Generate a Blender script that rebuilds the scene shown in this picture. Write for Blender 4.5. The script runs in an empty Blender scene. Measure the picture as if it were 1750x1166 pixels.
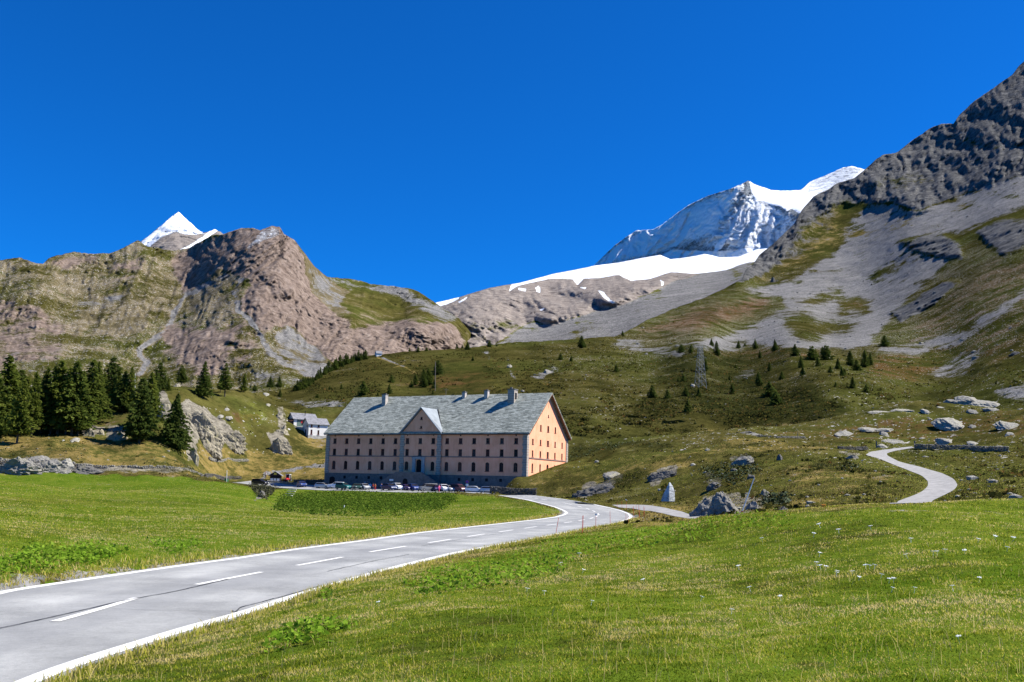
import bpy, bmesh, math, random
import numpy as np
from mathutils import Vector, Matrix
random.seed(7); RNG = np.random.default_rng(11)
SC = bpy.context.scene; COL = SC.collection
F, PITCH, ROLL = 1650.0, 0.1535, 0.026           # photograph: 1750 px wide, camera at the origin
CP, SP, CR, SR = math.cos(PITCH), math.sin(PITCH), math.cos(ROLL), math.sin(ROLL)

# ------------------------------------------------------------------ maths
def ray(px, py):
    dx = np.asarray(px, float) - 875; dy = np.asarray(py, float) - 583
    x = CR*dx + SR*dy; y = -SR*dx + CR*dy; u = -y/F
    return x/F, CP - u*SP, SP + u*CP
def pt(px, py, R):
    X, Y, Z = ray(px, py); s = R/np.hypot(X, Y)
    return X*s, Y*s, Z*s
def proj(X, Y, Z):
    d = Y*CP + Z*SP; v = -Y*SP + Z*CP
    x = F*X/d; y = -F*v/d
    return 875 + CR*x - SR*y, 583 + SR*x + CR*y
def horizon(px): return 838.3 + (px-875)*0.026

def _hash(ix, iy, iz, seed):
    h = (ix*374761393 + iy*668265263 + iz*2147483647 + seed*1274126177) & 0xFFFFFFFF
    h = ((h ^ (h >> 13))*1274126177) & 0xFFFFFFFF
    h = h ^ (h >> 16)
    return (h & 0xFFFF)/65535.0
def vnoise(x, y, z=0.0, seed=0):
    x, y, z = np.broadcast_arrays(np.asarray(x, float), np.asarray(y, float), np.asarray(z, float))
    ix = np.floor(x).astype(np.int64); iy = np.floor(y).astype(np.int64); iz = np.floor(z).astype(np.int64)
    fx, fy, fz = x-ix, y-iy, z-iz
    fx = fx*fx*(3-2*fx); fy = fy*fy*(3-2*fy); fz = fz*fz*(3-2*fz)
    r = 0
    for a in (0, 1):
        wx = fx if a else 1-fx
        for b in (0, 1):
            wy = fy if b else 1-fy
            for c in (0, 1):
                wz = fz if c else 1-fz
                r = r + wx*wy*wz*_hash(ix+a, iy+b, iz+c, seed)
    return r*2-1
def fbm(x, y, z=0.0, oct=5, seed=0, gain=.5, ridge=False):
    s = 0; a = 1; t = 0
    for o in range(oct):
        n = vnoise(x*2**o, y*2**o, np.asarray(z)*2**o, seed+o*17)
        if ridge: n = 1-2*np.abs(n)
        s = s + a*n; t += a; a *= gain
    return s/t
class TPS:
    def __init__(s, P, v, lam=0.0):
        P = np.array(P, float); v = np.array(v, float); n = len(P); s.P = P
        K = s.k(P, P) + np.eye(n)*lam
        A = np.zeros((n+3, n+3)); A[:n, :n] = K; A[:n, n] = 1; A[:n, n+1:] = P; A[n, :n] = 1; A[n+1:, :n] = P.T
        w = np.linalg.solve(A, np.concatenate([v, [0, 0, 0]])); s.w = w[:n]; s.c = w[n:]
    @staticmethod
    def k(A, B):
        d2 = ((A[:, None, :]-B[None])**2).sum(-1)
        return 0.5*d2*np.log(d2+1e-12)
    def __call__(s, x, y):
        x, y = np.broadcast_arrays(np.asarray(x, float), np.asarray(y, float)); sh = x.shape
        Q = np.stack([x.ravel(), y.ravel()], 1); out = np.empty(len(Q))
        for i in range(0, len(Q), 20000):
            q = Q[i:i+20000]; out[i:i+20000] = s.k(q, s.P)@s.w + s.c[0] + q@s.c[1:]
        return out.reshape(sh)
def sdist(poly, px, py):
    """signed distance to a polygon, positive inside"""
    P = np.array(poly, float); d = np.full(px.shape, 1e9); ins = np.zeros(px.shape, bool); n = len(P)
    for i in range(n):
        a = P[i]; b = P[(i+1) % n]; e = b-a
        t = np.clip(((px-a[0])*e[0] + (py-a[1])*e[1])/(e@e+1e-9), 0, 1)
        d = np.minimum(d, np.hypot(px-a[0]-t*e[0], py-a[1]-t*e[1]))
        c = ((a[1] > py) != (b[1] > py)) & (px < (b[0]-a[0])*(py-a[1])/(b[1]-a[1]+1e-12) + a[0])
        ins ^= c
    return np.where(ins, d, -d)
def ldist(line, px, py):
    P = np.array(line, float); d = np.full(px.shape, 1e9)
    for a, b in zip(P[:-1], P[1:]):
        e = b-a; t = np.clip(((px-a[0])*e[0] + (py-a[1])*e[1])/(e@e+1e-9), 0, 1)
        d = np.minimum(d, np.hypot(px-a[0]-t*e[0], py-a[1]-t*e[1]))
    return d
def sstep(a, b, x):
    t = np.clip((x-a)/(b-a), 0, 1); return t*t*(3-2*t)
# cover channels: 0 lush 1 dry 2 heath 3 boulders | 4 rock 5 scree 6 snow 7 dark
def cover(shape, px, py, items, base=None, warp=6, seed=3):
    W = np.zeros(px.shape+(8,)) if base is None else base
    s = 1/25.
    wx = px + warp*fbm(px*s, py*s*1.6, oct=4, seed=seed); wy = py + warp*.7*fbm(px*s, py*s*1.6, 7.7, oct=4, seed=seed+5)
    for it in items:
        ch, val, soft, poly = it[:4]
        if len(it) > 4: m = 1-sstep(it[4]*.5-soft, it[4]*.5+soft, ldist(poly, wx, wy))
        else: m = sstep(-soft, soft, sdist(poly, wx, wy))
        if isinstance(ch, int): ch = {ch: val}
        for c, v in ch.items():
            if c < 0:      # clear everything then set
                W[...] = W*(1-m[..., None])
            else: W[..., c] = W[..., c]*(1-m) + v*m
    return W

# ------------------------------------------------------------------ blender helpers
def tag(o, label=None, cat=None, group=None, kind=None):
    if label and len(label.split()) > 16: print('LONG', len(label.split()), label)
    if label: o['label'] = label
    if cat: o['category'] = cat
    if group: o['group'] = group
    if kind: o['kind'] = kind
    return o
def link(name, me, mat=None, parent=None, smooth=False):
    o = bpy.data.objects.new(name, me); COL.objects.link(o)
    if mat is not None and me is not None:
        for m in (mat if isinstance(mat, (list, tuple)) else [mat]): me.materials.append(m)
    if parent: o.parent = parent
    if smooth: me.polygons.foreach_set('use_smooth', np.ones(len(me.polygons), bool))
    return o
def empty(name, loc=(0, 0, 0), rz=0.0, label=None, cat=None, group=None):
    o = bpy.data.objects.new(name, None); COL.objects.link(o); o.location = loc; o.rotation_euler = (0, 0, rz)
    o.empty_display_size = .2
    return tag(o, label, cat, group)
def np_mesh(name, V, Q, smooth=True):
    me = bpy.data.meshes.new(name); V = np.asarray(V, np.float32); Q = np.asarray(Q, np.int32); k = Q.shape[1]
    me.vertices.add(len(V)); me.vertices.foreach_set('co', V.ravel())
    me.loops.add(Q.size); me.loops.foreach_set('vertex_index', Q.ravel())
    me.polygons.add(len(Q)); me.polygons.foreach_set('loop_start', np.arange(0, Q.size, k, dtype=np.int32))
    me.polygons.foreach_set('loop_total', np.full(len(Q), k, np.int32))
    me.update(calc_edges=True)
    me.polygons.foreach_set('use_smooth', np.full(len(Q), smooth, bool))
    return me
def vattr(me, name, arr):
    a = me.attributes.new(name, 'FLOAT_COLOR', 'POINT'); a.data.foreach_set('color', np.asarray(arr, np.float32).ravel())
def grid_quads(nr, nc):
    i = np.arange(nr-1)[:, None]*nc + np.arange(nc-1)[None]
    return np.stack([i, i+1, i+1+nc, i+nc], -1).reshape(-1, 4)
class MB:
    """collects boxes, prisms, tubes into one mesh"""
    def __init__(s): s.v = []; s.f = []; s.m = []; s.cm = 0
    def add(s, vs, fs):
        b = len(s.v); s.v += [tuple(v) for v in vs]; s.f += [tuple(b+i for i in f) for f in fs]; s.m += [s.cm]*len(fs); return s
    def box(s, x0, x1, y0, y1, z0, z1, M=None):
        vs = [Vector((x, y, z)) for z in (z0, z1) for y in (y0, y1) for x in (x0, x1)]
        if M is not None: vs = [M@v for v in vs]
        return s.add(vs, [(0, 2, 3, 1), (4, 5, 7, 6), (0, 1, 5, 4), (2, 6, 7, 3), (0, 4, 6, 2), (1, 3, 7, 5)])
    def prism(s, poly, a, b, axis='y'):
        """extrude a 2-D polygon (in the other two axes) from a to b along axis"""
        n = len(poly)
        mk = {'y': lambda p, t: (p[0], t, p[1]), 'x': lambda p, t: (t, p[0], p[1]), 'z': lambda p, t: (p[0], p[1], t)}[axis]
        vs = [mk(p, a) for p in poly] + [mk(p, b) for p in poly]
        return s.add(vs, [tuple(range(n)), tuple(range(2*n-1, n-1, -1))] + [(i, i+n, (i+1) % n+n, (i+1) % n) for i in range(n)])
    def tube(s, p, q, r0, r1=None, n=6, cap=True):
        r1 = r0 if r1 is None else r1; p = Vector(p); q = Vector(q); d = (q-p).normalized()
        a = d.orthogonal().normalized(); b = d.cross(a); vs = []
        for c, r in ((p, r0), (q, r1)):
            for i in range(n):
                t = 2*math.pi*i/n; vs.append(c + a*(math.cos(t)*r) + b*(math.sin(t)*r))
        fs = [(i, (i+1) % n, (i+1) % n+n, i+n) for i in range(n)]
        if cap: fs += [tuple(range(n-1, -1, -1)), tuple(range(n, 2*n))]
        return s.add(vs, fs)
    def build(s, name, mat, parent=None, smooth=False, bevel=0):
        me = bpy.data.meshes.new(name); me.from_pydata(s.v, [], s.f)
        if isinstance(mat, (list, tuple)): me.polygons.foreach_set('material_index', s.m)
        bm = bmesh.new(); bm.from_mesh(me); bmesh.ops.recalc_face_normals(bm, faces=bm.faces); bm.to_mesh(me); bm.free()
        o = link(name, me, mat, parent, smooth)
        if bevel:
            b = o.modifiers.new('bevel', 'BEVEL'); b.width = bevel; b.segments = 2; b.limit_method = 'ANGLE'
        return o
def dup(root, loc, rz=0.0, scale=None, label=None, group=None, mats=None):
    def cp(o, par):
        c = o.copy(); COL.objects.link(c); c.parent = par
        if par is not None: c.matrix_parent_inverse = Matrix()
        if mats and c.type == 'MESH':
            base = o.name.split('.')[0]
            if base in mats: c.material_slots[0].link = 'OBJECT'; c.material_slots[0].material = mats[base]
        for ch in o.children: cp(ch, c)
        return c
    r = cp(root, None); r.location = loc; r.rotation_euler = (0, 0, rz)
    if scale is not None: r.scale = scale if isinstance(scale, (tuple, list)) else (scale,)*3
    tag(r, label, None, group)
    return r

# ------------------------------------------------------------------ materials
class NT:
    def __init__(s, name):
        s.mat = bpy.data.materials.new(name); s.mat.use_nodes = True; s.t = s.mat.node_tree; s.n = s.t.nodes; s.l = s.t.links
        s.b = s.n['Principled BSDF']; s.b.inputs['Roughness'].default_value = .9
        s.b.inputs['Specular IOR Level'].default_value = .03
        s.geo = s.n.new('ShaderNodeNewGeometry'); s.pos = s.geo.outputs['Position']
    def set(s, sock, v):
        if hasattr(v, 'is_linked') or isinstance(v, bpy.types.NodeSocket): s.l.new(v, sock)
        else:
            if isinstance(v, (tuple, list)) and len(v) == 3 and sock.type == 'RGBA': v = (*v, 1)
            sock.default_value = v
    def noise(s, scale, detail=5, rough=.55, vec=None, stretch=None, dist=0.0, kind=None):
        n = s.n.new('ShaderNodeTexNoise');
        if kind: n.noise_type = kind
        n.inputs['Scale'].default_value = scale; n.inputs['Detail'].default_value = detail
        n.inputs['Roughness'].default_value = rough; n.inputs['Distortion'].default_value = dist
        v = vec or s.pos
        if stretch: v = s.mapping(v, stretch)
        s.l.new(v, n.inputs['Vector']); return n.outputs['Fac']
    def mapping(s, v, scale, rot=(0, 0, 0)):
        m = s.n.new('ShaderNodeMapping'); m.inputs['Scale'].default_value = scale; m.inputs['Rotation'].default_value = rot
        s.l.new(v, m.inputs['Vector']); return m.outputs[0]
    def voro(s, scale, feature='F1', vec=None, out='Distance', rnd=1.0):
        n = s.n.new('ShaderNodeTexVoronoi'); n.feature = feature; n.inputs['Scale'].default_value = scale
        n.inputs['Randomness'].default_value = rnd
        s.l.new(vec or s.pos, n.inputs['Vector']); return n.outputs[out]
    def math(s, op, a, b=0.0, c=None, clamp=False):
        n = s.n.new('ShaderNodeMath'); n.operation = op; n.use_clamp = clamp
        s.set(n.inputs[0], a); s.set(n.inputs[1], b)
        if c is not None: s.set(n.inputs[2], c)
        return n.outputs[0]
    def rng(s, v, a, b, c=0.0, d=1.0):
        n = s.n.new('ShaderNodeMapRange'); n.interpolation_type = 'SMOOTHSTEP'; s.set(n.inputs[0], v)
        for i, q in enumerate((a, b, c, d)): n.inputs[i+1].default_value = q
        return n.outputs[0]
    def ramp(s, v, stops):
        n = s.n.new('ShaderNodeValToRGB'); e = n.color_ramp.elements
        while len(e) < len(stops): e.new(.5)
        for i, (p, c) in enumerate(stops): e[i].position = p; e[i].color = (*c, 1)
        s.set(n.inputs[0], v); return n.outputs[0]
    def mix(s, f, a, b, mode='MIX'):
        n = s.n.new('ShaderNodeMix'); n.data_type = 'RGBA'; n.blend_type = mode
        s.set(n.inputs['Factor'], f); s.set(n.inputs['A'], a); s.set(n.inputs['B'], b)
        return n.outputs['Result']
    def attr(s, name, alpha=False):
        n = s.n.new('ShaderNodeAttribute'); n.attribute_name = name; return n
    def sep(s, c):
        n = s.n.new('ShaderNodeSeparateColor'); s.l.new(c, n.inputs[0]); return n.outputs
    def bump(s, h, dist, strength=1.0, prev=None):
        n = s.n.new('ShaderNodeBump'); n.inputs['Distance'].default_value = dist; n.inputs['Strength'].default_value = strength
        s.set(n.inputs['Height'], h)
        if prev is not None: s.l.new(prev, n.inputs['Normal'])
        return n.outputs[0]
    def leafy(s, col, k=.4, rough=.8):
        s.set(s.b.inputs['Base Color'], col); s.b.inputs['Roughness'].default_value = rough; s.b.inputs['Specular IOR Level'].default_value = 0
        tr = s.n.new('ShaderNodeBsdfTranslucent'); s.set(tr.inputs[0], col); mx = s.n.new('ShaderNodeMixShader'); mx.inputs[0].default_value = k
        s.l.new(s.b.outputs[0], mx.inputs[1]); s.l.new(tr.outputs[0], mx.inputs[2]); s.l.new(mx.outputs[0], s.n['Material Output'].inputs[0]); return s.mat
    def done(s, col, normal=None, rough=None, spec=None, metal=None):
        s.set(s.b.inputs['Base Color'], col)
        if normal is not None: s.l.new(normal, s.b.inputs['Normal'])
        if rough is not None: s.set(s.b.inputs['Roughness'], rough)
        if spec is not None: s.b.inputs['Specular IOR Level'].default_value = spec
        if metal is not None: s.b.inputs['Metallic'].default_value = metal
        return s.mat
def plain(name, c, var=.12, scale=2.0, rough=.8, spec=.3, metal=0.0, bump=0.0):
    t = NT(name); n = t.noise(scale, 5)
    c2 = tuple(max(0, x*(1-var*2)) for x in c); c3 = tuple(min(1, x*(1+var)) for x in c)
    return t.done(t.ramp(n, [(.3, c2), (.7, c3)]), t.bump(n, bump) if bump else None, rough, spec, metal)

def mk_land(name, S, bumpd, tint=(1, 1, 1), rockc=None, strata=(1, 1, 3), fine=1.0, drycol=None, boulder_sc=1.0, snow_rock=.5, moorc=1.0, lushmul=1.0, streak=(.35, 1, 1), crag=1.0):
    """land material driven by the cover attributes c1, c2; S is the size in metres of the middle-scale variation"""
    t = NT(name); a1 = t.attr('c1'); a2 = t.attr('c2'); lush, dry, heath = t.sep(a1.outputs['Color']); bould = a1.outputs['Alpha']
    rock, scree, snow = t.sep(a2.outputs['Color']); dark = a2.outputs['Alpha']
    big = t.noise(.22/S, 4, .6); mid = t.noise(1/S, 7, .7); fin = t.noise(7/S*fine, 6, .75); xf = t.noise(34/S*fine, 4, .8)
    br = t.math('MULTIPLY_ADD', mid, .5, t.math('MULTIPLY_ADD', fin, .3, t.math('MULTIPLY', xf, .2)))
    q = moorc
    moor = t.ramp(br, [(.34, (.026*q, .028*q, .009*q)), (.45, (.065*q, .060*q, .016*q)), (.55, (.125*q, .112*q, .032*q)), (.66, (.155*q, .115*q, .045*q))])
    moor = t.mix(t.rng(big, .42, .62), moor, t.ramp(br, [(.38, (.038*q, .044*q, .010*q)), (.5, (.088*q, .095*q, .022*q)), (.62, (.16*q, .155*q, .045*q))]))
    l_ = lushmul
    lushc = t.ramp(t.math('MULTIPLY_ADD', fin, .35, t.math('MULTIPLY_ADD', mid, .35, t.math('MULTIPLY', big, .3))), [(.38, (.030*l_, .060*l_, .005)), (.46, (.060*l_, .102*l_, .008)), (.54, (.095*l_, .128*l_, .014)), (.62, (.16*l_, .145*l_, .035))])
    dryc = t.ramp(br, drycol or [(.35, (.07, .058, .02)), (.5, (.15, .115, .036)), (.63, (.24, .175, .072))])
    heathc = t.ramp(br, [(.38, (.03, .016, .009)), (.5, (.085, .038, .016)), (.6, (.09, .06, .022))])
    rn = t.noise(1.3/S*crag, 9, .62, vec=t.mapping(t.pos, strata, (.35, .15, 0)), kind='RIDGED_MULTIFRACTAL')
    st = t.noise(3.2/S*crag, 9, .74, vec=t.mapping(t.pos, strata, (.35, .15, 0)))
    rc = rockc or [(.36, (.035, .034, .036)), (.45, (.12, .115, .112)), (.54, (.235, .222, .21)), (.64, (.38, .36, .335))]
    rockcol = t.ramp(t.math('MULTIPLY_ADD', st, .60, t.math('MULTIPLY_ADD', fin, .25, t.math('MULTIPLY', xf, .15))), rc)
    vsv = t.sep(t.voro(26/S*fine, out='Color'))[0]; sk = t.noise(2.4/S, 7, .7, vec=t.mapping(t.pos, streak, (0, .5, .8)))
    screecol = t.mix(.35, t.ramp(t.math('MULTIPLY_ADD', sk, .5, t.math('MULTIPLY_ADD', xf, .3, t.math('MULTIPLY', big, .2))), [(.36, (.055, .054, .054)), (.46, (.125, .122, .12)), (.55, (.195, .19, .186)), (.66, (.31, .30, .29))]),
                     t.ramp(vsv, [(0, (.045, .045, .05)), (.6, (.17, .167, .167)), (1, (.42, .41, .40))]))
    def w(x, k=1.5): return t.rng(t.math('ADD', x, t.math('MULTIPLY', t.math('SUBTRACT', br, .5), k*1.6)), .40, .60)
    col = t.mix(w(heath), moor, heathc); col = t.mix(w(dry), col, dryc); col = t.mix(w(lush, .8), col, lushc)
    for sc_, th_ in ((1.0, .30), (2.7, .34)):
        vd = t.voro(2.6/S*boulder_sc*sc_, vec=t.pos); vr = t.sep(t.voro(2.6/S*boulder_sc*sc_, out='Color'))[1]
        bm = t.math('MULTIPLY', t.rng(t.math('SUBTRACT', vd, t.math('MULTIPLY', xf, .2)), th_-.04, th_-.16), t.math('LESS_THAN', vr, t.math('MULTIPLY', bould, t.rng(mid, .38, .62, .1, 1.7))))
        col = t.mix(bm, col, t.ramp(xf, [(.3, (.20, .19, .18)), (.65, (.52, .50, .47))]))
    ws = w(scree, 3.0); wr = w(rock); col = t.mix(ws, col, screecol); col = t.mix(wr, col, rockcol)
    col = t.mix(t.math('MULTIPLY', dark, t.rng(br, .66, .48)), col, (.016, .019, .006))
    sn = t.rng(t.math('ADD', snow, t.math('MULTIPLY', t.math('SUBTRACT', t.math('MULTIPLY_ADD', st, .5, t.math('MULTIPLY', xf, .5)), .5), snow_rock*2.6)), .42, .58)
    col = t.mix(sn, col, (.72, .75, .80))
    if tint != (1, 1, 1): col = t.mix(1.0, col, tint, 'MULTIPLY')
    h = t.math('MULTIPLY', t.math('ADD', t.math('MULTIPLY', rn, .8), t.math('MULTIPLY', st, .7)), t.math('MULTIPLY_ADD', rock, 1.2, .12))
    h = t.math('ADD', h, t.math('MULTIPLY', fin, .5)); h = t.math('ADD', h, t.math('MULTIPLY', xf, .16))
    h = t.math('ADD', h, t.math('MULTIPLY', bm, .2)); h = t.math('ADD', h, t.math('MULTIPLY', vsv, t.math('MULTIPLY', scree, .08)))
    h = t.math('MULTIPLY', h, t.math('MULTIPLY_ADD', sn, -.75, 1.0))
    return t.done(col, t.bump(h, bumpd, .9), 1.0, .0)
# ================================================================== NEAR TERRAIN (true height field around the camera)
HY = 0.4772; HO = Vector((-50.493, 268.65, -0.1)); HW = 61.72; HD = 24.68   # hospice: yaw, left front corner, width, depth
H_U = np.array([math.cos(HY), -math.sin(HY)]); H_V = np.array([math.sin(HY), math.cos(HY)])
def hxy(u, v): p = np.array([HO.x, HO.y]) + u*H_U + v*H_V; return float(p[0]), float(p[1])

# road edges (outer side of the white lines) traced, with the road height at each point
IN_PX = [(0, 1008.6, -2.8), (171, 984, -2.8), (314, 964, -2.8), (400, 953, -2.8), (503, 937.5, -2.8), (619, 923, -2.8), (708, 910.5, -2.8), (811, 899, -2.8),
         (914, 888, -2.78), (948.5, 883.2, -2.70), (962, 879.5, -2.66), (967, 876.3, -2.60), (961.7, 872.2, -2.36), (945.7, 866, -2.1), (926, 860.6, -1.85), (900, 854.2, -1.45), (877, 850.3, -1.25), (850, 846.4, -1.02)]
OUT_PX = [(57, 1166, -2.8), (143, 1133, -2.8), (257, 1097, -2.8), (343, 1070, -2.8), (428.6, 1047, -2.8), (500, 1023, -2.8), (547, 1008, -2.8), (606, 991, -2.8), (691, 967, -2.8),
          (777, 946, -2.8), (846, 932.6, -2.8), (914, 920.6, -2.8), (991.7, 905.6, -2.8), (1030, 899, -2.8), (1060, 892.5, -2.82), (1077, 887, -2.82), (1081, 882.5, -2.78), (1074, 877.5, -2.62),
          (1060, 872, -2.42), (1042, 867.5, -2.2), (1018, 862.5, -1.9), (990, 857.6, -1.5), (955, 852.3, -1.12), (912.6, 846.9, -0.86), (880, 844.3, -.75)]
def onz(px, py, z):
    X, Y, Z = ray(px, py); s = z/Z; return (X*s, Y*s, z)
IN3 = [(-10.0, -12, -2.8), (-11.1, 4, -2.8), (-11.4, 14, -2.8)] + [onz(*p) for p in IN_PX]
OUT3 = [(-3.6, -12, -2.8), (-5.3, 4, -2.8)] + [onz(*p) for p in OUT_PX]

def tx(X, Y): return 3.0*np.arctan2(X, Y), np.log(np.hypot(X, Y))
CTRL = []                                         # (X, Y, z)
def cpt(px, py, R):
    X, Y, Z = pt(px, py, R); CTRL.append((float(X), float(Y), float(Z)))
def hid(px, R, z):
    X, Y, Z = pt(px, horizon(px), R); CTRL.append((float(X), float(Y), z))
for p in IN3[2:]+OUT3[2:]: CTRL.append(p)
# around the parking ground and the foot of the hospice
for px, py, R in [(797, 841.3, 220), (730, 841.3, 229), (660, 840.3, 237), (575, 837.8, 252), (516, 835, 262), (450, 830.5, 272), (400, 824.5, 282),
                  (380, 822.5, 290), (427, 821.5, 296), (478, 824.2, 290), (504, 826.5, 288)]: cpt(px, py, R)
for u, z in ((0, -.2), (15, -.2), (31, -.25), (46, -.35), (56, -.4)):
    x, y = hxy(u, -1); CTRL.append((x, y, z))
    x, y = hxy(u, -9); CTRL.append((x, y, z-.3))
for u, v, z in ((10, 12, 1), (30, 12, 2), (50, 12, 2.5), (5, 30, 6), (30, 34, 9), (58, 34, 9)):
    x, y = hxy(u, v); CTRL.append((x, y, z))
# left valley meadow, embankment
for c in [(0, 960, 30.5), (200, 940, 38), (150, 900, 57), (300, 900, 61), (0, 880, 66), (450, 900, 62), (600, 890, 82), (750, 885, 97), (850, 880, 108), (200, 860, 115), (30, 850, 112), (400, 868, 116), (0, 825, 175),
          (480, 870, 148), (560, 871, 165), (660, 871, 165), (760, 868, 160), (850, 868, 140), (880, 860, 158), (300, 838, 168), (400, 838, 190), (470, 852, 190),
          (0, 803, 240), (150, 810, 236), (300, 816, 232), (380, 824, 240), (430, 834, 245)]: cpt(*c)
for c in [(520, 843, 232), (600, 846, 224), (700, 847, 214), (790, 846, 206)]: cpt(*c)
# foreground meadow on the right
for c in [(150, 1160, 12.2), (300, 1118, 14.6), (300, 1160, 11.6), (547, 1011, 24.6), (640, 985, 28.6), (450, 1060, 18.2), (600, 1060, 15.2), (600, 1160, 9.4), (875, 1166, 8.6), (875, 1050, 14.0), (800, 960, 35), (880, 935, 45), (960, 920, 53),
          (700, 1000, 21), (900, 960, 31), (1000, 950, 29), (1000, 1050, 13.6), (1000, 925, 43), (1060, 905, 62), (1100, 893, 66), (1130, 905, 43), (1200, 887.5, 47), (1200, 950, 25), (1290, 881, 43), (1340, 877.5, 42), (1400, 873, 42), (1400, 950, 21.5), (1400, 1050, 12.6),
          (1500, 868.5, 42), (1620, 863, 42), (1750, 858, 44), (1700, 950, 19.5), (1700, 1050, 11.8), (1750, 1166, 8.4), (1400, 1166, 8.4), (1850, 900, 30)]: cpt(*c)
CTRL += [(0, 3, -1.68), (3, 3, -1.62), (-3, 5, -2.1), (6, 2, -1.5), (-5, 3, -2.7)]
for px, R, z in [(1200, 58, -2.35), (1300, 56, -2.2), (1400, 56, -1.8), (1500, 56, -1.5), (1620, 56, -1.2), (1750, 58, -.9), (1850, 58, -.6)]: hid(px, R, z)
# side road, boulders, monument, knoll
for c in [(1045, 864.2, 158), (1100, 865.5, 146), (1150, 871.5, 128), (1195, 884.5, 98), (1110, 874, 127), (1140, 856, 158), (1240, 880, 100), (1330, 876, 88), (1300, 850, 125), (1400, 862, 98),
          (1000, 850, 190), (930, 842, 218), (870, 836, 230), (880, 823, 236), (970, 796.5, 243), (935, 810, 240), (1000, 820, 220), (1100, 800, 208), (1100, 828, 188), (1200, 790, 200), (1200, 830, 165),
          (1100, 768, 246), (1250, 748, 252), (1180, 765, 235), (1300, 800, 175), (1300, 772, 210), (1400, 820, 135), (1400, 775, 195), (1440, 800, 160),
          (1555, 861, 90), (1600, 850, 104), (1635, 831, 126), (1610, 812, 148), (1550, 795, 178), (1500, 781, 205), (1480, 775, 218), (1560, 764, 243), (1450, 765, 232),
          (1750, 835, 106), (1750, 800, 150), (1750, 770, 205), (1650, 770, 225), (1700, 810, 140), (1850, 800, 140)]: cpt(*c)
for c in [(1750, 735, 260), (1750, 700, 320), (1850, 700, 300), (1650, 715, 300), (1600, 690, 345), (1520, 695, 345), (1450, 708, 335), (1380, 722, 330), (1300, 736, 325), (1150, 752, 315), (1060, 752, 310), (1000, 751, 315), (975, 770, 285), (1550, 735, 280), (1400, 745, 275), (1050, 768, 268)]: cpt(*c)
for px, R, z in [(1000, 380, 10), (1150, 380, 11), (1300, 390, 14), (1450, 400, 20), (1600, 410, 24), (1750, 390, 27), (1850, 380, 25)]: hid(px, R, z)
# left: dry slope, wooded knoll
for c in [(0, 780, 250), (150, 790, 247), (300, 800, 246), (400, 812, 302), (345, 812, 268), (0, 755, 268), (120, 752, 268), (250, 760, 266), (330, 785, 272), (430, 800, 312), (540, 790, 318), (480, 775, 325), (400, 765, 318), (60, 735, 282), (180, 735, 285),
          (250, 700, 302), (180, 700, 308), (100, 710, 305), (0, 715, 300), (330, 720, 305), (400, 720, 332), (300, 665, 335), (350, 668, 350), (420, 668, 370), (200, 678, 340), (100, 680, 345), (0, 680, 345), (-100, 700, 320),
          (455, 690, 362), (440, 730, 338), (490, 712, 358), (505, 735, 348), (540, 745, 350), (525, 768, 335), (548, 715, 375), (560, 780, 328), (-100, 830, 200)]: cpt(*c)
for px, R, z in [(300, 410, 26), (420, 420, 26), (100, 410, 22), (-50, 400, 22), (500, 420, 30)]: hid(px, R, z)
for c in [(480, 700, 385), (540, 697, 392), (600, 696, 400), (680, 700, 400), (800, 705, 400), (900, 715, 390), (950, 735, 350)]: cpt(*c)
CT = np.array(CTRL); _a, _b = tx(CT[:, 0], CT[:, 1])
A_TPS = TPS(np.stack([_a, _b], 1), CT[:, 2], 2e-5)

def nonuni(): return np.concatenate([np.linspace(-1.1, -.6, 26)[:-1], np.linspace(-.6, .6, 640), np.linspace(.6, 1.1, 26)[1:]])
AZ = nonuni(); LR = np.linspace(math.log(2.6), math.log(470), 760)
def gbase(X, Y):
    az = np.clip(np.arctan2(X, Y), -.62, .62); return A_TPS(3*az, np.log(np.maximum(np.hypot(X, Y), 2.6)))
ga, gl = np.meshgrid(AZ, LR); gR = np.exp(gl)
GX, GY = np.sin(ga)*gR, np.cos(ga)*gR
GZ = A_TPS(3*np.clip(ga, -.62, .62), gl)

# plan outlines used to keep flat places flat
def rs(P, n):
    P = np.array(P, float); d = np.concatenate([[0], np.cumsum(np.linalg.norm(np.diff(P[:, :2], axis=0), axis=1))])
    t = np.linspace(0, d[-1], n); Q = np.stack([np.interp(t, d, P[:, i]) for i in range(P.shape[1])], 1)
    for _ in range(3): Q[1:-1] = .25*Q[:-2] + .5*Q[1:-1] + .25*Q[2:]
    return Q
RIN = rs(IN3, 420); ROUT = rs(OUT3, 420)
# for each inner sample a partner on the outer edge, monotone
def partners():
    j = 0; out = []
    for p, q in zip(RIN, np.gradient(RIN[:, :2], axis=0)):
        nrm = q/np.linalg.norm(q); D = ROUT[:, :2]-p[:2]
        s = np.abs(D@nrm) + (np.linalg.norm(D, axis=1) > 16)*100; s[:j] = 1e3; s[j+60:] = 1e3
        j = int(np.argmin(s)); out.append(j)
    return out
pj = np.array(partners(), float)
for _ in range(30): pj[1:-1] = .25*pj[:-2]+.5*pj[1:-1]+.25*pj[2:]
def rout_at(j):
    i = np.arange(len(ROUT)); return np.stack([np.interp(j, i, ROUT[:, k]) for k in range(3)], 1)
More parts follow.
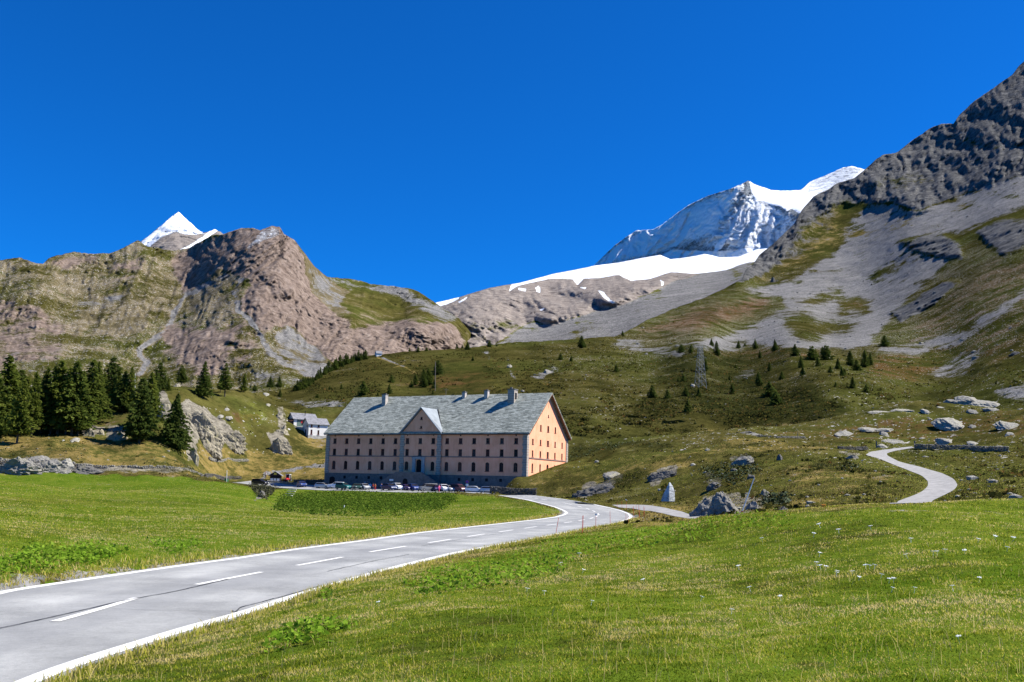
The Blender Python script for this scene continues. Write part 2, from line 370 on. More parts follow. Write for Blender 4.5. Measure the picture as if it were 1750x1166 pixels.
# walk along both edges: sections given by outer parameter, inner found by inverse of pj
secs_o = rout_at(pj); secs_i = RIN
wv = secs_o-secs_i; wl = np.linalg.norm(wv[:, :2], axis=1)[:, None]; wn = wv/wl
EI = secs_i - wn*.22; EO = secs_o + wn*.38       # asphalt edges
LOT_F = [pt(px, py, R) for px, py, R in [(850, 846.6, 205), (797, 842.6, 216.5), (730, 842.3, 226), (660, 841.3, 234), (575, 838.6, 249), (516, 835.8, 259), (450, 831.0, 269), (400, 825, 279), (378, 822.7, 288)]]
LOT_B = [hxy(HW-1.5, -12.0), hxy(HW-7, -2), hxy(40, -.3), hxy(31, -.3), hxy(10, -.3), hxy(0, -.3), pt(515, 827.3, 284)[:2], pt(478, 824.4, 290)[:2], pt(427, 821.8, 295)[:2]]
road_poly = [tuple(p[:2]) for p in EI] + [tuple(p[:2]) for p in EO[::-1]]
lot_poly = [(float(p[0]), float(p[1])) for p in LOT_F] + [(float(p[0]), float(p[1])) for p in LOT_B[::-1]]
lot_poly = [(float(EO[-1][0]), float(EO[-1][1]))][:0] + lot_poly
dR = sdist([tuple(p) for p in np.array(road_poly)[::4]], GX, GY)
dL = sdist(lot_poly, GX, GY)
house_poly = [hxy(-1, -1), hxy(HW+1, -1), hxy(HW+1, HD+1), hxy(-1, HD+1)]
dH = sdist(house_poly, GX, GY)

def visible_z(px, py, off=0.0):
    """first hit of the pixel's ray with the near terrain"""
    X, Y, Z = [float(q) for q in ray(px, py)]; az = math.atan2(X, Y); k = Z/math.hypot(X, Y)
    ia = np.interp(az, AZ, np.arange(len(AZ))); i0 = int(ia); f = ia-i0; i0 = min(i0, len(AZ)-2)
    col = GZS[:, i0]*(1-f) + GZS[:, i0+1]*f; R = np.exp(LR); h = k*R - col
    idx = np.where((h[:-1] > 0) & (h[1:] <= 0))[0]
    if len(idx) == 0: return None
    i = idx[0]; t = h[i]/(h[i]-h[i+1]); r = R[i]*(1-t)+R[i+1]*t
    return math.sin(az)*r, math.cos(az)*r, k*r
GZS = GZ.copy()
def gz(X, Y, arr=None):
    arr = GZ if arr is None else arr
    az = np.arctan2(X, Y); fa = np.interp(az, AZ, np.arange(len(AZ))); fr = np.interp(np.log(np.maximum(np.hypot(X, Y), 2.61)), LR, np.arange(len(LR)))
    a0 = np.minimum(fa.astype(int), len(AZ)-2); r0 = np.minimum(fr.astype(int), len(LR)-2); da = fa-a0; dr = fr-r0
    return (arr[r0, a0]*(1-da)*(1-dr) + arr[r0, a0+1]*da*(1-dr) + arr[r0+1, a0]*(1-da)*dr + arr[r0+1, a0+1]*da*dr)

# side road and hill track as strips through pixel pairs
SIDE = [((1046, 863.2), (1058, 867.5)), ((1075, 862.4), (1080, 869)), ((1100, 863.2), (1108, 873.5)), ((1130, 867), (1135, 878)), ((1165, 874.5), (1160, 884)), ((1196, 883.6), (1185, 887.5))]
TRACK = [((1520, 862.5), (1577, 861)), ((1533, 857.5), (1593, 856)), ((1546, 852.7), (1608, 849)), ((1575, 841), (1630, 838)), ((1586, 831), (1637, 829)), ((1586, 823), (1630, 819)), ((1575, 813), (1610, 809)), ((1546, 801.6), (1572, 798)), ((1511, 787.6), (1536, 789)),
         ((1479, 777.5), (1517, 779)), ((1486, 772.5), (1515, 775)), ((1510, 769), (1528, 771)), ((1540, 765), (1548, 767.5)), ((1558, 763.4), (1563, 765.5))]
def strip3(pairs):
    L = [visible_z(*a) for a, b in pairs]; Rr = [visible_z(*b) for a, b in pairs]
    ok = [(l, r) for l, r in zip(L, Rr) if l and r]; return [o[0] for o in ok], [o[1] for o in ok]
SL, SRR = strip3(SIDE); TL, TR = strip3(TRACK)
side_poly = [p[:2] for p in SL]+[p[:2] for p in SRR[::-1]]; track_poly = [p[:2] for p in TL]+[p[:2] for p in TR[::-1]]
dS = sdist(side_poly, GX, GY); dT = sdist(track_poly, GX, GY)
GPX, GPY = proj(GX, GY, GZ)

# land cover of the near terrain
G_ITEMS = [
 (3, .10, 12, [(960, 740), (1800, 660), (1800, 800), (1480, 800), (1300, 770), (1100, 760), (960, 760)]),
 (2, .44, 30, [(1380, 715), (1800, 680), (1800, 765), (1420, 770), (1250, 745)]),
 (1, .45, 25, [(850, 840), (970, 790), (1100, 770), (1250, 745), (1290, 760), (1200, 800), (1100, 830), (960, 850)]),
 (1, .5, 8, [(1240, 756), (1330, 748), (1420, 760), (1410, 775), (1300, 775), (1230, 768)]),
 (0, .30, 20, [(1640, 790), (1800, 780), (1800, 860), (1640, 862), (1600, 850), (1640, 820)]),
 (1, .40, 22, [(1400, 775), (1500, 790), (1570, 840), (1480, 858), (1340, 840), (1330, 800)]), (2, .4, 14, [(1300, 755), (1480, 745), (1560, 745), (1480, 768), (1330, 772)]),
 (7, .6, 8, [(1200, 790), (1290, 775), (1310, 800), (1250, 830), (1190, 820)]),
 (7, .6, 7, [(975, 757), (1050, 752), (1160, 756), (1150, 768), (1060, 765), (1000, 785), (975, 790)]),
 # left
 (1, .50, 16, [(-100, 740), (140, 735), (330, 748), (440, 765), (560, 715), (575, 830), (330, 822), (-100, 805)]),
 (0, .42, 10, [(400, 690), (440, 680), (470, 700), (455, 735), (440, 760), (420, 750), (410, 725)]),
 (2, .35, 14, [(120, 690), (230, 690), (250, 730), (180, 745), (130, 730)]),
 (2, .45, 8, [(395, 700), (450, 705), (450, 730), (400, 725)]),
 (7, .5, 6, [(0, 765), (90, 768), (145, 772), (140, 778), (60, 782), (0, 785)]), (0, .4, 4, [(95, 758), (120, 754), (145, 768), (140, 774), (100, 772)]),
 (3, .05, 6, [(300, 700), (440, 690), (500, 700), (500, 775), (300, 780)]),
 (0, .95, 4, [(-200, 803), (0, 803), (150, 809), (300, 816), (400, 826), (440, 836), (520, 836), (800, 845), (860, 850), (930, 866), (960, 876), (900, 890), (600, 926), (0, 1012), (-200, 1040)]),
 (1, .5, 9, [(0, 893), (80, 890), (400, 884), (640, 877), (640, 884), (400, 896), (150, 905), (0, 915)]),
 (1, .42, 6, [(330, 868), (480, 868), (640, 873), (640, 880), (470, 877), (330, 876)]),
 (1, .55, 8, [(0, 935), (160, 915), (300, 920), (500, 905), (500, 925), (250, 968), (0, 995)]),
 (1, .45, 7, [(-50, 835), (200, 832), (420, 848), (430, 856), (200, 845), (-50, 850)]), (1, .4, 8, [(200, 875), (480, 880), (700, 892), (560, 905), (300, 895)]), (1, .5, 5, [(640, 866), (780, 862), (900, 858), (900, 866), (760, 876), (640, 880)]),
 (7, .35, 8, [(-50, 855), (150, 850), (400, 858), (380, 864), (150, 862), (-50, 868)]), (7, .3, 8, [(0, 905), (200, 900), (350, 905), (200, 915), (0, 920)]),
 (7, .5, 5, [(850, 853), (880, 855), (935, 872), (905, 872), (870, 862)]),
 (1, .5, 5, [(0, 1012), (0, 988), (200, 965), (500, 928), (760, 894), (950, 872), (970, 876), (960, 885), (500, 940)]),
 # foreground
 (0, .56, 10, [(60, 1180), (547, 1000), (800, 950), (1000, 905), (1100, 885), (1300, 872), (1800, 845), (1900, 1300), (0, 1300)]),
 (0, .8, 14, [(1500, 1000), (1800, 960), (1800, 1180), (1500, 1180), (1350, 1080)]),
 (1, .5, 16, [(300, 1080), (600, 1010), (800, 1010), (900, 1060), (700, 1120), (400, 1160)]),
 (1, .45, 12, [(940, 940), (1020, 940), (1010, 1010), (950, 1010)]), (1, .4, 16, [(1200, 1010), (1500, 1020), (1450, 1120), (1150, 1130)]),
 (1, .45, 10, [(560, 985), (760, 955), (820, 950), (740, 985), (600, 1010)]),
 (1, .55, 8, [(560, 1000), (700, 965), (900, 926), (1000, 910), (1085, 890), (1190, 890), (1150, 897), (1040, 905), (900, 935), (620, 1000)]),
 (1, .4, 12, [(1500, 880), (1800, 868), (1800, 900), (1500, 905)]),
 (5, .9, 1.5, [(440, 838), (455, 838), (448, 852), (436, 856)]),
 ({0: 0, 1: .7, 2: .2}, 0, 3, [(1030, 868), (1100, 872), (1200, 886), (1200, 892), (1080, 900), (1095, 880)]),
 ({0: 0, 1: .5}, 0, 4, [(960, 850), (1040, 862), (1200, 862), (1340, 850), (1480, 862), (1520, 866), (1300, 878), (1200, 884), (1100, 864), (1000, 862)]),
 (5, 1, .6, [(562, 794), (520, 797), (490, 801), (468, 804), (455, 809), (447, 821)], 3.2),
 ({4: .9}, 0, 5, [(300, 712), (312, 690), (322, 684), (350, 698), (382, 722), (405, 735), (416, 757), (400, 762), (384, 750), (345, 740), (336, 760), (318, 745)]),
 ({4: .9}, 0, 4, [(262, 672), (278, 668), (296, 690), (296, 716), (280, 712)]), ({4: .85}, 0, 3, [(320, 748), (334, 748), (338, 786), (322, 786)]),
 ({4: .6}, 0, 3, [(470, 698), (484, 698), (488, 716), (492, 738), (474, 732)]), ({4: .85}, 0, 3, [(454, 742), (480, 738), (496, 756), (492, 773), (466, 772)]),
 ({4: .7}, 0, 5, [(-20, 785), (60, 780), (120, 784), (200, 797), (330, 803), (340, 812), (190, 808), (100, 804), (-20, 803)]), ({4: .7}, 0, 4, [(180, 728), (216, 730), (214, 748), (184, 746)]), ({4: .7}, 0, 4, [(142, 726), (180, 728), (178, 744), (144, 744)]),
 ({4: .85}, 0, 4, [(975, 848), (1005, 826), (1040, 812), (1064, 812), (1062, 822), (1020, 838), (995, 850)]), ({4: .8}, 0, 4, [(1104, 822), (1130, 800), (1158, 794), (1158, 806), (1125, 824), (1108, 832)]),
 ({4: .8}, 0, 4, [(1185, 868), (1210, 848), (1262, 842), (1300, 850), (1320, 870), (1262, 884), (1200, 872)]), ({4: .6, 7: .5}, 0, 4, [(1200, 812), (1235, 812), (1240, 832), (1208, 832)]),
 ({4: .7}, 0, 4, [(1245, 782), (1282, 774), (1286, 786), (1250, 792)]), ({4: .6}, 0, 3, [(1430, 775), (1468, 780), (1464, 792), (1440, 786)]), ({4: .5, 7: .6}, 0, 3, [(1318, 862), (1352, 858), (1352, 876), (1325, 878)]),
 ({7: .8}, 0, 6, [(1290, 852), (1345, 840), (1350, 866), (1310, 872)]), ({7: .7}, 0, 6, [(1040, 820), (1090, 800), (1110, 810), (1060, 830)]), ({7: .6}, 0, 5, [(1380, 790), (1440, 785), (1470, 800), (1440, 808), (1390, 805)]),
]
W = cover(GX.shape, GPX, GPY, G_ITEMS, warp=9)
nearm = (gR < 52)
W[..., 2] = np.where(gR < 60, 0, W[..., 2])
W[..., 7] = np.clip(W[..., 7]+1.3*np.clip(fbm(GX/13, GY/13, oct=6, seed=75, gain=.6)-.02, 0, 1)*(W[..., 0] < .5)*(W[..., 1] < .6)*(gR > 75), 0, 1)
W[..., 0] = np.where((gR < 9), .6, W[..., 0])
# relief
flat = np.minimum.reduce([sstep(0, 3, -dR), sstep(0, 3, -dL), sstep(0, 2, -dS), sstep(0, 2.5, -dT), sstep(0, 2, -dH)])
hum = np.clip(1-W[..., 0]*1.3, 0, 1)*sstep(60, 110, gR)*flat
hn = fbm(GX/14, GY/14, oct=5, seed=21)*1.2 + .45*fbm(GX/4.0, GY/4.0, oct=3, seed=5, ridge=True)
GZ = GZ + hum*hn*np.clip(gR/250, .35, 1.0) + .03*fbm(GX/.9, GY/.9, oct=3, seed=9)*sstep(.3, 1.5, np.minimum(-dR, -dL)) \
     + .10*fbm(GX/7, GY/7, oct=3, seed=19)*flat*(gR < 200)
gravel = sstep(-.75, -.05, dR)*(dR < .2)*np.clip(.75+1.2*fbm(GX/.8, GY/.8, oct=4, seed=131), 0, 1)*(gR < 130); W[..., 5] = np.maximum(W[..., 5], gravel*.8); W[..., 0] *= 1-gravel*.8
rk = W[..., 4]*flat*(gR > 70)*.6
GZ = GZ + rk*(1.3*fbm(GX/5, GY/5, oct=5, seed=31, ridge=True)+.3)*np.clip(gR/250, .3, 1.1)
GZ -= sstep(402, 445, gR)*35
# sink below the built surfaces
GZ -= sstep(-.1, .5, dR)*.30 + sstep(.5, 2.0, dR)*1.0
GZ -= sstep(-.1, .6, dL)*.30 + sstep(.6, 2.5, dL)*.5 + sstep(-.1, .3, dS)*.15 + sstep(-.1, .4, dT)*.15
Vg = np.stack([GX, GY, GZ], -1).reshape(-1, 3)
me = np_mesh('ground', Vg, grid_quads(*GX.shape)[:, ::-1])
vattr(me, 'c1', W[..., :4].reshape(-1, 4)); vattr(me, 'c2', W[..., 4:].reshape(-1, 4))
M_near = mk_land('meadow_and_moor', 9.0, .30, boulder_sc=2.0, fine=1.0, moorc=.72, rockc=[(.36, (.03, .028, .024)), (.45, (.11, .10, .082)), (.54, (.215, .195, .155)), (.64, (.36, .33, .265))], drycol=[(.37, (.055, .05, .015)), (.46, (.115, .095, .028)), (.54, (.175, .13, .042)), (.64, (.25, .18, .07))])
tag(link('ground', me, M_near), kind='structure')
me = np_mesh('base', [(-9000, -3000, -60), (9000, -3000, -60), (9000, 12000, -60), (-9000, 12000, -60)], [(0, 1, 2, 3)])
tag(link('valley_floor', me, M_near), kind='structure')

# ------------------------------------------------------------------ roads
t = NT('old_asphalt')
b = t.noise(.35, 4, .6); f_ = t.noise(9, 4, .8); g_ = t.noise(60, 3, .8)
colr = t.ramp(t.math('MULTIPLY_ADD', b, .45, t.math('MULTIPLY_ADD', f_, .2, t.math('MULTIPLY', g_, .35))), [(.38, (.175, .178, .178)), (.5, (.285, .289, .285)), (.62, (.41, .412, .402))])
ac_ = t.sep(t.attr('tone').outputs['Color'])[0]; trk = t.math('ABSOLUTE', t.math('SUBTRACT', t.math('FRACT', t.math('MULTIPLY', ac_, 2.0)), .5)); colr = t.mix(t.math('MULTIPLY', t.rng(t.math('ADD', trk, t.math('MULTIPLY', b, .25)), .26, .40), .30), colr, (.15, .155, .165))
pt_ = t.rng(t.noise(.09, 3, .5), .50, .56); colr = t.mix(t.math('MULTIPLY', pt_, .25), colr, (.17, .175, .185))
M_asph = t.done(colr, t.bump(g_, .01, .6), .85, .25)
t = NT('road_paint'); n = t.noise(14, 5, .8)
M_white = t.done(t.ramp(n, [(.30, (.33, .34, .35)), (.40, (.62, .62, .61)), (.7, (.74, .74, .73))]), None, .7)
t = NT('gravel_road'); n = t.noise(1.2, 6, .7)
M_grav = t.done(t.ramp(n, [(.3, (.19, .185, .18)), (.5, (.28, .275, .27)), (.7, (.38, .37, .36))]), t.bump(n, .04), .95)
M_tar = plain('tar_seam', (.03, .03, .032), .2, 5, .7)

def ribbon(name, L, Rr, mat, dz, ncross=2, kind='structure', drape=None):
    L = np.array(L, float); Rr = np.array(Rr, float); n = len(L); V = []
    for k in range(ncross):
        t_ = k/(ncross-1); P = L*(1-t_)+Rr*t_
        if drape is not None: P[:, 2] = drape(P[:, 0], P[:, 1])
        P = P.copy(); P[:, 2] += dz; V.append(P)
    V = np.stack(V, 1).reshape(-1, 3)
    me = np_mesh(name, V, grid_quads(n, ncross)); T = np.tile(np.linspace(0, 1, ncross), n); vattr(me, 'tone', np.stack([T]*4, 1))
    return tag(link(name, me, mat), kind=kind)
ribbon('road', EI, EO, M_asph, -.02, 17)
def cross(f_in, w0, w1, i0=0, i1=None, dz=0.0):
    """strip across the road given as metres from the inner (f<0: outer) edge"""
    s = slice(i0, i1)
    if f_in: a = secs_i[s]+wn[s]*w0; b_ = secs_i[s]+wn[s]*w1
    else: a = secs_o[s]-wn[s]*w1; b_ = secs_o[s]-wn[s]*w0
    return a, b_
a, b_ = cross(True, 0.0, .30); ribbon('edge_line', a, b_, M_white, -.014)
# along the outer bend the sections fan out, so the outer line follows its own samples
tn = np.gradient(ROUT[:, :2], axis=0); tn /= np.linalg.norm(tn, axis=1)[:, None]; no = np.stack([-tn[:, 1], tn[:, 0]], 1)
oi = ROUT.copy(); oi[:, :2] += no*.33
ribbon('edge_line', oi, ROUT, M_white, -.012)
# centre dashes
mid = (secs_i+secs_o)/2; cum = np.concatenate([[0], np.cumsum(np.linalg.norm(np.diff(mid[:, :2], axis=0), axis=1))])
def at(s):
    return np.array([np.interp(s, cum, mid[:, k]) for k in range(3)]), np.array([np.interp(s, cum, wn[:, k]) for k in range(3)])
def arc_of(px, py):
    q = onz(px, py, -2.8); return float(cum[int(np.argmin(np.hypot(mid[:, 0]-q[0], mid[:, 1]-q[1])))])
dash = [(arc_of(x0, y0), arc_of(x1, y1)) for x0, y0, x1, y1 in ((73, 1060, 254, 1020), (354, 999, 466, 979), (523, 966, 607, 953), (645, 943, 708, 934))]
s0 = dash[-1][1]+3.6
while s0 < cum[-1]-4: dash.append((s0, s0+4.2)); s0 += 7.9
dv, df = [], []
for s0, s1 in [(dash[0][0]-8, dash[0][0]-3.8)]+dash:
    if s0 < 0: continue
    for q in range(7):
        p, w_ = at(s0+q*(s1-s0)/6); dv += [p-w_*.095, p+w_*.095]
    nb = len(dv)-14; df += [(nb+2*i, nb+2*i+1, nb+2*i+3, nb+2*i+2) for i in range(6)]
dv = np.array(dv); dv[:, 2] += -.008
tag(link('centre_dashes', np_mesh('centre_dashes', dv, df), M_white), kind='structure')
# tar seams
def seam(pts, w):
    P = rs(pts, 60); P[:, :2] += .03*np.stack([fbm(P[:, 1]*1.5, P[:, 0]*0+3, oct=3), fbm(P[:, 1]*1.5, P[:, 0]*0+9, oct=3)], 1)
    g = np.gradient(P[:, :2], axis=0); g /= np.linalg.norm(g, axis=1)[:, None]+1e-9; q = np.stack([g[:, 1], -g[:, 0]], 1)
    ww = w*(.6+.5*np.abs(fbm(P[:, 1]*3, P[:, 0], oct=2)))[:, None]
    A = P.copy(); B = P.copy(); A[:, :2] -= q*ww; B[:, :2] += q*ww; return A, B
def opx(*l): return [onz(x, y, -2.8) for x, y in l]
for l, w_ in [([( -20, 1077), (80, 1056), (200, 1028), (300, 1010), (390, 989)], .028), ([(395, 1043), (400, 1046), (410, 1037), (440, 1030), (500, 1014), (545, 1001)], .022),
              ([(560, 976), (640, 958), (700, 947)], .02), ([(1000, 871.4), (1022, 871.4), (1040, 871.6)], .12), ([(395, 1044), (300, 1043), (190, 1040)], .010), ([(720, 933), (790, 921), (860, 911)], .02)]:
    A_, B_ = seam(opx(*l), w_); ribbon('tar_seam', A_, B_, M_tar, -.004)
def drape(off=0.0): return lambda x, y: gz(x, y, GZS)+off
ribbon('side_road', rs(SL, 60), rs(SRR, 60), M_grav, .03, 5, drape=drape())
ribbon('hill_track', rs(TL, 140), rs(TR, 140), M_grav, .03, 6, drape=drape())
# parking ground
F3 = rs([p for p in LOT_F], 60)
Bk = rs([(x, y, 0) for x, y in LOT_B], 60)
ribbon('parking_ground', F3, Bk, M_asph, .03, 14, drape=drape())
# ================================================================== MOUNTAINS: relief surfaces at their real distances
SHEETS = {}
def sheet(name, crest, x0, x1, ybase, ctrl, items, mat, dx=2.2, rows=150, relief=(), jag=(1.5, 9), seed=1, back=.25, warp=7, base_cov=None, spurs=None, darkn=1.0):
    xs = np.arange(x0, x1+dx, dx); cr = np.array(crest, float)
    yc = np.interp(xs, cr[:, 0], cr[:, 1])
    yc = yc + jag[0]*fbm(xs/jag[1], xs*0+seed, oct=4, seed=seed, ridge=True)
    C = np.array(ctrl, float); tps = TPS(C[:, :2]/300, np.log(C[:, 2]), 1e-4)
    yb = ybase(xs) if callable(ybase) else np.full(xs.shape, float(ybase))
    t = np.linspace(0, 1, rows)[:, None]
    PY = yb[None]*(1-t) + yc[None]*t; PX = np.broadcast_to(xs[None], PY.shape)
    R = np.exp(tps(PX/300, PY/300))
    X, Y, Z = pt(PX, PY, R); d = np.zeros_like(R)
    for k, (amp, sc, oct_, rid, sd) in enumerate(relief):
        d = d + amp*fbm(X/sc, Y/sc, Z/sc*1.0, oct=oct_, seed=sd+seed, ridge=rid)
    if spurs is not None: d = d + spurs(PX, PY, X, Y, Z, R)
    R2 = R + d
    X, Y, Z = pt(PX, PY, R2)
    # the far side falls away behind the crest
    bk = []
    for k in (1, 2, 3):
        Rb = R2[-1]*(1+back*k*.12); Xb, Yb, _ = pt(PX[-1], PY[-1], Rb); bk.append((Xb, Yb, Z[-1]-R2[-1]*back*k*.10))
    Xa = np.vstack([X]+[b[0][None] for b in bk]); Ya = np.vstack([Y]+[b[1][None] for b in bk]); Za = np.vstack([Z]+[b[2][None] for b in bk])
    W = np.zeros(PX.shape+(8,))
    if base_cov: 
        for c, v in base_cov.items(): W[..., c] = v
    W = cover(PX.shape, PX, PY, [(it[0], it[1], it[2]*(1 if (isinstance(it[0], dict) and 6 in it[0]) or len(it) > 4 else 1.9), *it[3:]) for it in items], base=W, warp=warp, seed=seed)
    W[..., 5] *= 1.0+.75*fbm(PX/34, PY/16, oct=4, seed=seed+70); W[..., 4] *= 1.0+.60*fbm(PX/36, PY/24, 3.3, oct=4, seed=seed+71)
    W[..., 7] = np.clip(W[..., 7]+.9*np.clip(fbm(PX/38, PY/15, 5.5, oct=5, seed=seed+72)-.05, 0, 1)*(W[..., 6] < .1)*(W[..., 4] < .3)*(W[..., 5] < .4)*darkn, 0, 1)
    W = np.concatenate([W]+[W[-1:]]*3, 0)
    me = np_mesh(name, np.stack([Xa, Ya, Za], -1).reshape(-1, 3), grid_quads(*Xa.shape))
    vattr(me, 'c1', W[..., :4].reshape(-1, 4)); vattr(me, 'c2', W[..., 4:].reshape(-1, 4))
    tag(link(name, me, mat), kind='structure')
    SHEETS[name] = (xs, yb, yc, R2, W[:rows], PX, PY)
def sheet_pt(name, px, py):
    xs, yb, yc, R2 = SHEETS[name][:4]; f = np.interp(px, xs, np.arange(len(xs))); i = min(int(f), len(xs)-2); a = f-i
    b = yb[i]*(1-a)+yb[i+1]*a; c = yc[i]*(1-a)+yc[i+1]*a
    t = min(max((py-b)/(c-b), 0), 1)*(R2.shape[0]-1); r = min(int(t), R2.shape[0]-2); q = t-r
    R = (R2[r, i]*(1-a)+R2[r, i+1]*a)*(1-q) + (R2[r+1, i]*(1-a)+R2[r+1, i+1]*a)*q
    return tuple(float(v) for v in pt(px, py, R))

BROWN = [(.36, (.042, .036, .034)), (.45, (.130, .098, .082)), (.54, (.225, .175, .148)), (.64, (.33, .275, .235))]
M_hill = mk_land('mountain_moor', 30.0, 2.4, boulder_sc=7.0, fine=1.0, strata=(1, 1, 1.1), moorc=.56, rockc=[(.36, (.018, .02, .024)), (.45, (.055, .057, .061)), (.54, (.118, .117, .117)), (.64, (.22, .212, .20))], crag=.5)  # rock ramp darkened: part of the crag's shade is put into its colour
M_left = mk_land('brown_mountain', 85.0, 8.0, rockc=BROWN, strata=(1.2, 1.2, .9), boulder_sc=6.0, moorc=.70, lushmul=.58, drycol=[(.36, (.055, .047, .024)), (.46, (.105, .088, .048)), (.54, (.155, .125, .075)), (.64, (.22, .18, .12))])
M_mid = mk_land('grey_slabs', 100.0, 9.0, strata=(.8, .8, 1.8), rockc=[(.36, (.06, .052, .05)), (.45, (.17, .145, .132)), (.54, (.27, .235, .21)), (.64, (.38, .34, .31))], snow_rock=.25)
M_snow = mk_land('snow_peak', 110.0, 16.0, strata=(1, 1, 2.4), rockc=[(.3, (.10, .125, .15)), (.5, (.20, .23, .26)), (.7, (.34, .37, .40))], snow_rock=.6)  # bluish rock ramp: the blue shade of the face is painted into it
M_pyr = mk_land('snow_pyramid', 90.0, 12.0, strata=(.7, .7, 3.5), rockc=[(.3, (.10, .09, .09)), (.5, (.24, .21, .19)), (.7, (.36, .32, .29))], snow_rock=.8)

# ---- mountain on the right with the wooded moor below it
CREST_E = [(330, 700), (380, 690), (430, 672), (470, 668), (505, 660), (540, 643), (560, 630), (585, 618), (610, 611), (640, 607), (700, 600), (760, 597), (800, 594), (835, 590), (870, 585), (930, 583), (1000, 578), (1050, 575), (1080, 562),
           (1110, 545), (1150, 528), (1200, 510), (1240, 492), (1268, 476), (1274, 462), (1287, 452), (1298, 435), (1328, 411), (1356, 384), (1370, 360), (1390, 336), (1418, 322), (1435, 311), (1459, 305), (1476, 291), (1497, 273),
           (1508, 265), (1534, 260), (1558, 241), (1590, 219), (1610, 211), (1629, 211.5), (1642, 194), (1660, 177), (1683, 160), (1707, 144), (1730, 128), (1741, 113), (1750, 105), (1790, 70), (1860, 30), (1960, 0)]
CT_E = [(400, 700, 430), (400, 760, 380), (500, 700, 520), (480, 668, 640), (560, 640, 700), (640, 607, 800), (640, 660, 560), (640, 705, 480), (560, 690, 520), (750, 597, 810), (750, 660, 560), (750, 700, 490), (880, 586, 840), (870, 640, 590), (880, 700, 450), (1000, 580, 860), (1000, 650, 560), (1000, 720, 430),
        (1000, 770, 390), (600, 770, 400), (1200, 770, 400), (1500, 770, 410), (1750, 770, 400), (1050, 575, 900), (1100, 620, 690), (1100, 700, 470), (1200, 592, 730), (1200, 660, 560), (1200, 725, 430), (1350, 596, 720), (1350, 660, 545), (1350, 725, 430), (1500, 612, 700), (1500, 680, 500), (1420, 604, 720),
        (1620, 640, 640), (1650, 690, 480), (1750, 640, 520), (1750, 690, 430), (1275, 476, 1600), (1150, 530, 1350), (1300, 540, 1250), (1250, 578, 980), (1400, 480, 1600), (1420, 586, 900), (1500, 540, 1180), (1450, 350, 2150), (1527, 262, 2450), (1540, 350, 1980), (1560, 430, 1560), (1600, 470, 1320), (1640, 200, 2550), (1640, 330, 1950),
        (1650, 420, 1420), (1650, 520, 960), (1750, 105, 2750), (1750, 200, 2300), (1750, 297, 1850), (1750, 400, 1300), (1750, 500, 880), (1750, 580, 650), (1328, 411, 1950), (1390, 336, 2250), (1300, 470, 1700), (1380, 430, 1850), (1850, 100, 2650), (1850, 300, 1750), (1850, 600, 560), (1850, 770, 380), (1570, 300, 2250), (1500, 350, 2080), (1480, 300, 2300)]
SCREE = [(1760, 290), (1700, 312), (1620, 343), (1570, 360), (1530, 350), (1490, 352), (1455, 375), (1445, 420), (1420, 440), (1370, 470), (1330, 485), (1270, 494), (1290, 505), (1335, 505), (1345, 525), (1300, 550), (1250, 572), (1160, 588), (1240, 600), (1330, 592), (1420, 597), (1480, 592), (1510, 560), (1545, 515), (1600, 470), (1620, 445), (1570, 425), (1545, 412), (1640, 395), (1700, 375), (1760, 350)]
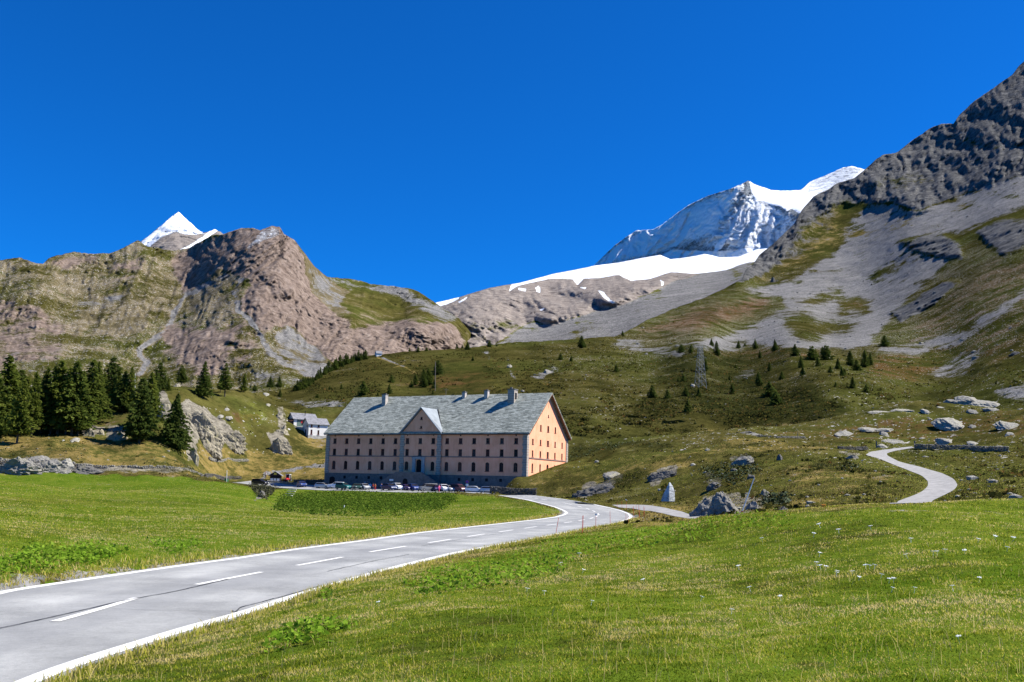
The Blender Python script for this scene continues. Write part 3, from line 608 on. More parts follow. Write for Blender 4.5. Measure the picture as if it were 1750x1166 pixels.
EI_ = [
 (3, .06, 20, [(900, 570), (1800, 560), (1800, 720), (1000, 720)]), (3, .30, 16, [(1060, 560), (1300, 480), (1800, 400), (1800, 600), (1300, 600), (1080, 605)]),
 (2, .30, 25, [(430, 660), (700, 600), (1050, 575), (1100, 700), (500, 700)]),
 (2, .46, 18, [(700, 640), (760, 620), (830, 620), (850, 660), (790, 690), (720, 680)]), (2, .54, 14, [(1080, 560), (1180, 520), (1330, 490), (1320, 540), (1200, 575), (1080, 585)]),
 (2, .60, 12, [(1500, 600), (1620, 590), (1620, 640), (1560, 655), (1480, 640)]), (2, .60, 18, [(1620, 540), (1800, 440), (1800, 600), (1700, 600), (1600, 570)]), (2, .5, 12, [(1200, 590), (1420, 592), (1400, 620), (1220, 612)]),
 (2, .42, 22, [(1560, 480), (1800, 380), (1800, 640), (1600, 640), (1480, 660), (1540, 560)]), (2, .45, 16, [(1180, 600), (1420, 600), (1480, 620), (1300, 625), (1180, 620)]), (2, .42, 14, [(1230, 690), (1330, 690), (1340, 715), (1240, 712)]),
 (0, .40, 14, [(820, 595), (850, 590), (870, 640), (900, 670), (860, 690), (800, 670)]), (0, .30, 20, [(1020, 620), (1100, 620), (1150, 720), (1020, 750), (980, 700)]), (0, .32, 20, [(480, 665), (640, 640), (760, 680), (640, 700), (500, 700)]),
 (0, .30, 20, [(1480, 600), (1800, 600), (1800, 660), (1500, 680)]), (0, .28, 14, [(1160, 700), (1380, 690), (1400, 740), (1150, 745)]),
 (7, .75, 12, [(1130, 600), (1300, 600), (1330, 650), (1400, 640), (1410, 720), (1330, 735), (1250, 720), (1170, 690), (1120, 650)]), (7, .8, 10, [(1370, 690), (1440, 690), (1450, 720), (1380, 730)]), (7, .7, 8, [(1080, 690), (1180, 660), (1160, 700), (1090, 725)]),
 (1, .45, 20, [(1270, 500), (1340, 480), (1440, 430), (1440, 370), (1380, 410), (1300, 470)]),
 (1, .5, 12, [(1120, 735), (1400, 715), (1420, 745), (1120, 760)]),
 (5, .95, 5, SCREE), (5, .75, 6, [(1500, 592), (1560, 588), (1640, 560), (1700, 530), (1760, 480), (1760, 500), (1700, 550), (1640, 585), (1570, 605), (1500, 602)]),
 (5, .6, 7, [(1590, 640), (1630, 605), (1680, 600), (1650, 640), (1600, 650)]), (5, .55, 5, [(1060, 575), (1110, 590), (1170, 600), (1160, 612), (1100, 604), (1050, 590)]), (5, .6, 5, [(1700, 660), (1760, 650), (1760, 685), (1700, 680)]),
 (5, .55, 5, [(1250, 640), (1290, 630), (1290, 650), (1255, 655)]), (5, .5, 4, [(560, 700), (640, 690), (480, 685), (470, 672), (500, 690)]),
 ({-1: 0, 0: .25, 3: .1}, 0, 9, [(1375, 515), (1400, 503), (1440, 498), (1420, 510), (1380, 525)]), ({-1: 0, 0: .2, 2: .4}, 0, 9, [(1432, 512), (1465, 506), (1492, 515), (1480, 536), (1440, 538)]),
 ({-1: 0, 0: .25, 3: .1}, 0, 9, [(1484, 470), (1510, 458), (1545, 452), (1530, 470), (1490, 482)]), ({-1: 0, 0: .3, 7: .4}, 0, 10, [(1335, 545), (1370, 533), (1400, 545), (1470, 550), (1450, 568), (1370, 580), (1340, 560)]),
 ({-1: 0, 4: .9, 0: .12}, 0, 8, [(1536, 414), (1580, 400), (1612, 400), (1640, 415), (1645, 440), (1600, 440), (1560, 428)]),
 ({-1: 0, 4: .85, 0: .2}, 0, 9, [(1668, 395), (1700, 380), (1760, 370), (1760, 420), (1720, 440), (1690, 420)]),
 ({-1: 0, 4: .75, 0: .2}, 0, 4, [(1520, 535), (1560, 515), (1610, 480), (1640, 480), (1600, 520), (1540, 550)]),
 ({-1: 0, 4: 1.0}, 0, 5, [(1255, 482), (1276, 455), (1340, 395), (1372, 350), (1500, 255), (1620, 200), (1760, 90), (1900, -20), (1900, 250), (1765, 293), (1600, 347), (1560, 362), (1530, 348), (1440, 345), (1400, 375), (1350, 430), (1300, 470)]),
 ({4: .5, 1: .35}, 0, 8, [(1495, 300), (1560, 290), (1600, 310), (1540, 330), (1480, 330)]), ({4: .5, 0: .2}, 0, 8, [(1640, 230), (1700, 240), (1750, 260), (1700, 262), (1650, 250)]),
 ({1: .8, 5: .6}, 0, 14, [(1440, 400), (1500, 370), (1600, 360), (1720, 310), (1640, 370), (1520, 410), (1450, 440)]),
 ({4: .45, 1: .5}, 0, 12, [(1300, 470), (1350, 400), (1400, 350), (1450, 320), (1490, 345), (1440, 350), (1430, 400), (1360, 450)]),
 (1, .8, 2.0, [(645, 611), (660, 616), (690, 628), (700, 633), (712, 637)], 3.0), (5, 1, 1.5, [(655, 612), (690, 627)], 2.2), (1, .7, 2.0, [(664, 640), (672, 628), (690, 622)], 2.2), (5, .42, 4, [(868, 608), (876, 640), (886, 660), (895, 690)], 4),
 (5, .7, 3, [(905, 645), (945, 628), (955, 632), (925, 648)]), ({5: 1}, 0, 1.2, [(520, 704), (545, 701), (585, 699), (640, 698)], 3.2), (5, .8, 2.5, [(827, 600), (836, 601), (834, 612), (829, 606)]),
]
def rocky(PX, PY, s, seed, shear=0.0, tall=3.0):
    """ribs and gullies running downhill, broken by ledges and blocks"""
    a = fbm(PX/s/1.6, PY/s/1.6, oct=4, seed=seed+9)*.9
    r = fbm((PX+shear*PY)/s+a, PY/(tall*s)+a*.6, oct=6, seed=seed, ridge=True, gain=.62)-.2
    l = fbm(PX/s*1.3, PY/s*1.5+a, oct=6, seed=seed+4, gain=.68)
    return r*.8+l*.55
def spur_e(PX, PY, X, Y, Z, R):
    crag = sstep(-14, 14, sdist([(1255, 482), (1276, 455), (1340, 395), (1372, 350), (1500, 240), (1620, 190), (1760, 80), (1900, -60), (1900, 250), (1765, 293), (1600, 347), (1560, 362), (1530, 348), (1440, 345), (1400, 375), (1350, 430), (1300, 470)], PX, PY))
    d = crag*(rocky(PX, PY, 30, 44, .25, 1.5)*34 + 12*fbm(PX/7, PY/9, oct=4, seed=49, gain=.65) + 20*(fbm(PX/62+.3*fbm(PX/30, PY/30), PY/44, oct=3, seed=52, ridge=True)-.2))
    # the foot of the crag is a cliff
    d += crag*-45
    for poly in ([(1536, 414), (1580, 400), (1612, 400), (1640, 415), (1645, 440), (1600, 440), (1560, 428)], [(1668, 395), (1700, 380), (1760, 370), (1760, 420), (1720, 440), (1690, 420)], [(1520, 535), (1560, 515), (1610, 480), (1640, 480), (1600, 520), (1540, 550)]):
        m = sstep(-4, 6, sdist(poly, PX, PY)); d += m*(-30+26*fbm(X/40, Y/40, Z/40, oct=4, seed=48, ridge=True))
    return d*np.clip(R/1500, .3, 1.2)
sheet('mountain_slope', CREST_E, 330, 1960, 772, CT_E, EI_, M_hill, dx=2.3, rows=300, jag=(1.2, 14), seed=2, warp=6,
      relief=[(24, 150, 4, False, 3), (9, 38, 4, True, 5), (2.2, 10, 3, False, 7)], spurs=spur_e)

# ---- brown massif on the left
CREST_F = [(-600, 380), (-400, 410), (-200, 430), (-40, 440), (0, 444), (36, 441), (55, 448), (74, 450), (82, 441), (100, 436), (126, 430), (165, 434.5), (192, 432), (214, 421), (235, 410), (250, 420), (296, 429), (324, 423), (345, 412), (362, 402), (381.6, 400), (392, 396), (412, 389.5), (425, 390), (445, 392.7), (464.5, 386), (478, 387), (485, 399), (504, 411), (523, 436),
           (537, 455), (559, 473), (576, 474.5), (614, 478.6), (633, 485.5), (691, 491), (716, 498), (732, 509), (746, 518.5), (757, 527), (784, 543), (805, 570), (830, 612), (860, 640)]
CT_F = [(-560, 430, 2900), (-560, 690, 1400), (-560, 560, 2200), (-100, 440, 2900), (-100, 660, 1500), (0, 450, 2900), (0, 560, 2250), (0, 660, 1500), (60, 500, 2500), (130, 435, 3000), (130, 520, 2550), (150, 600, 1950), (150, 660, 1500), (240, 415, 3050), (250, 500, 2620), (240, 590, 2050), (325, 423, 3080), (318, 490, 2780), (295, 540, 2400), (250, 610, 1980), (280, 660, 1500), (360, 450, 2780), (400, 392, 2900),
        (385, 470, 2570), (360, 540, 2170), (360, 600, 1800), (400, 660, 1450), (465, 387, 2800), (470, 450, 2450), (450, 520, 2130), (430, 580, 1850), (500, 650, 1400), (480, 590, 1850), (525, 440, 2750), (530, 520, 2380), (520, 600, 1900), (560, 473, 2950), (600, 510, 2780), (600, 545, 2380), (600, 600, 2000), (690, 492, 3100), (690, 535, 2780), (700, 550, 2420), (700, 600, 2150),
        (760, 530, 2950), (760, 560, 2480), (760, 600, 2380), (800, 565, 2750), (830, 620, 2600), (620, 480, 3200), (660, 640, 1700)]
FI_ = [
 (1, .42, 30, [(-300, 380), (900, 380), (900, 700), (-300, 700)]),
 (3, .35, 20, [(-200, 440), (400, 380), (600, 680), (-200, 700)]),
 (4, .50, 14, [(-200, 500), (60, 500), (130, 560), (100, 640), (-200, 640)]), (4, .46, 14, [(170, 440), (240, 425), (260, 450), (240, 500), (180, 480), (150, 460)]), (4, .6, 6, [(75, 443), (165, 437), (160, 455), (110, 460), (80, 452)]),
 (1, .55, 25, [(0, 440), (180, 440), (320, 440), (340, 540), (200, 560), (100, 520)]), (0, .22, 15, [(80, 570), (260, 530), (330, 480), (340, 520), (260, 600), (60, 640)]),
 (5, .55, 8, [(120, 520), (200, 500), (240, 505), (180, 522), (130, 530)]), (1, .9, 5, [(115, 565), (160, 530), (165, 545), (130, 575)]), ({1: .9, 5: .3}, 0, 6, [(165, 565), (210, 535), (255, 530), (240, 560), (200, 570)]),
 (5, .9, 4, [(0, 615), (50, 590), (45, 600), (10, 628)]), (5, .5, 6, [(20, 650), (110, 580), (120, 585), (60, 640)]),
 (4, .9, 10, [(290, 440), (340, 415), (400, 390), (440, 392), (400, 450), (350, 480), (310, 500)]), (1, .9, 8, [(395, 392), (440, 392), (445, 405), (390, 470), (330, 530), (345, 490)]),
 (4, .75, 12, [(280, 560), (340, 550), (430, 560), (430, 620), (350, 650), (270, 610)]), (1, .6, 14, [(345, 520), (400, 470), (410, 540), (360, 560)]),
 ({5: .9, 1: .9}, 0, 3, [(312, 440), (315, 490), (318, 505), (298, 535), (284, 565), (262, 580), (238, 598), (246, 612), (254, 620), (238, 640)], 9), ({5: .8, 1: .9}, 0, 3, [(385, 470), (350, 490), (322, 505)], 8),
 (4, 1.0, 8, [(385, 460), (440, 400), (480, 383), (505, 410), (530, 450), (535, 500), (600, 545), (600, 500+60), (690, 548), (770, 552), (800, 580), (790, 620), (560, 620), (510, 590), (470, 560), (440, 580), (405, 530), (420, 480)]),
 ({4: 1, 6: .50}, 0, 3, [(445, 392), (464, 386), (480, 388), (478, 402), (440, 420), (415, 440), (430, 415)]),
 ({-1: 0, 5: .5, 1: 1}, 0, 4, [(523, 440), (537, 455), (560, 473), (600, 500), (592, 515), (600, 535), (560, 530), (530, 490)]), ({-1: 0, 5: .6, 1: .4}, 0, 6, [(560, 473), (690, 490), (735, 510), (790, 545), (760, 550), (700, 520), (640, 500), (600, 495)]),
 ({-1: 0, 0: .35, 1: .35}, 0, 4, [(590, 505), (620, 495), (680, 512), (690, 540), (670, 545), (640, 530), (610, 532), (585, 520)]),
 ({-1: 0, 5: .7, 1: .9}, 0, 4, [(470, 575), (490, 555), (520, 575), (560, 610), (575, 640), (560, 660), (520, 640), (480, 610)]), ({-1: 0, 5: .8, 1: .8}, 0, 3, [(410, 480), (400, 500), (410, 530), (440, 560), (455, 600), (520, 640)], 9),
 (0, .3, 14, [(380, 600), (470, 600), (520, 660), (380, 665)]), (4, .5, 8, [(400, 540), (440, 560), (440, 600), (390, 620)]), (5, .4, 8, [(430, 610), (520, 650), (500, 665), (420, 650)]),
]
def spur_f(PX, PY, X, Y, Z, R):
    m = sstep(-30, 22, sdist([(385, 460), (440, 400), (480, 375), (510, 400), (535, 450), (545, 500), (600, 545), (690, 548), (770, 552), (810, 580), (790, 630), (560, 630), (510, 590), (470, 560), (440, 580), (405, 530), (420, 480)], PX, PY))
    q = (PX*.62+PY*.785); a = fbm(PX/40, PY/40, oct=3, seed=77)*6; sm = sstep(-12, 12, sdist([(370, 480), (400, 430), (440, 392), (480, 380), (508, 405), (500, 440), (440, 470), (400, 500)], PX, PY))
    m = m*(1-.6*sm)
    return sm*(30*fbm((q+a)/7, PX/120, oct=4, seed=78, ridge=True, gain=.6)) + m*rocky(PX, PY, 34, 61, .5, 2.4)*62 + (1-m)*(rocky(PX, PY, 26, 66, .6, 3.4)*40+9*fbm(PX/6, PY/8, oct=4, seed=67, gain=.65)) + m*15*fbm(PX/6, PY/8, oct=4, seed=68, gain=.65)
sheet('left_massif', CREST_F, -560, 862, lambda x: np.interp(x, [-260, 400, 600, 862], [700, 680, 665, 640]), CT_F, FI_, M_left, dx=2.2, rows=170, jag=(1.6, 16), seed=3,
      relief=[(50, 420, 4, True, 3), (14, 95, 4, False, 5), (5, 28, 3, False, 8)], spurs=spur_f, darkn=.6)

# ---- snow pyramid behind it
CREST_G = [(190, 470), (225, 430), (240, 413), (263, 396), (280, 382), (288, 374), (305, 362), (318, 374), (330, 385), (342, 396), (349, 398), (368, 391.6), (382, 400), (400, 415), (430, 450)]
GI_ = [({4: 1.0}, 0, 3, [(180, 360), (440, 360), (440, 480), (180, 480)]),
       ({6: .74}, 0, 4, [(238, 415), (305, 358), (345, 393), (352, 402), (330, 400), (300, 397), (275, 408), (255, 425)]), ({6: .66}, 0, 5, [(258, 412), (285, 385), (305, 376), (330, 396), (300, 396)]),
       ({6: .9}, 0, 2.5, [(307, 398), (325, 390), (345, 396), (335, 402), (315, 402)]), ({6: .85}, 0, 3, [(300, 430), (330, 415), (365, 390), (375, 395), (340, 415), (315, 430)])]
sheet('snow_pyramid', CREST_G, 190, 430, 475, [(190, 470, 5600), (305, 363, 6000), (305, 410, 5500), (240, 440, 5450), (360, 400, 5700), (360, 440, 5300), (430, 460, 5500), (305, 475, 5000)], GI_, M_pyr, dx=1.6, rows=80, jag=(1.0, 8), seed=4,
      relief=[(90, 300, 5, True, 3), (25, 80, 3, True, 4)], warp=3)

# ---- grey slabs, moraine and glacier in the middle
CREST_H = [(700, 530), (730, 524), (746, 516.8), (784, 508.5), (798, 503.5), (836, 492), (889, 483), (915, 476), (944, 468.5), (982, 461), (1011, 455), (1055, 449.5), (1090, 442), (1128, 435.5), (1145, 443), (1160, 442), (1205, 434), (1229, 440), (1260, 439), (1290, 427), (1320, 424), (1360, 420)]
MOR = [(848, 588), (880, 566), (915, 549), (944, 555), (1020, 531), (1066, 521), (1116, 499), (1148, 482), (1200, 467), (1290, 447), (1380, 420), (1380, 620), (848, 620)]
SNH = [(870, 500), (886, 489), (900, 486), (924, 478.5), (950, 476), (979, 477), (988, 487), (999, 477), (1061, 470), (1078, 480), (1113, 477), (1148, 466), (1189, 468), (1240, 462), (1287, 448), (1400, 430), (1400, 400), (1100, 400), (980, 440), (880, 478)]
HI_ = [({4: 1}, 0, 3, [(600, 400), (1400, 400), (1400, 640), (600, 640)]), ({4: .6, 1: .5}, 0, 12, [(790, 540), (900, 545), (880, 580), (800, 590)]),
       ({-1: 0, 5: 1}, 0, 3, MOR), ({-1: 0, 6: 1.3}, 0, 1.5, SNH), ({-1: 0, 6: 1.3}, 0, 1, [(735, 530), (740, 500), (786, 500), (784, 511), (766, 521)]), ({6: 1.2}, 0, 1, [(782, 517), (800, 507), (796, 512), (785, 518)]),
       ({6: 1.2}, 0, 1.2, [(885, 493), (897, 494), (896, 498), (886, 496)]), ({6: 1.2}, 0, 1.2, [(914, 492), (920, 488), (924, 500), (916, 498)]), ({6: 1.2}, 0, 1.2, [(1020, 497), (1030, 500), (1042, 512), (1056, 519), (1046, 518), (1030, 508)]),
       ({6: 1.2}, 0, 1.2, [(922, 530), (931, 526), (926, 532)]), ({6: 1.1}, 0, 1.2, [(1127, 478), (1133, 482), (1132, 491), (1128, 486)]), ({6: 1.1}, 0, 1.2, [(990, 490), (1003, 493), (1000, 496)])]
def spur_h(PX, PY, X, Y, Z, R):
    m = 1-sstep(-10, 8, sdist(MOR, PX, PY)); m *= 1-sstep(-8, 4, sdist(SNH, PX, PY)); d = m*rocky(PX, PY, 36, 71, -1.2, 1.2)*95
    for cx, cy, rx, ry, am in ((1040, 500, 48, 20, -230), (1110, 485, 40, 15, -170), (950, 535, 45, 22, -170), (900, 505, 40, 16, -120), (820, 530, 45, 30, -120), (975, 492, 30, 12, -120)):
        q = ((PX-cx)/rx)**2+((PY-cy)/ry)**2; d += am*np.exp(-q*q*.8)*m
    return d
sheet('grey_saddle', CREST_H, 700, 1360, lambda x: np.interp(x, [700, 800, 1360], [640, 625, 610]), [(700, 540, 3600), (700, 620, 3000), (784, 511, 3700), (836, 492, 3950), (900, 483, 4250), (1000, 458, 5100), (1130, 437, 5400), (1200, 436, 5300), (1290, 430, 5000), (1360, 422, 4800), (790, 560, 2900), (900, 530, 3400), (1000, 500, 3800), (1000, 480, 4300), (1060, 475, 4200), (1180, 470, 3950),
      (880, 590, 2600), (1000, 560, 2750), (1100, 520, 3050), (1290, 470, 3350), (1050, 600, 2400), (1250, 600, 2200), (1360, 450, 3500), (1360, 600, 2200)], HI_, M_mid, dx=2.2, rows=110, jag=(.5, 20), seed=5, relief=[(16, 200, 4, False, 3), (5, 40, 3, False, 4)], spurs=spur_h, warp=4)

# ---- high snow mountain
CREST_I = [(960, 500), (1000, 468), (1014, 454.7), (1037, 432), (1055, 416), (1069, 406), (1087, 394), (1116, 392.6), (1131, 384), (1148, 371), (1177, 350), (1212, 334), (1246, 323.5), (1267, 315), (1278.6, 308.5), (1290, 315), (1318, 325), (1342, 326), (1369, 324.5), (1383, 311.5), (1400, 304), (1418, 297), (1441, 286), (1455, 284), (1476, 289), (1510, 300), (1560, 330)]
SAD = [(1278, 300), (1318, 318), (1369, 316), (1383, 300), (1460, 270), (1600, 300), (1600, 420), (1400, 400), (1375, 362), (1366, 364), (1352, 355), (1344, 360), (1335, 352), (1318, 350), (1305, 342), (1293, 343), (1284, 325)]
II_ = [({4: 1, 6: .42}, 0, 3, [(900, 200), (1700, 200), (1700, 600), (900, 600)]), ({6: .70}, 0, 14, [(1010, 460), (1090, 390), (1270, 312), (1262, 335), (1220, 400), (1100, 440)]), ({6: .60}, 0, 10, [(1280, 330), (1262, 350), (1215, 400), (1180, 425), (1370, 430), (1370, 380), (1340, 360)]),
       ({6: 1.3}, 0, 1.5, SAD), ({6: .6}, 0, 4, [(1383, 311), (1400, 300), (1455, 280), (1480, 288), (1440, 320), (1400, 335), (1375, 330)]), ({6: .9}, 0, 3, [(1018, 452), (1060, 420), (1080, 405), (1075, 425), (1050, 445)]),
       ({6: .95}, 0, 3, [(1090, 430), (1130, 412), (1145, 420), (1110, 435)]), ({6: 1.1}, 0, 2, [(1225, 420), (1240, 405), (1245, 402), (1232, 425), (1222, 430)]), ({6: 1.2}, 0, 3, [(1120, 445), (1150, 428), (1225, 432), (1300, 425), (1400, 425), (1400, 500), (1000, 500), (1010, 462), (1060, 450)])]
def spur_i(PX, PY, X, Y, Z, R):
    m = 1-sstep(-6, 3, sdist(SAD, PX, PY)); return m*rocky(PX, PY, 34, 81, .7, 3.0)*95
sheet('high_snow_mountain', CREST_I, 960, 1560, 500, [(960, 490, 7300), (1014, 455, 7000), (1087, 394, 6900), (1087, 450, 6700), (1177, 350, 6650), (1177, 440, 6350), (1278, 309, 6250), (1262, 350, 6080), (1225, 400, 6060), (1225, 440, 6010), (1296, 345, 6150), (1340, 327, 6700), (1335, 352, 6030), (1340, 370, 5930), (1300, 400, 5920), (1370, 425, 5800),
      (1375, 362, 5860), (1400, 306, 7000), (1455, 285, 7100), (1400, 335, 6500), (1560, 340, 6800), (1500, 400, 5800), (1300, 490, 5500), (960, 500, 7200), (1100, 490, 6400)], II_, M_snow, dx=1.8, rows=120, jag=(.8, 10), seed=6, relief=[(12, 120, 4, True, 3)], spurs=spur_i, warp=4)
# ================================================================== MATERIALS for built things
t = NT('salmon_render'); n = t.noise(.35, 6, .65); n2 = t.noise(2.0, 5, .8, vec=t.mapping(t.pos, (1, 1, .12))); n3 = t.noise(9, 3, .7)
M_pink = t.done(t.ramp(t.math('MULTIPLY_ADD', n, .4, t.math('MULTIPLY_ADD', n2, .4, t.math('MULTIPLY', n3, .2))), [(.38, (.70, .31, .18)), (.5, (.86, .395, .245)), (.6, (.90, .46, .30))]), None, .95, .0)
t = NT('plinth_stone'); n = t.noise(1.1, 6, .7); M_plinth = t.done(t.ramp(n, [(.3, (.09, .09, .09)), (.7, (.20, .19, .18))]), t.bump(n, .05), .9)
t = NT('quoin_stone'); z_ = t.sep(t.pos); bk_ = t.n.new('ShaderNodeTexWave'); bk_.bands_direction = 'Z'; bk_.inputs['Scale'].default_value = .5; bk_.inputs['Distortion'].default_value = 0
t.l.new(t.pos, bk_.inputs['Vector']); n = t.noise(1.6, 4)
M_quoin = t.done(t.mix(.35, t.ramp(n, [(.3, (.22, .19, .165)), (.7, (.42, .375, .33))]), t.ramp(bk_.outputs['Fac'], [(.05, (.12, .11, .10)), (.2, (.42, .38, .34))])), None, .9)
t = NT('slab_roof'); tc = t.n.new('ShaderNodeTexCoord'); br_ = t.n.new('ShaderNodeTexBrick'); br_.offset = .5
mp = t.n.new('ShaderNodeMapping'); mp.inputs['Rotation'].default_value = (math.radians(-90), 0, 0); t.l.new(tc.outputs['Object'], mp.inputs['Vector'])
for k, v in (('Scale', 1.0), ('Mortar Size', .05), ('Brick Width', 1.3), ('Row Height', .42), ('Mortar Smooth', .3), ('Bias', 0.0)): br_.inputs[k].default_value = v
wv_ = t.noise(.3, 3, .6, vec=tc.outputs['Object']); vm = t.n.new('ShaderNodeVectorMath'); vm.operation = 'MULTIPLY_ADD'
cmb = t.n.new('ShaderNodeCombineXYZ'); t.l.new(t.math('MULTIPLY', wv_, .7), cmb.inputs[1]); t.l.new(t.math('MULTIPLY', wv_, 3.0), cmb.inputs[0])
vm.operation = 'ADD'; t.l.new(mp.outputs[0], vm.inputs[0]); t.l.new(cmb.outputs[0], vm.inputs[1]); t.l.new(vm.outputs[0], br_.inputs['Vector'])
br_.inputs['Color1'].default_value = (.09, .10, .085, 1); br_.inputs['Color2'].default_value = (.46, .48, .42, 1); br_.inputs['Mortar'].default_value = (.04, .045, .05, 1)
n1 = t.noise(.25, 4, .6); lich = t.rng(t.noise(.5, 6, .75, dist=.6), .60, .72)
rc_ = t.mix(.5, br_.outputs['Color'], t.ramp(t.noise(1.9, 6, .8, vec=t.mapping(tc.outputs['Object'], (.4, 1.6, 2.6))), [(.39, (.07, .08, .07)), (.5, (.24, .26, .225)), (.59, (.56, .58, .51))]))
rc_ = t.mix(t.math('MULTIPLY', lich, .35), rc_, (.34, .27, .17))
M_roof = t.done(rc_, t.bump(br_.outputs['Fac'], .06, -.6), .85, .2)
M_slate = plain('grey_slate', (.20, .20, .22), .2, 1.5, .8)
M_metal = plain('pale_sheet_metal', (.24, .27, .30), .12, .6, .6, .2)
M_brown = plain('brown_wood', (.16, .075, .045), .25, 3, .7)
M_dwood = plain('dark_wood', (.035, .02, .03), .25, 3, .8)
M_frame = plain('window_frame', (.17, .055, .04), .2, 3, .7)
M_glass = plain('dark_glass', (.012, .009, .009), .2, 1, .35, .15)
M_dark = plain('dark_opening', (.01, .01, .012), .1, 1, .9)
M_wall_w = plain('white_render', (.78, .76, .72), .05, .8, .9)
M_wood_g = plain('green_panel', (.14, .2, .17), .1, 2, .8)
M_redp = plain('red_paint', (.6, .03, .03), .1, 4, .4, .5)
M_tyre = plain('tyre_rubber', (.02, .02, .02), .1, 8, .8)
M_rim = plain('wheel_rim', (.35, .35, .36), .1, 8, .35, .5, .6)
M_yel = plain('yellow_sign', (.8, .6, .08), .05, 3, .6)
M_whp = plain('white_board', (.82, .82, .82), .04, 3, .6)
M_steel = plain('galvanised_steel', (.24, .25, .25), .1, 3, .5, .5, .5)
M_polew = plain('weathered_pole', (.22, .18, .14), .2, 4, .9)
M_lamp = plain('lamp_glass', (.7, .7, .68), .05, 4, .15, .6)
M_tail = plain('tail_lamp', (.35, .01, .01), .05, 4, .2, .5)

FRAMES = [M_frame, M_frame, plain('window_frame_worn', (.20, .11, .085), .25, 3), plain('window_frame_dark', (.09, .045, .04), .25, 3)]
PANES = [M_glass, M_glass, M_glass, plain('curtained_glass', (.10, .06, .05), .3, 2, .5, .1), plain('grey_glass', (.05, .05, .055), .3, 2, .4, .1)]
def wall_strips(mb, mapf, zl, zr, z0, z1, ops, zbreaks=()):
    """wall in plane (s,z) between edge functions zl(z), zr(z) with rectangular openings (s0,s1,z0,z1,arch)"""
    zs = sorted({z0, z1, *[o[2] for o in ops if z0 < o[2] < z1], *[o[3] for o in ops if z0 < o[3] < z1], *zbreaks})
    for a, b in zip(zs[:-1], zs[1:]):
        m_ = (a+b)/2; row = sorted([o for o in ops if o[2] < m_ < o[3]])
        xa, xb = zl(a), zl(b)
        for o in row+[None]:
            ya, yb = (o[0], o[0]) if o else (zr(a), zr(b))
            vs = [mapf(xa, 0, a), mapf(ya, 0, a), mapf(yb, 0, b), mapf(xb, 0, b)]
            if abs(yb-xb) < 1e-6: vs = vs[:3]
            elif abs(ya-xa) < 1e-6: vs = vs[1:]
            mb.add(vs, [tuple(range(len(vs)))])
            if o: xa = xb = o[1]
    for s0, s1, a, b, arch in ops:                                   # reveals
        d = .28
        for p, q in (((s0, a), (s1, a)), ((s1, a), (s1, b)), ((s1, b), (s0, b)), ((s0, b), (s0, a))):
            mb.add([mapf(p[0], 0, p[1]), mapf(q[0], 0, q[1]), mapf(q[0], d, q[1]), mapf(p[0], d, p[1])], [(0, 1, 2, 3)])
        if arch:
            r = (s1-s0)/2; c = (s0+s1)/2
            for sg in (-1, 1):
                pts = [(c+sg*r, b)] + [(c+sg*r*math.cos(th), b-r+r*math.sin(th)) for th in [i*math.pi/10 for i in range(6)]]
                mb.add([mapf(p[0], -.002, p[1]) for p in pts], [tuple(range(len(pts)))])
def window(parent, mapf, s0, s1, a, b, arch=False, bars=True, mat=None):
    """frame with cross bars and a recessed pane (pane is a sub-part)"""
    mb = MB(); w_ = .11
    def bx(p0, p1, q0, q1, d0, d1):
        vs = [mapf(s, d, z) for z in (q0, q1) for d in (d0, d1) for s in (p0, p1)]
        mb.add(vs, [(0, 2, 3, 1), (4, 5, 7, 6), (0, 1, 5, 4), (2, 6, 7, 3), (0, 4, 6, 2), (1, 3, 7, 5)])
    bx(s0, s0+w_, a, b, .12, .2); bx(s1-w_, s1, a, b, .12, .2); bx(s0+w_, s1-w_, a, a+w_, .12, .2); bx(s0+w_, s1-w_, b-w_, b, .12, .2)
    if bars:
        c = (s0+s1)/2; bx(c-.04, c+.04, a+w_, b-w_, .13, .19); m_ = a+(b-a)*.62; bx(s0+w_, s1-w_, m_-.03, m_+.03, .14, .18)
    bx(s0-.12, s1+.12, a-.14, a-.01, -.10, .1)
    fr = mb.build('window', mat or random.choice(FRAMES), parent)
    p = MB(); p.add([mapf(s0, .22, a), mapf(s1, .22, a), mapf(s1, .22, b), mapf(s0, .22, b)], [(0, 1, 2, 3)])
    p.build('pane', random.choice(PANES), fr)
    return fr

# ================================================================== HOSPICE
H = empty('hospice', HO, -HY, 'long pink hospice with a grey slab roof and central gable behind the parked cars', 'building')
ZE, ZB, ZP, ZR = 14.2, 8.22, 3.6, 25.2
bays = [2.73+4*i for i in range(15)]
mf = lambda s, d, z: (s, d, z)                      # front
ma = lambda s, d, z: (s, -.35+d, z)                 # central projection
mg = lambda s, d, z: (HW-d, s, z)                   # right gable: s along depth
mwall = MB()
A0, A1 = 24.75, 37.0; AC = (A0+A1)/2
fo, ao = [], []
for i, u in enumerate(bays):
    L = ao if A0 < u < A1 else fo
    for k, (a, b, arch, hw) in enumerate(((11.6, 13.05, 0, .52), (8.45, 10.2, 0, .52), (4.7, 6.95, 1, .56))):
        if i == 7 and k == 2: continue
        L.append((u-hw, u+hw, a, b, arch))
c0 = lambda x: (lambda z: x)
wall_strips(mwall, mf, c0(0), c0(A0), ZP, ZE, [o for o in fo if o[1] < A0]); wall_strips(mwall, mf, c0(A1), c0(HW), ZP, ZE, [o for o in fo if o[0] > A1])
DA = 20.7; k_ = (DA-14.2)/(AC-A0)
door = (AC-1.15, AC+.55, ZP, 7.5, 1)
round_ops = [(AC-.35, AC+.25, 17.9, 18.6, 0), (AC-.35, AC+.25, 15.6, 16.2, 0)]
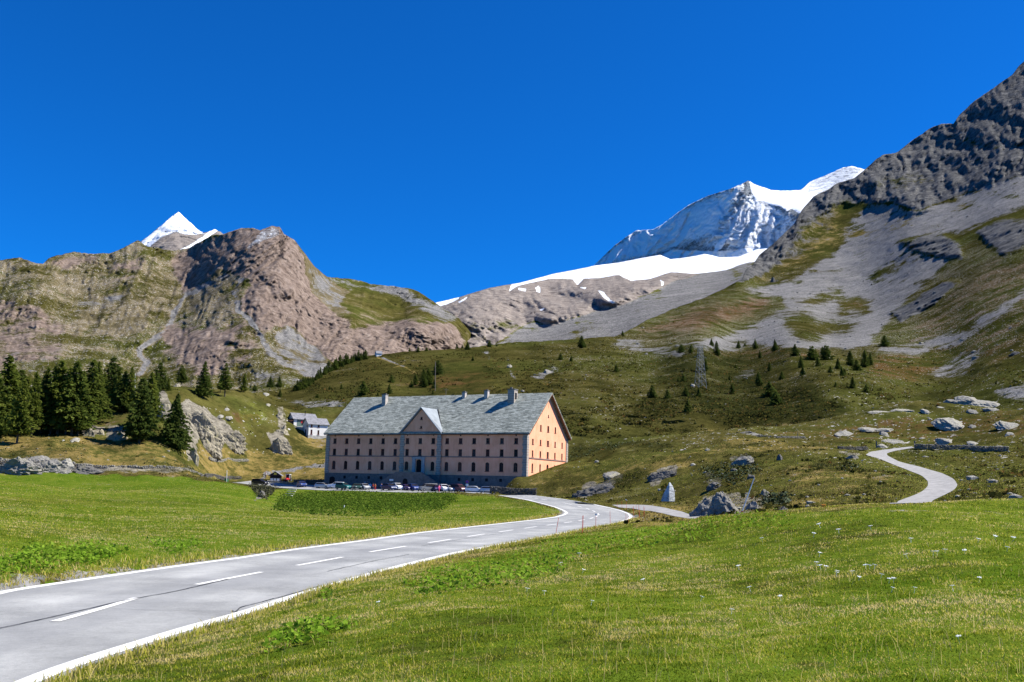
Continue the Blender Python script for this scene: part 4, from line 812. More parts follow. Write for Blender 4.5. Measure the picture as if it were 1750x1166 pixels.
wall_strips(mwall, ma, c0(A0), c0(A1), ZP, ZE, ao+[door]); wall_strips(mwall, ma, lambda z: A0+(z-ZE)/k_, lambda z: A1-(z-ZE)/k_, ZE, DA, round_ops)
mwall.add([(A0, -.35, ZP), (A0, 0, ZP), (A0, 0, ZE+.3), (A0, -.35, ZE+.3)], [(0, 1, 2, 3)]); mwall.add([(A1, -.35, ZP), (A1, 0, ZP), (A1, 0, ZE+.3), (A1, -.35, ZE+.3)], [(0, 1, 2, 3)])
go = []
for v, hw in ((3.4, .42), (7.9, .42), (12.34, .62), (16.8, .42), (21.3, .42)):
    for a, b, arch in ((11.7, 13.05, 0), (8.55, 10.15, 0), (4.8, 6.95, 1)): go.append((v-hw, v+hw, a, b, arch))
for v, hw in ((7.9, .42), (12.34, .55), (16.8, .42)): go.append((v-hw, v+hw, 15.35, 16.85, 0))
go += [(12.34-.28, 12.34+.28, 19.15, 19.75, 0), (12.28, 12.42, 21.6, 22.8, 0)]
wall_strips(mwall, mg, c0(0), c0(HD), 0, ZE, go); kk = (ZR-ZE)/(HD/2)
wall_strips(mwall, mg, lambda z: (z-ZE)/kk, lambda z: HD-(z-ZE)/kk, ZE, ZR, [o for o in go if o[2] > ZE])
mwall.add([(0, 0, 0), (0, HD, 0), (0, HD, ZE), (0, HD/2, ZR), (0, 0, ZE)], [(0, 1, 2, 3, 4)]); mwall.add([(0, HD, 0), (HW, HD, 0), (HW, HD, ZE), (0, HD, ZE)], [(0, 1, 2, 3)])
wo = mwall.build('wall', M_pink, H)
for i, o in enumerate(fo): window(H, mf, *o[:4])
for i, o in enumerate(ao): window(H, ma, *o[:4])
for o in round_ops: window(H, ma, *o[:4], bars=False)
for o in go:
    if o[1]-o[0] > .3: window(H, mg, *o[:4], bars=(o[1]-o[0] > .9))
m = MB(); m.box(0-.12, A0, -.14, .0, 0, ZP); m.box(A1, HW+.14, -.14, 0, 0, ZP); m.box(A0-.1, A1+.1, -.48, 0, 0, ZP); m.box(-.12, 0, 0, HD, 0, ZP); m.box(HW, HW+.14, .0, HD, 0, ZP-.4)
m.build('plinth', M_plinth, H)
m = MB(); m.box(.0, A0, -.16, -.002, ZB-.12, ZB+.14); m.box(A1, HW, -.16, -.002, ZB-.12, ZB+.14); m.box(A0, A1, -.5, -.352, ZB-.12, ZB+.14); m.box(HW+.002, HW+.16, 0, HD, ZB-.12, ZB+.14)
m.build('string_course', plain('string_course_stone', (.30, .20, .17), .15, 2), H)
def quoin(x0, x1, y0, y1, z0, z1):
    m = MB(); z = z0; k = 0
    while z < z1-.1:
        h = min(.74, z1-z); g = .0 if k % 2 else .16
        m.box(x0-(g if x0 > 1 else 0), x1+(g if x1 < HW-1 else 0), y0, y1, z, z+h-.03); z += h; k += 1
    return m.build('quoin', M_quoin, H)
quoin(-.16, .95, -.19, 0, ZP, ZE-.25); quoin(HW-.95, HW+.19, -.19, .95, ZP, ZE-.25); quoin(HW, HW+.19, HD-.9, HD+.16, ZP, ZE-.25); quoin(A0-.1, A0+.95, -.55, -.352, ZP, ZE); quoin(A1-.95, A1+.12, -.55, -.352, ZP, ZE)
# roof: thick slabs on both slopes with overhangs
def slope(m, u0, u1, v0, z0, v1, z1, th=.32):
    m.add([(u0, v0, z0), (u1, v0, z0), (u1, v1, z1), (u0, v1, z1), (u0, v0, z0-th), (u1, v0, z0-th), (u1, v1, z1-th), (u0, v1, z1-th)], [(0, 1, 2, 3), (7, 6, 5, 4), (0, 4, 5, 1), (1, 5, 6, 2), (2, 6, 7, 3), (3, 7, 4, 0)])
m = MB(); RS = (25.55-14.42)/(HD/2+.7); slope(m, -.8, HW+1.0, -.7, 14.42, HD/2, 25.55); slope(m, -.8, HW+1.0, HD+.7, 14.42, HD/2+.001, 25.55); rf = m.build('roof', M_roof, H)
m = MB(); m.box(-.7, HW+.9, -.62, -.16, 13.86, 14.06); m.box(-.7, HW+.9, HD+.16, HD+.62, 13.86, 14.06)
m.prism([(-.6, 13.95), (-.3, 13.95), (HD/2, 24.98), (HD/2, 25.22)], HW+.5, HW+.96, 'x'); m.prism([(HD+.6, 13.95), (HD+.3, 13.95), (HD/2+.01, 24.98), (HD/2+.01, 25.22)], HW+.5, HW+.96, 'x')
m.build('eaves_boards', M_brown, H)
def roofz(v): return 14.42+(v+.7)*RS
# dormer roof on the central gable
m = MB(); vb = (DA+.45-14.42)/RS-.7; ux = AC-A0+.5
for sg in (-1, 1):
    a = (AC, -.95, DA+.4); b = (AC+sg*ux, -.95, 14.15); c = (AC+sg*ux, -.35, 14.75); d = (AC, vb, DA+.4)
    q = [a, b, c, d]; n_ = (0, 0, .06)
    vs = [(x, y, z+.10) for x, y, z in q]+[(x, y, z-.12) for x, y, z in q]
    m.add(vs, [(0, 1, 2, 3), (7, 6, 5, 4), (0, 4, 5, 1), (1, 5, 6, 2), (2, 6, 7, 3), (3, 7, 4, 0)])
m.build('dormer_roof', M_metal, H)
m = MB(); m.tube((AC+ux+.1, -.75, 14.42), (AC+.25, vb+.1, DA+.62), .12, .12, 5); m.build('valley_gutter', M_dark, H)
def chimney(u, v, w_, h, cap=True):
    z = roofz(v); m = MB(); m.box(u, u+w_, v-w_*.5, v+w_*.5, z-1.2, z+h); c = m.build('chimney', plain('chimney_render', (.42, .38, .35), .2, 1.5, .9), H)
    k = MB(); k.box(u-.1, u+w_+.1, v-w_*.5-.1, v+w_*.5+.1, z+h, z+h+.18); k.box(u+.2, u+w_-.2, v-.2, v+.2, z+h+.18, z+h+.4); k.build('cap', M_plinth, c)
chimney(11.35, 9.7, 1.25, 2.5); chimney(36.2, 11.6, .95, 1.2); chimney(43.2, 11.4, 1.05, 1.6)
u, v, w_ = 51.4, 9.9, 1.9; z = roofz(9.1); m = MB()
m.box(u, u+w_-.5, v-1, v+1, z-1.4, z+3.5); m.box(u+w_-.5, u+w_, v-1, v-.55, z-1.4, z+3.5); m.box(u+w_-.5, u+w_, v+.55, v+1, z-1.4, z+3.5); m.box(u+w_-.5, u+w_, v-.55, v+.55, z-1.4, z+.9); m.box(u+w_-.5, u+w_, v-.55, v+.55, z+2.7, z+3.5)
bt = m.build('bell_turret', M_quoin, H); m = MB(); m.box(u-.15, u+w_+.15, v-1.15, v+1.15, z+3.5, z+3.7); m.box(u+.3, u+.8, v-.3, v+.3, z+3.7, z+4.2); m.build('cap', M_plinth, bt)
m = MB(); m.tube((u+1.65, v, z+1.2), (u+1.65, v, z+2.1), .42, .2, 10); m.build('bell', M_dark, bt)
# portal, door, stairs, basement openings
m = MB(); m.box(AC-2.15, AC-1.3, -.75, -.352, ZP, 7.75); m.box(AC+.7, AC+1.55, -.75, -.352, ZP, 7.75); m.box(AC-2.3, AC+1.7, -.85, -.352, 7.75, 8.08); m.box(AC-1.3, AC+.7, -.68, -.352, 7.5, 7.75)
m.build('portal', plain('portal_stone', (.36, .37, .38), .12, 2), H)
m = MB(); m.box(AC-1.15, AC+.55, -.12, -.06, ZP, 7.5); m.build('door', M_dark, H)
m = MB(); yb0, yb1 = -4.6, -.5
m.prism([(19.5, 0), (19.5, .5), (26.4, 4.1), (34.2, 4.1), (41.2, .5), (41.2, 0)], yb0, yb0+.35, 'y')
m.prism([(20, 0), (26.5, 3.3), (34.1, 3.3), (40.8, 0)], yb0+.35, yb1, 'y')
st = m.build('entrance_stairs', M_plinth, H); m = MB(); m.box(28.6, 30.1, yb0-.06, yb0-.01, 0, 1.7); m.prism([(29.35+.75*math.cos(a_), 1.7+.75*math.sin(a_)) for a_ in [i*math.pi/8 for i in range(9)]], yb0-.06, yb0-.01, 'y'); m.build('stair_niche', M_dark, st)
m = MB(); m.box(24.5, 25.7, yb0-.1, yb0-.02, 1.75, 2.2); tag(m.build('plaque', M_whp, H), 'small pale plaque on the entrance stairs')
for i, u in enumerate(bays):
    if 5 <= i <= 9 or i == 0: continue
    m = MB(); m.box(u-.38, u+.38, -.17, -.141, 2.15, 2.9); m.build('cellar_window', M_dark, H)
m = MB(); m.box(1.7, 3.5, -.18, -.141, 0, 2.1); m.prism([(2.6+.9*math.cos(a_), 2.1+.5*math.sin(a_)) for a_ in [i*math.pi/8 for i in range(9)]], -.18, -.141, 'y'); m.build('cellar_door', M_dark, H)
for i in (0, 2, 4, 10, 12, 14, 6, 8):
    y = -.36 if i in (6, 8) else -.01; m = MB(); m.tube((bays[i], y-.02, 13.72 if y > -.1 else 13.85), (bays[i], y, 13.72 if y > -.1 else 13.85), .2, .2, 10); m.build('attic_vent', M_dark, H)

# ================================================================== smaller houses
def P_near(px, py, sheet_name=None):
    if sheet_name: return Vector(sheet_pt(sheet_name, px, py))
    p = visible_z(px, py)
    if p is None: p = sheet_pt('mountain_slope', px, py)
    return Vector(p)
def cottage(name, loc, rz, L, D, h, rise, label, wall, stone_h=0, front=(), ov=.45, chim=False):
    e = empty(name, loc, rz, label, 'house'); m = MB(); mfr = lambda s, d, z: (s, d, z)
    wall_strips(m, mfr, c0(0), c0(L), 0, h, [(*o, 0) for o in front])
    m.add([(0, 0, 0), (0, 0, h), (0, D/2, h+rise), (0, D, h), (0, D, 0)], [(0, 1, 2, 3, 4)]); m.add([(L, 0, 0), (L, 0, h), (L, D/2, h+rise), (L, D, h), (L, D, 0)], [(0, 1, 2, 3, 4)]); m.add([(0, D, 0), (L, D, 0), (L, D, h), (0, D, h)], [(0, 1, 2, 3)])
    m.build('wall', wall, e)
    for o in front: window(e, mfr, *o)
    m = MB(); k = rise/(D/2); z0 = h-ov*k+.12; slope(m, -ov, L+ov, -ov, z0, D/2, h+rise+.12, .14); slope(m, -ov, L+ov, D+ov, z0, D/2+.001, h+rise+.12, .14); r = m.build('roof', M_slate, e)
    if chim: m = MB(); m.tube((L*.55, D*.3, h), (L*.55, D*.3, h+rise+1.0), .12, .12, 6); m.build('flue', M_dark, r)
    if stone_h: m = MB(); m.box(-.1, L+.1, -.1, D+.1, -stone_h, -.002); m.build('foundation', plain('foundation_stone', (.40, .39, .36), .2, 1.5), e)
    return e
b_ = Vector(pt(526.8, 743.8, 346)); th = math.radians(32)
W1 = cottage('white_house', b_, th, 7.2, 6.0, 4.1, 2.1, 'small white house with a grey roof and four front windows left of the hospice', M_wall_w, 3.2, front=[(.75, 1.45, .35, 2.0), (3.3, 4.0, .35, 1.9), (.75, 1.4, 3.0-.1, 4.0-.15), (3.3, 4.0, 2.9, 3.85)])
m = MB(); m.box(-.05, -.01, 2.3, 3.3, 0, 2.1); m.box(-.05, -.01, 1.2, 1.9, 2.8, 3.7); m.build('door', M_dwood, W1)
b_ = Vector(pt(501.7, 729.5, 352))
W2 = cottage('chalet', b_, th, 8.5, 6.2, 3.0, 2.1, 'chalet with a green and white wall and a terrace, half behind the small white house', M_wall_w, 3.0, chim=True)
m = MB(); m.box(1.2, 4.6, -.06, -.01, .3, 2.7); m.build('green_panel', M_wood_g, W2); m = MB(); m.tube((3.1, -.12, 1.9), (3.1, -.07, 1.9), .55, .55, 14); m.build('round_shield', M_redp, W2)
m = MB(); m.box(-.9, 7, -2.2, -.01, -1.25, -.05); m.build('terrace', plain('terrace_concrete', (.38, .38, .34), .15, 1), W2); m = MB(); m.box(-.5, -.05, .3, 5.9, -.5, 2.9); m.build('side_cladding', M_dwood, W2)
m = MB(); m.box(-1.8, -.55, .2, 2.4, -.2, 2.1); m.box(-2.0, -.3, -.3, 2.7, 2.1, 2.25); m.build('porch', M_brown, W2)
# chapel on the ridge
cp = Vector(sheet_pt('mountain_slope', 643.5, 609.5)); cp.z -= .3
e = empty('chapel', cp, math.radians(25), 'tiny white chapel on the green ridge at the end of the footpath', 'chapel')
m = MB(); m.box(0, 4.6, 0, 4.0, 0, 3.2); m.prism([(0, 3.2), (4.0, 3.2), (2.0, 5.0)], 0, 4.6, 'x'); m.build('wall', M_wall_w, e)
m = MB(); slope(m, -.4, 5.0, -.4, 3.0, 2.0, 5.3, .2); slope(m, -.4, 5.0, 4.4, 3.0, 2.001, 5.3, .2); m.build('roof', M_slate, e); m = MB(); m.box(-.05, -.01, 1.4, 2.6, 0, 2.2); m.build('door', M_dwood, e)
# kiosk
kp = Vector(pt(470, 819.6, 290)); kp.z = float(gz(kp.x, kp.y, GZS))
e = empty('kiosk', kp, math.radians(6), 'dark wooden kiosk hut with three white panels and a yellow sign beside the car park', 'kiosk')
m = MB(); m.box(-1.45, 1.45, 0, 3.2, 0, 2.05); m.prism([(-1.45, 2.05), (1.45, 2.05), (0, 3.0)], 0, 3.2, 'y'); m.build('wall', M_dwood, e)
m = MB()
for sg in (-1, 1): m.add([(0, -.6, 3.12), (sg*1.95, -.6, 1.92), (sg*1.95, 3.8, 1.92), (0, 3.8, 3.12), (0, -.6, 2.98), (sg*1.95, -.6, 1.78), (sg*1.95, 3.8, 1.78), (0, 3.8, 2.98)], [(0, 1, 2, 3), (7, 6, 5, 4), (0, 4, 5, 1), (1, 5, 6, 2), (2, 6, 7, 3), (3, 7, 4, 0)])
m.build('roof', M_slate, e)
for x in (-1.3, -.38, .54):
    m = MB(); m.box(x, x+.72, -.06, -.01, .05, 1.1); m.build('white_panel', M_whp, e)
m = MB(); m.box(-.42, .38, -.08, -.01, 2.1, 2.7); m.build('yellow_sign', M_yel, e); m = MB(); m.box(-1.2, 1.2, -.03, -.005, 1.2, 1.8); m.build('serving_hatch', M_dark, e)

# red tractor beside the kiosk
kp = Vector(pt(491.5, 818.3, 291)); kp.z = float(gz(kp.x, kp.y, GZS))
e = empty('tractor', kp, math.radians(-100), 'small red tractor with a white cab standing on the grass right of the kiosk', 'tractor')
m = MB(); m.box(-.1, 1.5, -.38, .38, .55, 1.15); m.box(-1.1, 0, -.55, .55, .6, 1.05); m.build('hood', M_redp, e, bevel=.12)
c = MB()
for x in (-1.0, 0.0):
    for y in (-.52, .52): c.box(x-.05, x+.05, y-.05, y+.05, 1.05, 2.15)
c.box(-1.12, .12, -.6, .6, 2.15, 2.28); cb = c.build('cab', M_whp, e); c = MB(); c.box(-.96, -.05, -.5, .5, 1.06, 2.14); c.build('cab_glass', M_glass, cb)
for x, y, r in ((-.7, -.7, .55), (-.7, .7, .55), (1.1, -.55, .38), (1.1, .55, .38)):
    m = MB(); m.tube((x, y-.14, r), (x, y+.14, r), r, r, 16); wh = m.build('wheel', M_tyre, e); k = MB(); s_ = math.copysign(.15, y); k.tube((x, y+s_*.9, r), (x, y+s_*1.1, r), r*.5, r*.5, 12); k.build('rim', M_rim, wh)
m = MB(); m.box(1.5, 1.54, -.3, -.12, .8, .95); m.build('headlight', M_lamp, e); m = MB(); m.box(1.5, 1.54, .12, .3, .8, .95); m.build('headlight', M_lamp, e)

# ================================================================== CARS
def paint(name, c, met=.2): return plain(name, c, .03, 1, .35, .5, met)
PAINT = {'white': paint('white_paint', (.75, .76, .78), 0), 'silver': paint('silver_paint', (.45, .46, .48), .4), 'navy': paint('navy_paint', (.01, .025, .09)), 'black': paint('black_paint', (.015, .015, .02)),
         'teal': paint('teal_paint', (.01, .12, .13)), 'maroon': paint('maroon_paint', (.09, .03, .05)), 'purple': paint('purple_paint', (.05, .03, .12)), 'blue': paint('blue_paint', (.03, .06, .22)), 'green': paint('green_paint', (.02, .06, .05)), 'grey': paint('grey_paint', (.18, .19, .2))}
def car_proto(kind):
    """nose towards +x; profile sections lofted across the width"""
    prof = {'hatch': (4.05, 1.75, [(-1.98, .45), (-2.02, .75), (-1.93, 1.0), (-1.62, 1.44), (-.2, 1.5), (.45, 1.42), (1.05, 1.0), (1.85, .83), (2.02, .6), (2.0, .38)]),
            'suv': (4.5, 1.85, [(-2.2, .5), (-2.25, .95), (-2.15, 1.12), (-1.95, 1.66), (-.2, 1.72), (.4, 1.64), (1.0, 1.15), (2.0, 1.02), (2.25, .75), (2.22, .45)]),
            'wagon': (4.6, 1.8, [(-2.28, .45), (-2.32, .8), (-2.25, .98), (-1.95, 1.42), (-.2, 1.48), (.5, 1.4), (1.15, .98), (2.1, .82), (2.3, .6), (2.28, .38)]),
            'van': (4.6, 1.85, [(-2.25, .45), (-2.3, .9), (-2.28, 1.1), (-2.15, 1.82), (.2, 1.88), (.8, 1.72), (1.5, 1.15), (2.1, .98), (2.3, .7), (2.28, .4)])}[kind]
    L, Wd, P = prof; e = empty('parked_car', (0, 0, 0)); n = len(P)
    belt = P[2][1]; m = MB(); secs = []
    for y, ins in ((-Wd/2+.02, 1.0), (-Wd/2+.12, 1.03), (Wd/2-.12, 1.03), (Wd/2-.02, 1.0)):
        row = []
        for i, (x, z) in enumerate(P):
            up = z > belt+.08; yy = y
            if up: yy = y*(1-.17*min(1, (z-belt)/.5)); 
            row.append((x*(1 if abs(y) < Wd/2-.1 else .985), yy, z))
        secs.append(row)
    fl = [(P[0][0]+.05, .22), (P[-1][0]-.05, .22)]
    for s_, y in zip(secs, (-Wd/2+.06, -Wd/2+.12, Wd/2-.12, Wd/2-.06)): s_.append((fl[1][0], y, .24)); s_.insert(0, (fl[0][0], y, .24))
    N = n+2; vs = [p for s_ in secs for p in s_]; fs = []
    for k in range(3):
        for i in range(N-1): fs.append((k*N+i, k*N+i+1, (k+1)*N+i+1, (k+1)*N+i))
        fs.append((k*N+N-1, k*N, (k+1)*N, (k+1)*N+N-1))
    fs += [tuple(range(N)), tuple(range(4*N-1, 3*N-1, -1))]
    m.add(vs, fs); b = m.build('body', PAINT['white'], e, smooth=False, bevel=.05)
    g = MB()                                       # side windows, windscreen and rear window as slightly proud panes
    x0, x1 = P[3][0]+.12, P[5][0]+.05; zt = P[4][1]-.12; zb = belt+.1
    for sg in (-1, 1):
        yb_, yt = sg*(Wd/2-.005), sg*(Wd/2*(1-.17)+.012)
        g.add([(x0-.22, yb_, zb), (P[6][0]-.25, yb_, zb), (x1-.02, yt, zt), (x0+.05, yt, zt)], [(0, 1, 2, 3)])
    yw = Wd/2*.80
    def lerp(a, b_, t_): return tuple(a[i]+(b_[i]-a[i])*t_ for i in range(2))
    a, c = lerp(P[5], P[6], .08), lerp(P[5], P[6], .92); g.add([(a[0]+.03, -yw*.95, a[1]+.03), (a[0]+.03, yw*.95, a[1]+.03), (c[0]+.03, yw*1.05, c[1]+.03), (c[0]+.03, -yw*1.05, c[1]+.03)], [(0, 1, 2, 3)])
    a, c = lerp(P[3], P[2], .12), lerp(P[3], P[2], .85); g.add([(a[0]-.05, -yw*.95, a[1]+.02), (a[0]-.05, yw*.95, a[1]+.02), (c[0]-.06, yw, c[1]+.02), (c[0]-.06, -yw, c[1]+.02)], [(0, 1, 2, 3)])
    g.build('windows', M_glass, e)
    for x in (-L/2+.82, L/2-.85):
        for y in (-1, 1):
            yy = y*(Wd/2-.1); q = MB(); q.tube((x, yy-.11, .32), (x, yy+.11, .32), .33, .33, 16); wh = q.build('wheel', M_tyre, e); k = MB(); k.tube((x, yy+y*.1, .32), (x, yy+y*.125, .32), .2, .2, 12); k.build('rim', M_rim, wh)
    for y in (-1, 1):
        q = MB(); q.box(P[-2][0]-.12, P[-2][0]+.03, min(y*.45, y*.78), max(y*.45, y*.78), .62, .78); q.build('headlight', M_lamp, e)
        q = MB(); q.box(P[1][0]-.03, P[1][0]+.1, min(y*.6, y*.82), max(y*.6, y*.82), .8, 1.0); q.build('tail_light', M_tail, e)
    return e
CARS = [  # px centre, py wheels, kind, paint, heading in degrees (0 = nose to the right), label
 (444, 829.5, 'suv', 'black', -20, 'black off-road car parked farthest left, beside the kiosk'),
 (515.5, 832.3, 'hatch', 'blue', -62, 'dark blue hatchback standing alone left of the hospice, nose towards the meadow'),
 (551.5, 830.9, 'hatch', 'silver', -8, 'silver white hatchback seen side on at the left corner of the hospice'),
 (575, 830.6, 'suv', 'white', 175, 'white off-road car behind the teal car in front of the hospice'),
 (587, 837.0, 'suv', 'teal', -38, 'teal estate car at the front edge of the car park'),
 (610, 836.8, 'hatch', 'green', -70, 'low dark green car left of the silver hatchback with its nose to the meadow'),
 (623, 837.0, 'hatch', 'silver', -62, 'silver hatchback facing the meadow, left of the walker in red'),
 (650, 832.5, 'hatch', 'white', -70, 'white car behind the walker in blue'),
 (665, 838.4, 'suv', 'navy', -50, 'navy off-road car just right of the walker in blue'),
 (679, 837.8, 'suv', 'white', -58, 'white off-road car between a navy and a purple car'),
 (693, 838.4, 'wagon', 'purple', -50, 'dark purple estate car in front of the hospice stairs'),
 (706, 838.2, 'suv', 'blue', -58, 'blue off-road car in front of the stair niche'),
 (731.5, 836.0, 'van', 'grey', -150, 'grey minibus just right of the hospice stairs'),
 (748, 835.2, 'hatch', 'purple', -80, 'purple car mostly behind the walker in pink'),
 (758.5, 836.3, 'suv', 'white', -68, 'white boxy car just right of the walker in pink'),
 (769, 836.3, 'hatch', 'silver', -62, 'silver hatchback left of the maroon van'),
 (783.5, 837.8, 'van', 'maroon', -48, 'maroon van left of the round traffic sign'),
 (812, 839.2, 'wagon', 'white', -16, 'bright white estate car right of the round traffic sign'),
 (838, 838.3, 'wagon', 'silver', -14, 'silver estate car farthest right, half behind the roadside wall')]
protos = {}
for px, py, kind, pn, hd, lab in CARS:
    X, Y, Z = pt(px, py, 250)
    # find the distance on the car park at this pixel
    az = math.atan2(X, Y); Rs = np.linspace(212, 300, 500); zz = gz(np.sin(az)*Rs, np.cos(az)*Rs, GZS); kx = Z/250
    i = int(np.argmin(np.abs(kx*Rs-zz))); r_ = float(Rs[i]); loc = Vector((math.sin(az)*r_, math.cos(az)*r_, float(zz[i])+.04))
    du = (loc.x-HO.x)*H_V[0]+(loc.y-HO.y)*H_V[1]
    if py > 834 and du > -10.8:
        r_ = (-10.8+HO.x*H_V[0]+HO.y*H_V[1])/(math.sin(az)*H_V[0]+math.cos(az)*H_V[1]); loc = Vector((math.sin(az)*r_, math.cos(az)*r_, 0)); loc.z = float(gz(loc.x, loc.y, GZS))+.04; du = -10.8
    if 540 < px < 580: du0 = -9.2; r_ = (du0+HO.x*H_V[0]+HO.y*H_V[1])/(math.sin(az)*H_V[0]+math.cos(az)*H_V[1]); loc = Vector((math.sin(az)*r_, math.cos(az)*r_, 0)); loc.z = float(gz(loc.x, loc.y, GZS))+.04; du = du0
    if du > -3: loc.x -= H_V[0]*(du+3); loc.y -= H_V[1]*(du+3); loc.z = float(gz(loc.x, loc.y, GZS))+.04
    if kind not in protos:
        p = car_proto(kind); protos[kind] = p; p.location = loc; p.rotation_euler = (0, 0, math.radians(hd)); tag(p, lab, 'car', 'cars parked in front of the hospice')
        for ch in p.children:
            if ch.name.split('.')[0] == 'body': ch.material_slots[0].link = 'OBJECT'; ch.material_slots[0].material = PAINT[pn]
    else: dup(protos[kind], loc, math.radians(hd), label=lab, group='cars parked in front of the hospice', mats={'body': PAINT[pn]})

# ================================================================== PEOPLE
def person(px, py, rz, shirt, trousers, hair, label, arms=0.2, R=None):
    p = P_near(px, py) if R is None else Vector(pt(px, py, R)); p.z = float(gz(p.x, p.y, GZS))+.03
    e = empty('person', p, rz, label, 'person')
    def skin(name, nodes, edges, mat, sub=1):
        me = bpy.data.meshes.new(name); me.from_pydata([n_[:3] for n_ in nodes], edges, []); o = link(name, me, mat, e)
        s_ = o.modifiers.new('skin', 'SKIN'); s_.use_smooth_shade = True
        for i, n_ in enumerate(nodes): me.skin_vertices[0].data[i].radius = (n_[3], n_[4] if len(n_) > 4 else n_[3])
        me.skin_vertices[0].data[0].use_root = True
        if sub: o.modifiers.new('sub', 'SUBSURF').levels = sub; o.modifiers['sub'].render_levels = sub
        return o
    a = arms
    nodes = [(0, 0, .95, .12, .1), (0, 0, 1.2, .12, .09), (0, 0, 1.42, .14, .09), (0, .0, 1.52, .05), (0, -.01, 1.6, .07, .08), (0, 0, 1.72, .075, .09),
             (-.17, 0, 1.42, .05), (-.22-a*.3, .02, 1.14, .04), (-.24-a*.3, -.06-a*.3, .9, .03), (-.245-a*.3, -.09-a*.3, .82, .025),
             (.17, 0, 1.42, .05), (.22+a*.2, .02, 1.14, .04), (.24+a*.2, -.05, .9, .03), (.245+a*.2, -.07, .82, .025),
             (-.09, 0, .86, .085), (-.11, -.07, .48, .06), (-.11, .02, .08, .045), (-.11, -.12, .04, .035), (.09, 0, .86, .085), (.11, .1, .48, .06), (.11, .16, .09, .045), (.11, .03, .04, .035)]
    edges = [(0, 1), (1, 2), (2, 3), (3, 4), (4, 5), (2, 6), (6, 7), (7, 8), (8, 9), (2, 10), (10, 11), (11, 12), (12, 13), (0, 14), (14, 15), (15, 16), (16, 17), (0, 18), (18, 19), (19, 20), (20, 21)]
    skin('body', nodes, edges, M_skin)
    f_ = lambda i, k=1.18: (*nodes[i][:3], nodes[i][3]*k+.01, (nodes[i][4] if len(nodes[i]) > 4 else nodes[i][3])*k+.01)
    skin('jacket', [f_(0), f_(1), f_(2), f_(6), f_(7), f_(8), f_(10), f_(11), f_(12)], [(0, 1), (1, 2), (2, 3), (3, 4), (4, 5), (2, 6), (6, 7), (7, 8)], shirt)
    skin('trousers', [f_(0, 1.1), f_(14), f_(15), f_(16), f_(18), f_(19), f_(20)], [(0, 1), (1, 2), (2, 3), (0, 4), (4, 5), (5, 6)], trousers)
    bm = bmesh.new(); bmesh.ops.create_uvsphere(bm, u_segments=12, v_segments=8, radius=.105)
    for v_ in list(bm.verts):
        v_.co.z = v_.co.z*1.05+1.70; v_.co.y += .02
    bmesh.ops.delete(bm, geom=[v_ for v_ in bm.verts if v_.co.y < -.045 and v_.co.z < 1.74], context='VERTS')
    me = bpy.data.meshes.new('hair'); bm.to_mesh(me); bm.free(); link('hair', me, hair, e, True)
M_skin = plain('skin', (.45, .25, .17), .05, 5, .6); C_ = lambda n_, c: plain(n_, c, .08, 6, .85)
M_hair = C_('brown_hair', (.06, .035, .02)); M_jean = C_('dark_jeans', (.03, .04, .09)); M_pale = C_('pale_trousers', (.5, .5, .5))
person(637, 838.4, 2.2, C_('red_jacket', (.55, .03, .03)), M_jean, M_hair, 'person in a red jacket walking in front of the parked cars', .2)
person(640.6, 838.6, -.6, C_('orange_jacket', (.75, .22, .05)), M_redp, M_hair, 'person in orange beside the one in a red jacket', .1)
person(652, 838.2, .5, C_('blue_shirt', (.03, .1, .5)), M_pale, M_hair, 'person in a blue shirt and pale trousers left of the navy off-road car', .1)
person(737, 838.3, .2, C_('dark_red_top', (.3, .02, .04)), C_('white_trousers', (.7, .7, .7)), M_hair, 'person in a dark red top and white trousers beside the grey minibus', .3)
person(750.5, 841.6, .8, C_('pink_top', (.85, .12, .3)), C_('magenta_trousers', (.6, .04, .15)), M_hair, 'person in pink from head to foot on the edge of the car park', .2)
person(454, 812.5, 0, C_('white_top', (.75, .7, .7)), M_jean, C_('red_cap', (.6, .05, .04)), 'person in a white top and red cap on the path left of the kiosk', .1, R=300)

# ================================================================== signs, poles, stakes, pylon
def on_lot(px, py, z_off=.0):
    p = P_near(px, py); p.z = float(gz(p.x, p.y, GZS)); return p
p = on_lot(797.8, 841.8); e = empty('traffic_sign', p, math.radians(-4), 'round red and blue traffic sign with a white plate below at the car park edge', 'sign')
m = MB(); m.tube((0, 0, 0), (0, 0, 2.6), .04, .04, 8); m.build('pole', M_steel, e)
m = MB(); m.tube((0, -.05, 2.35), (0, -.07, 2.35), .36, .36, 20); sgn = m.build('disc', M_redp, e); m = MB(); m.tube((0, -.071, 2.35), (0, -.078, 2.35), .27, .27, 20); m.build('blue_field', plain('sign_blue', (.02, .07, .45), .05, 3, .5), sgn)
m = MB(); m.box(-.04, .04, -.09, -.08, 2.08, 2.62, Matrix.Translation((0, 0, 2.35)) @ Matrix.Rotation(math.radians(45), 4, 'Y') @ Matrix.Translation((0, 0, -2.35))); m.build('red_bar', M_redp, sgn)
m = MB(); m.box(-.3, .3, -.08, -.05, 1.45, 1.9); m.build('white_plate', M_whp, e)
M_stake = plain('red_stake', (.62, .07, .035), .1, 5, .6)
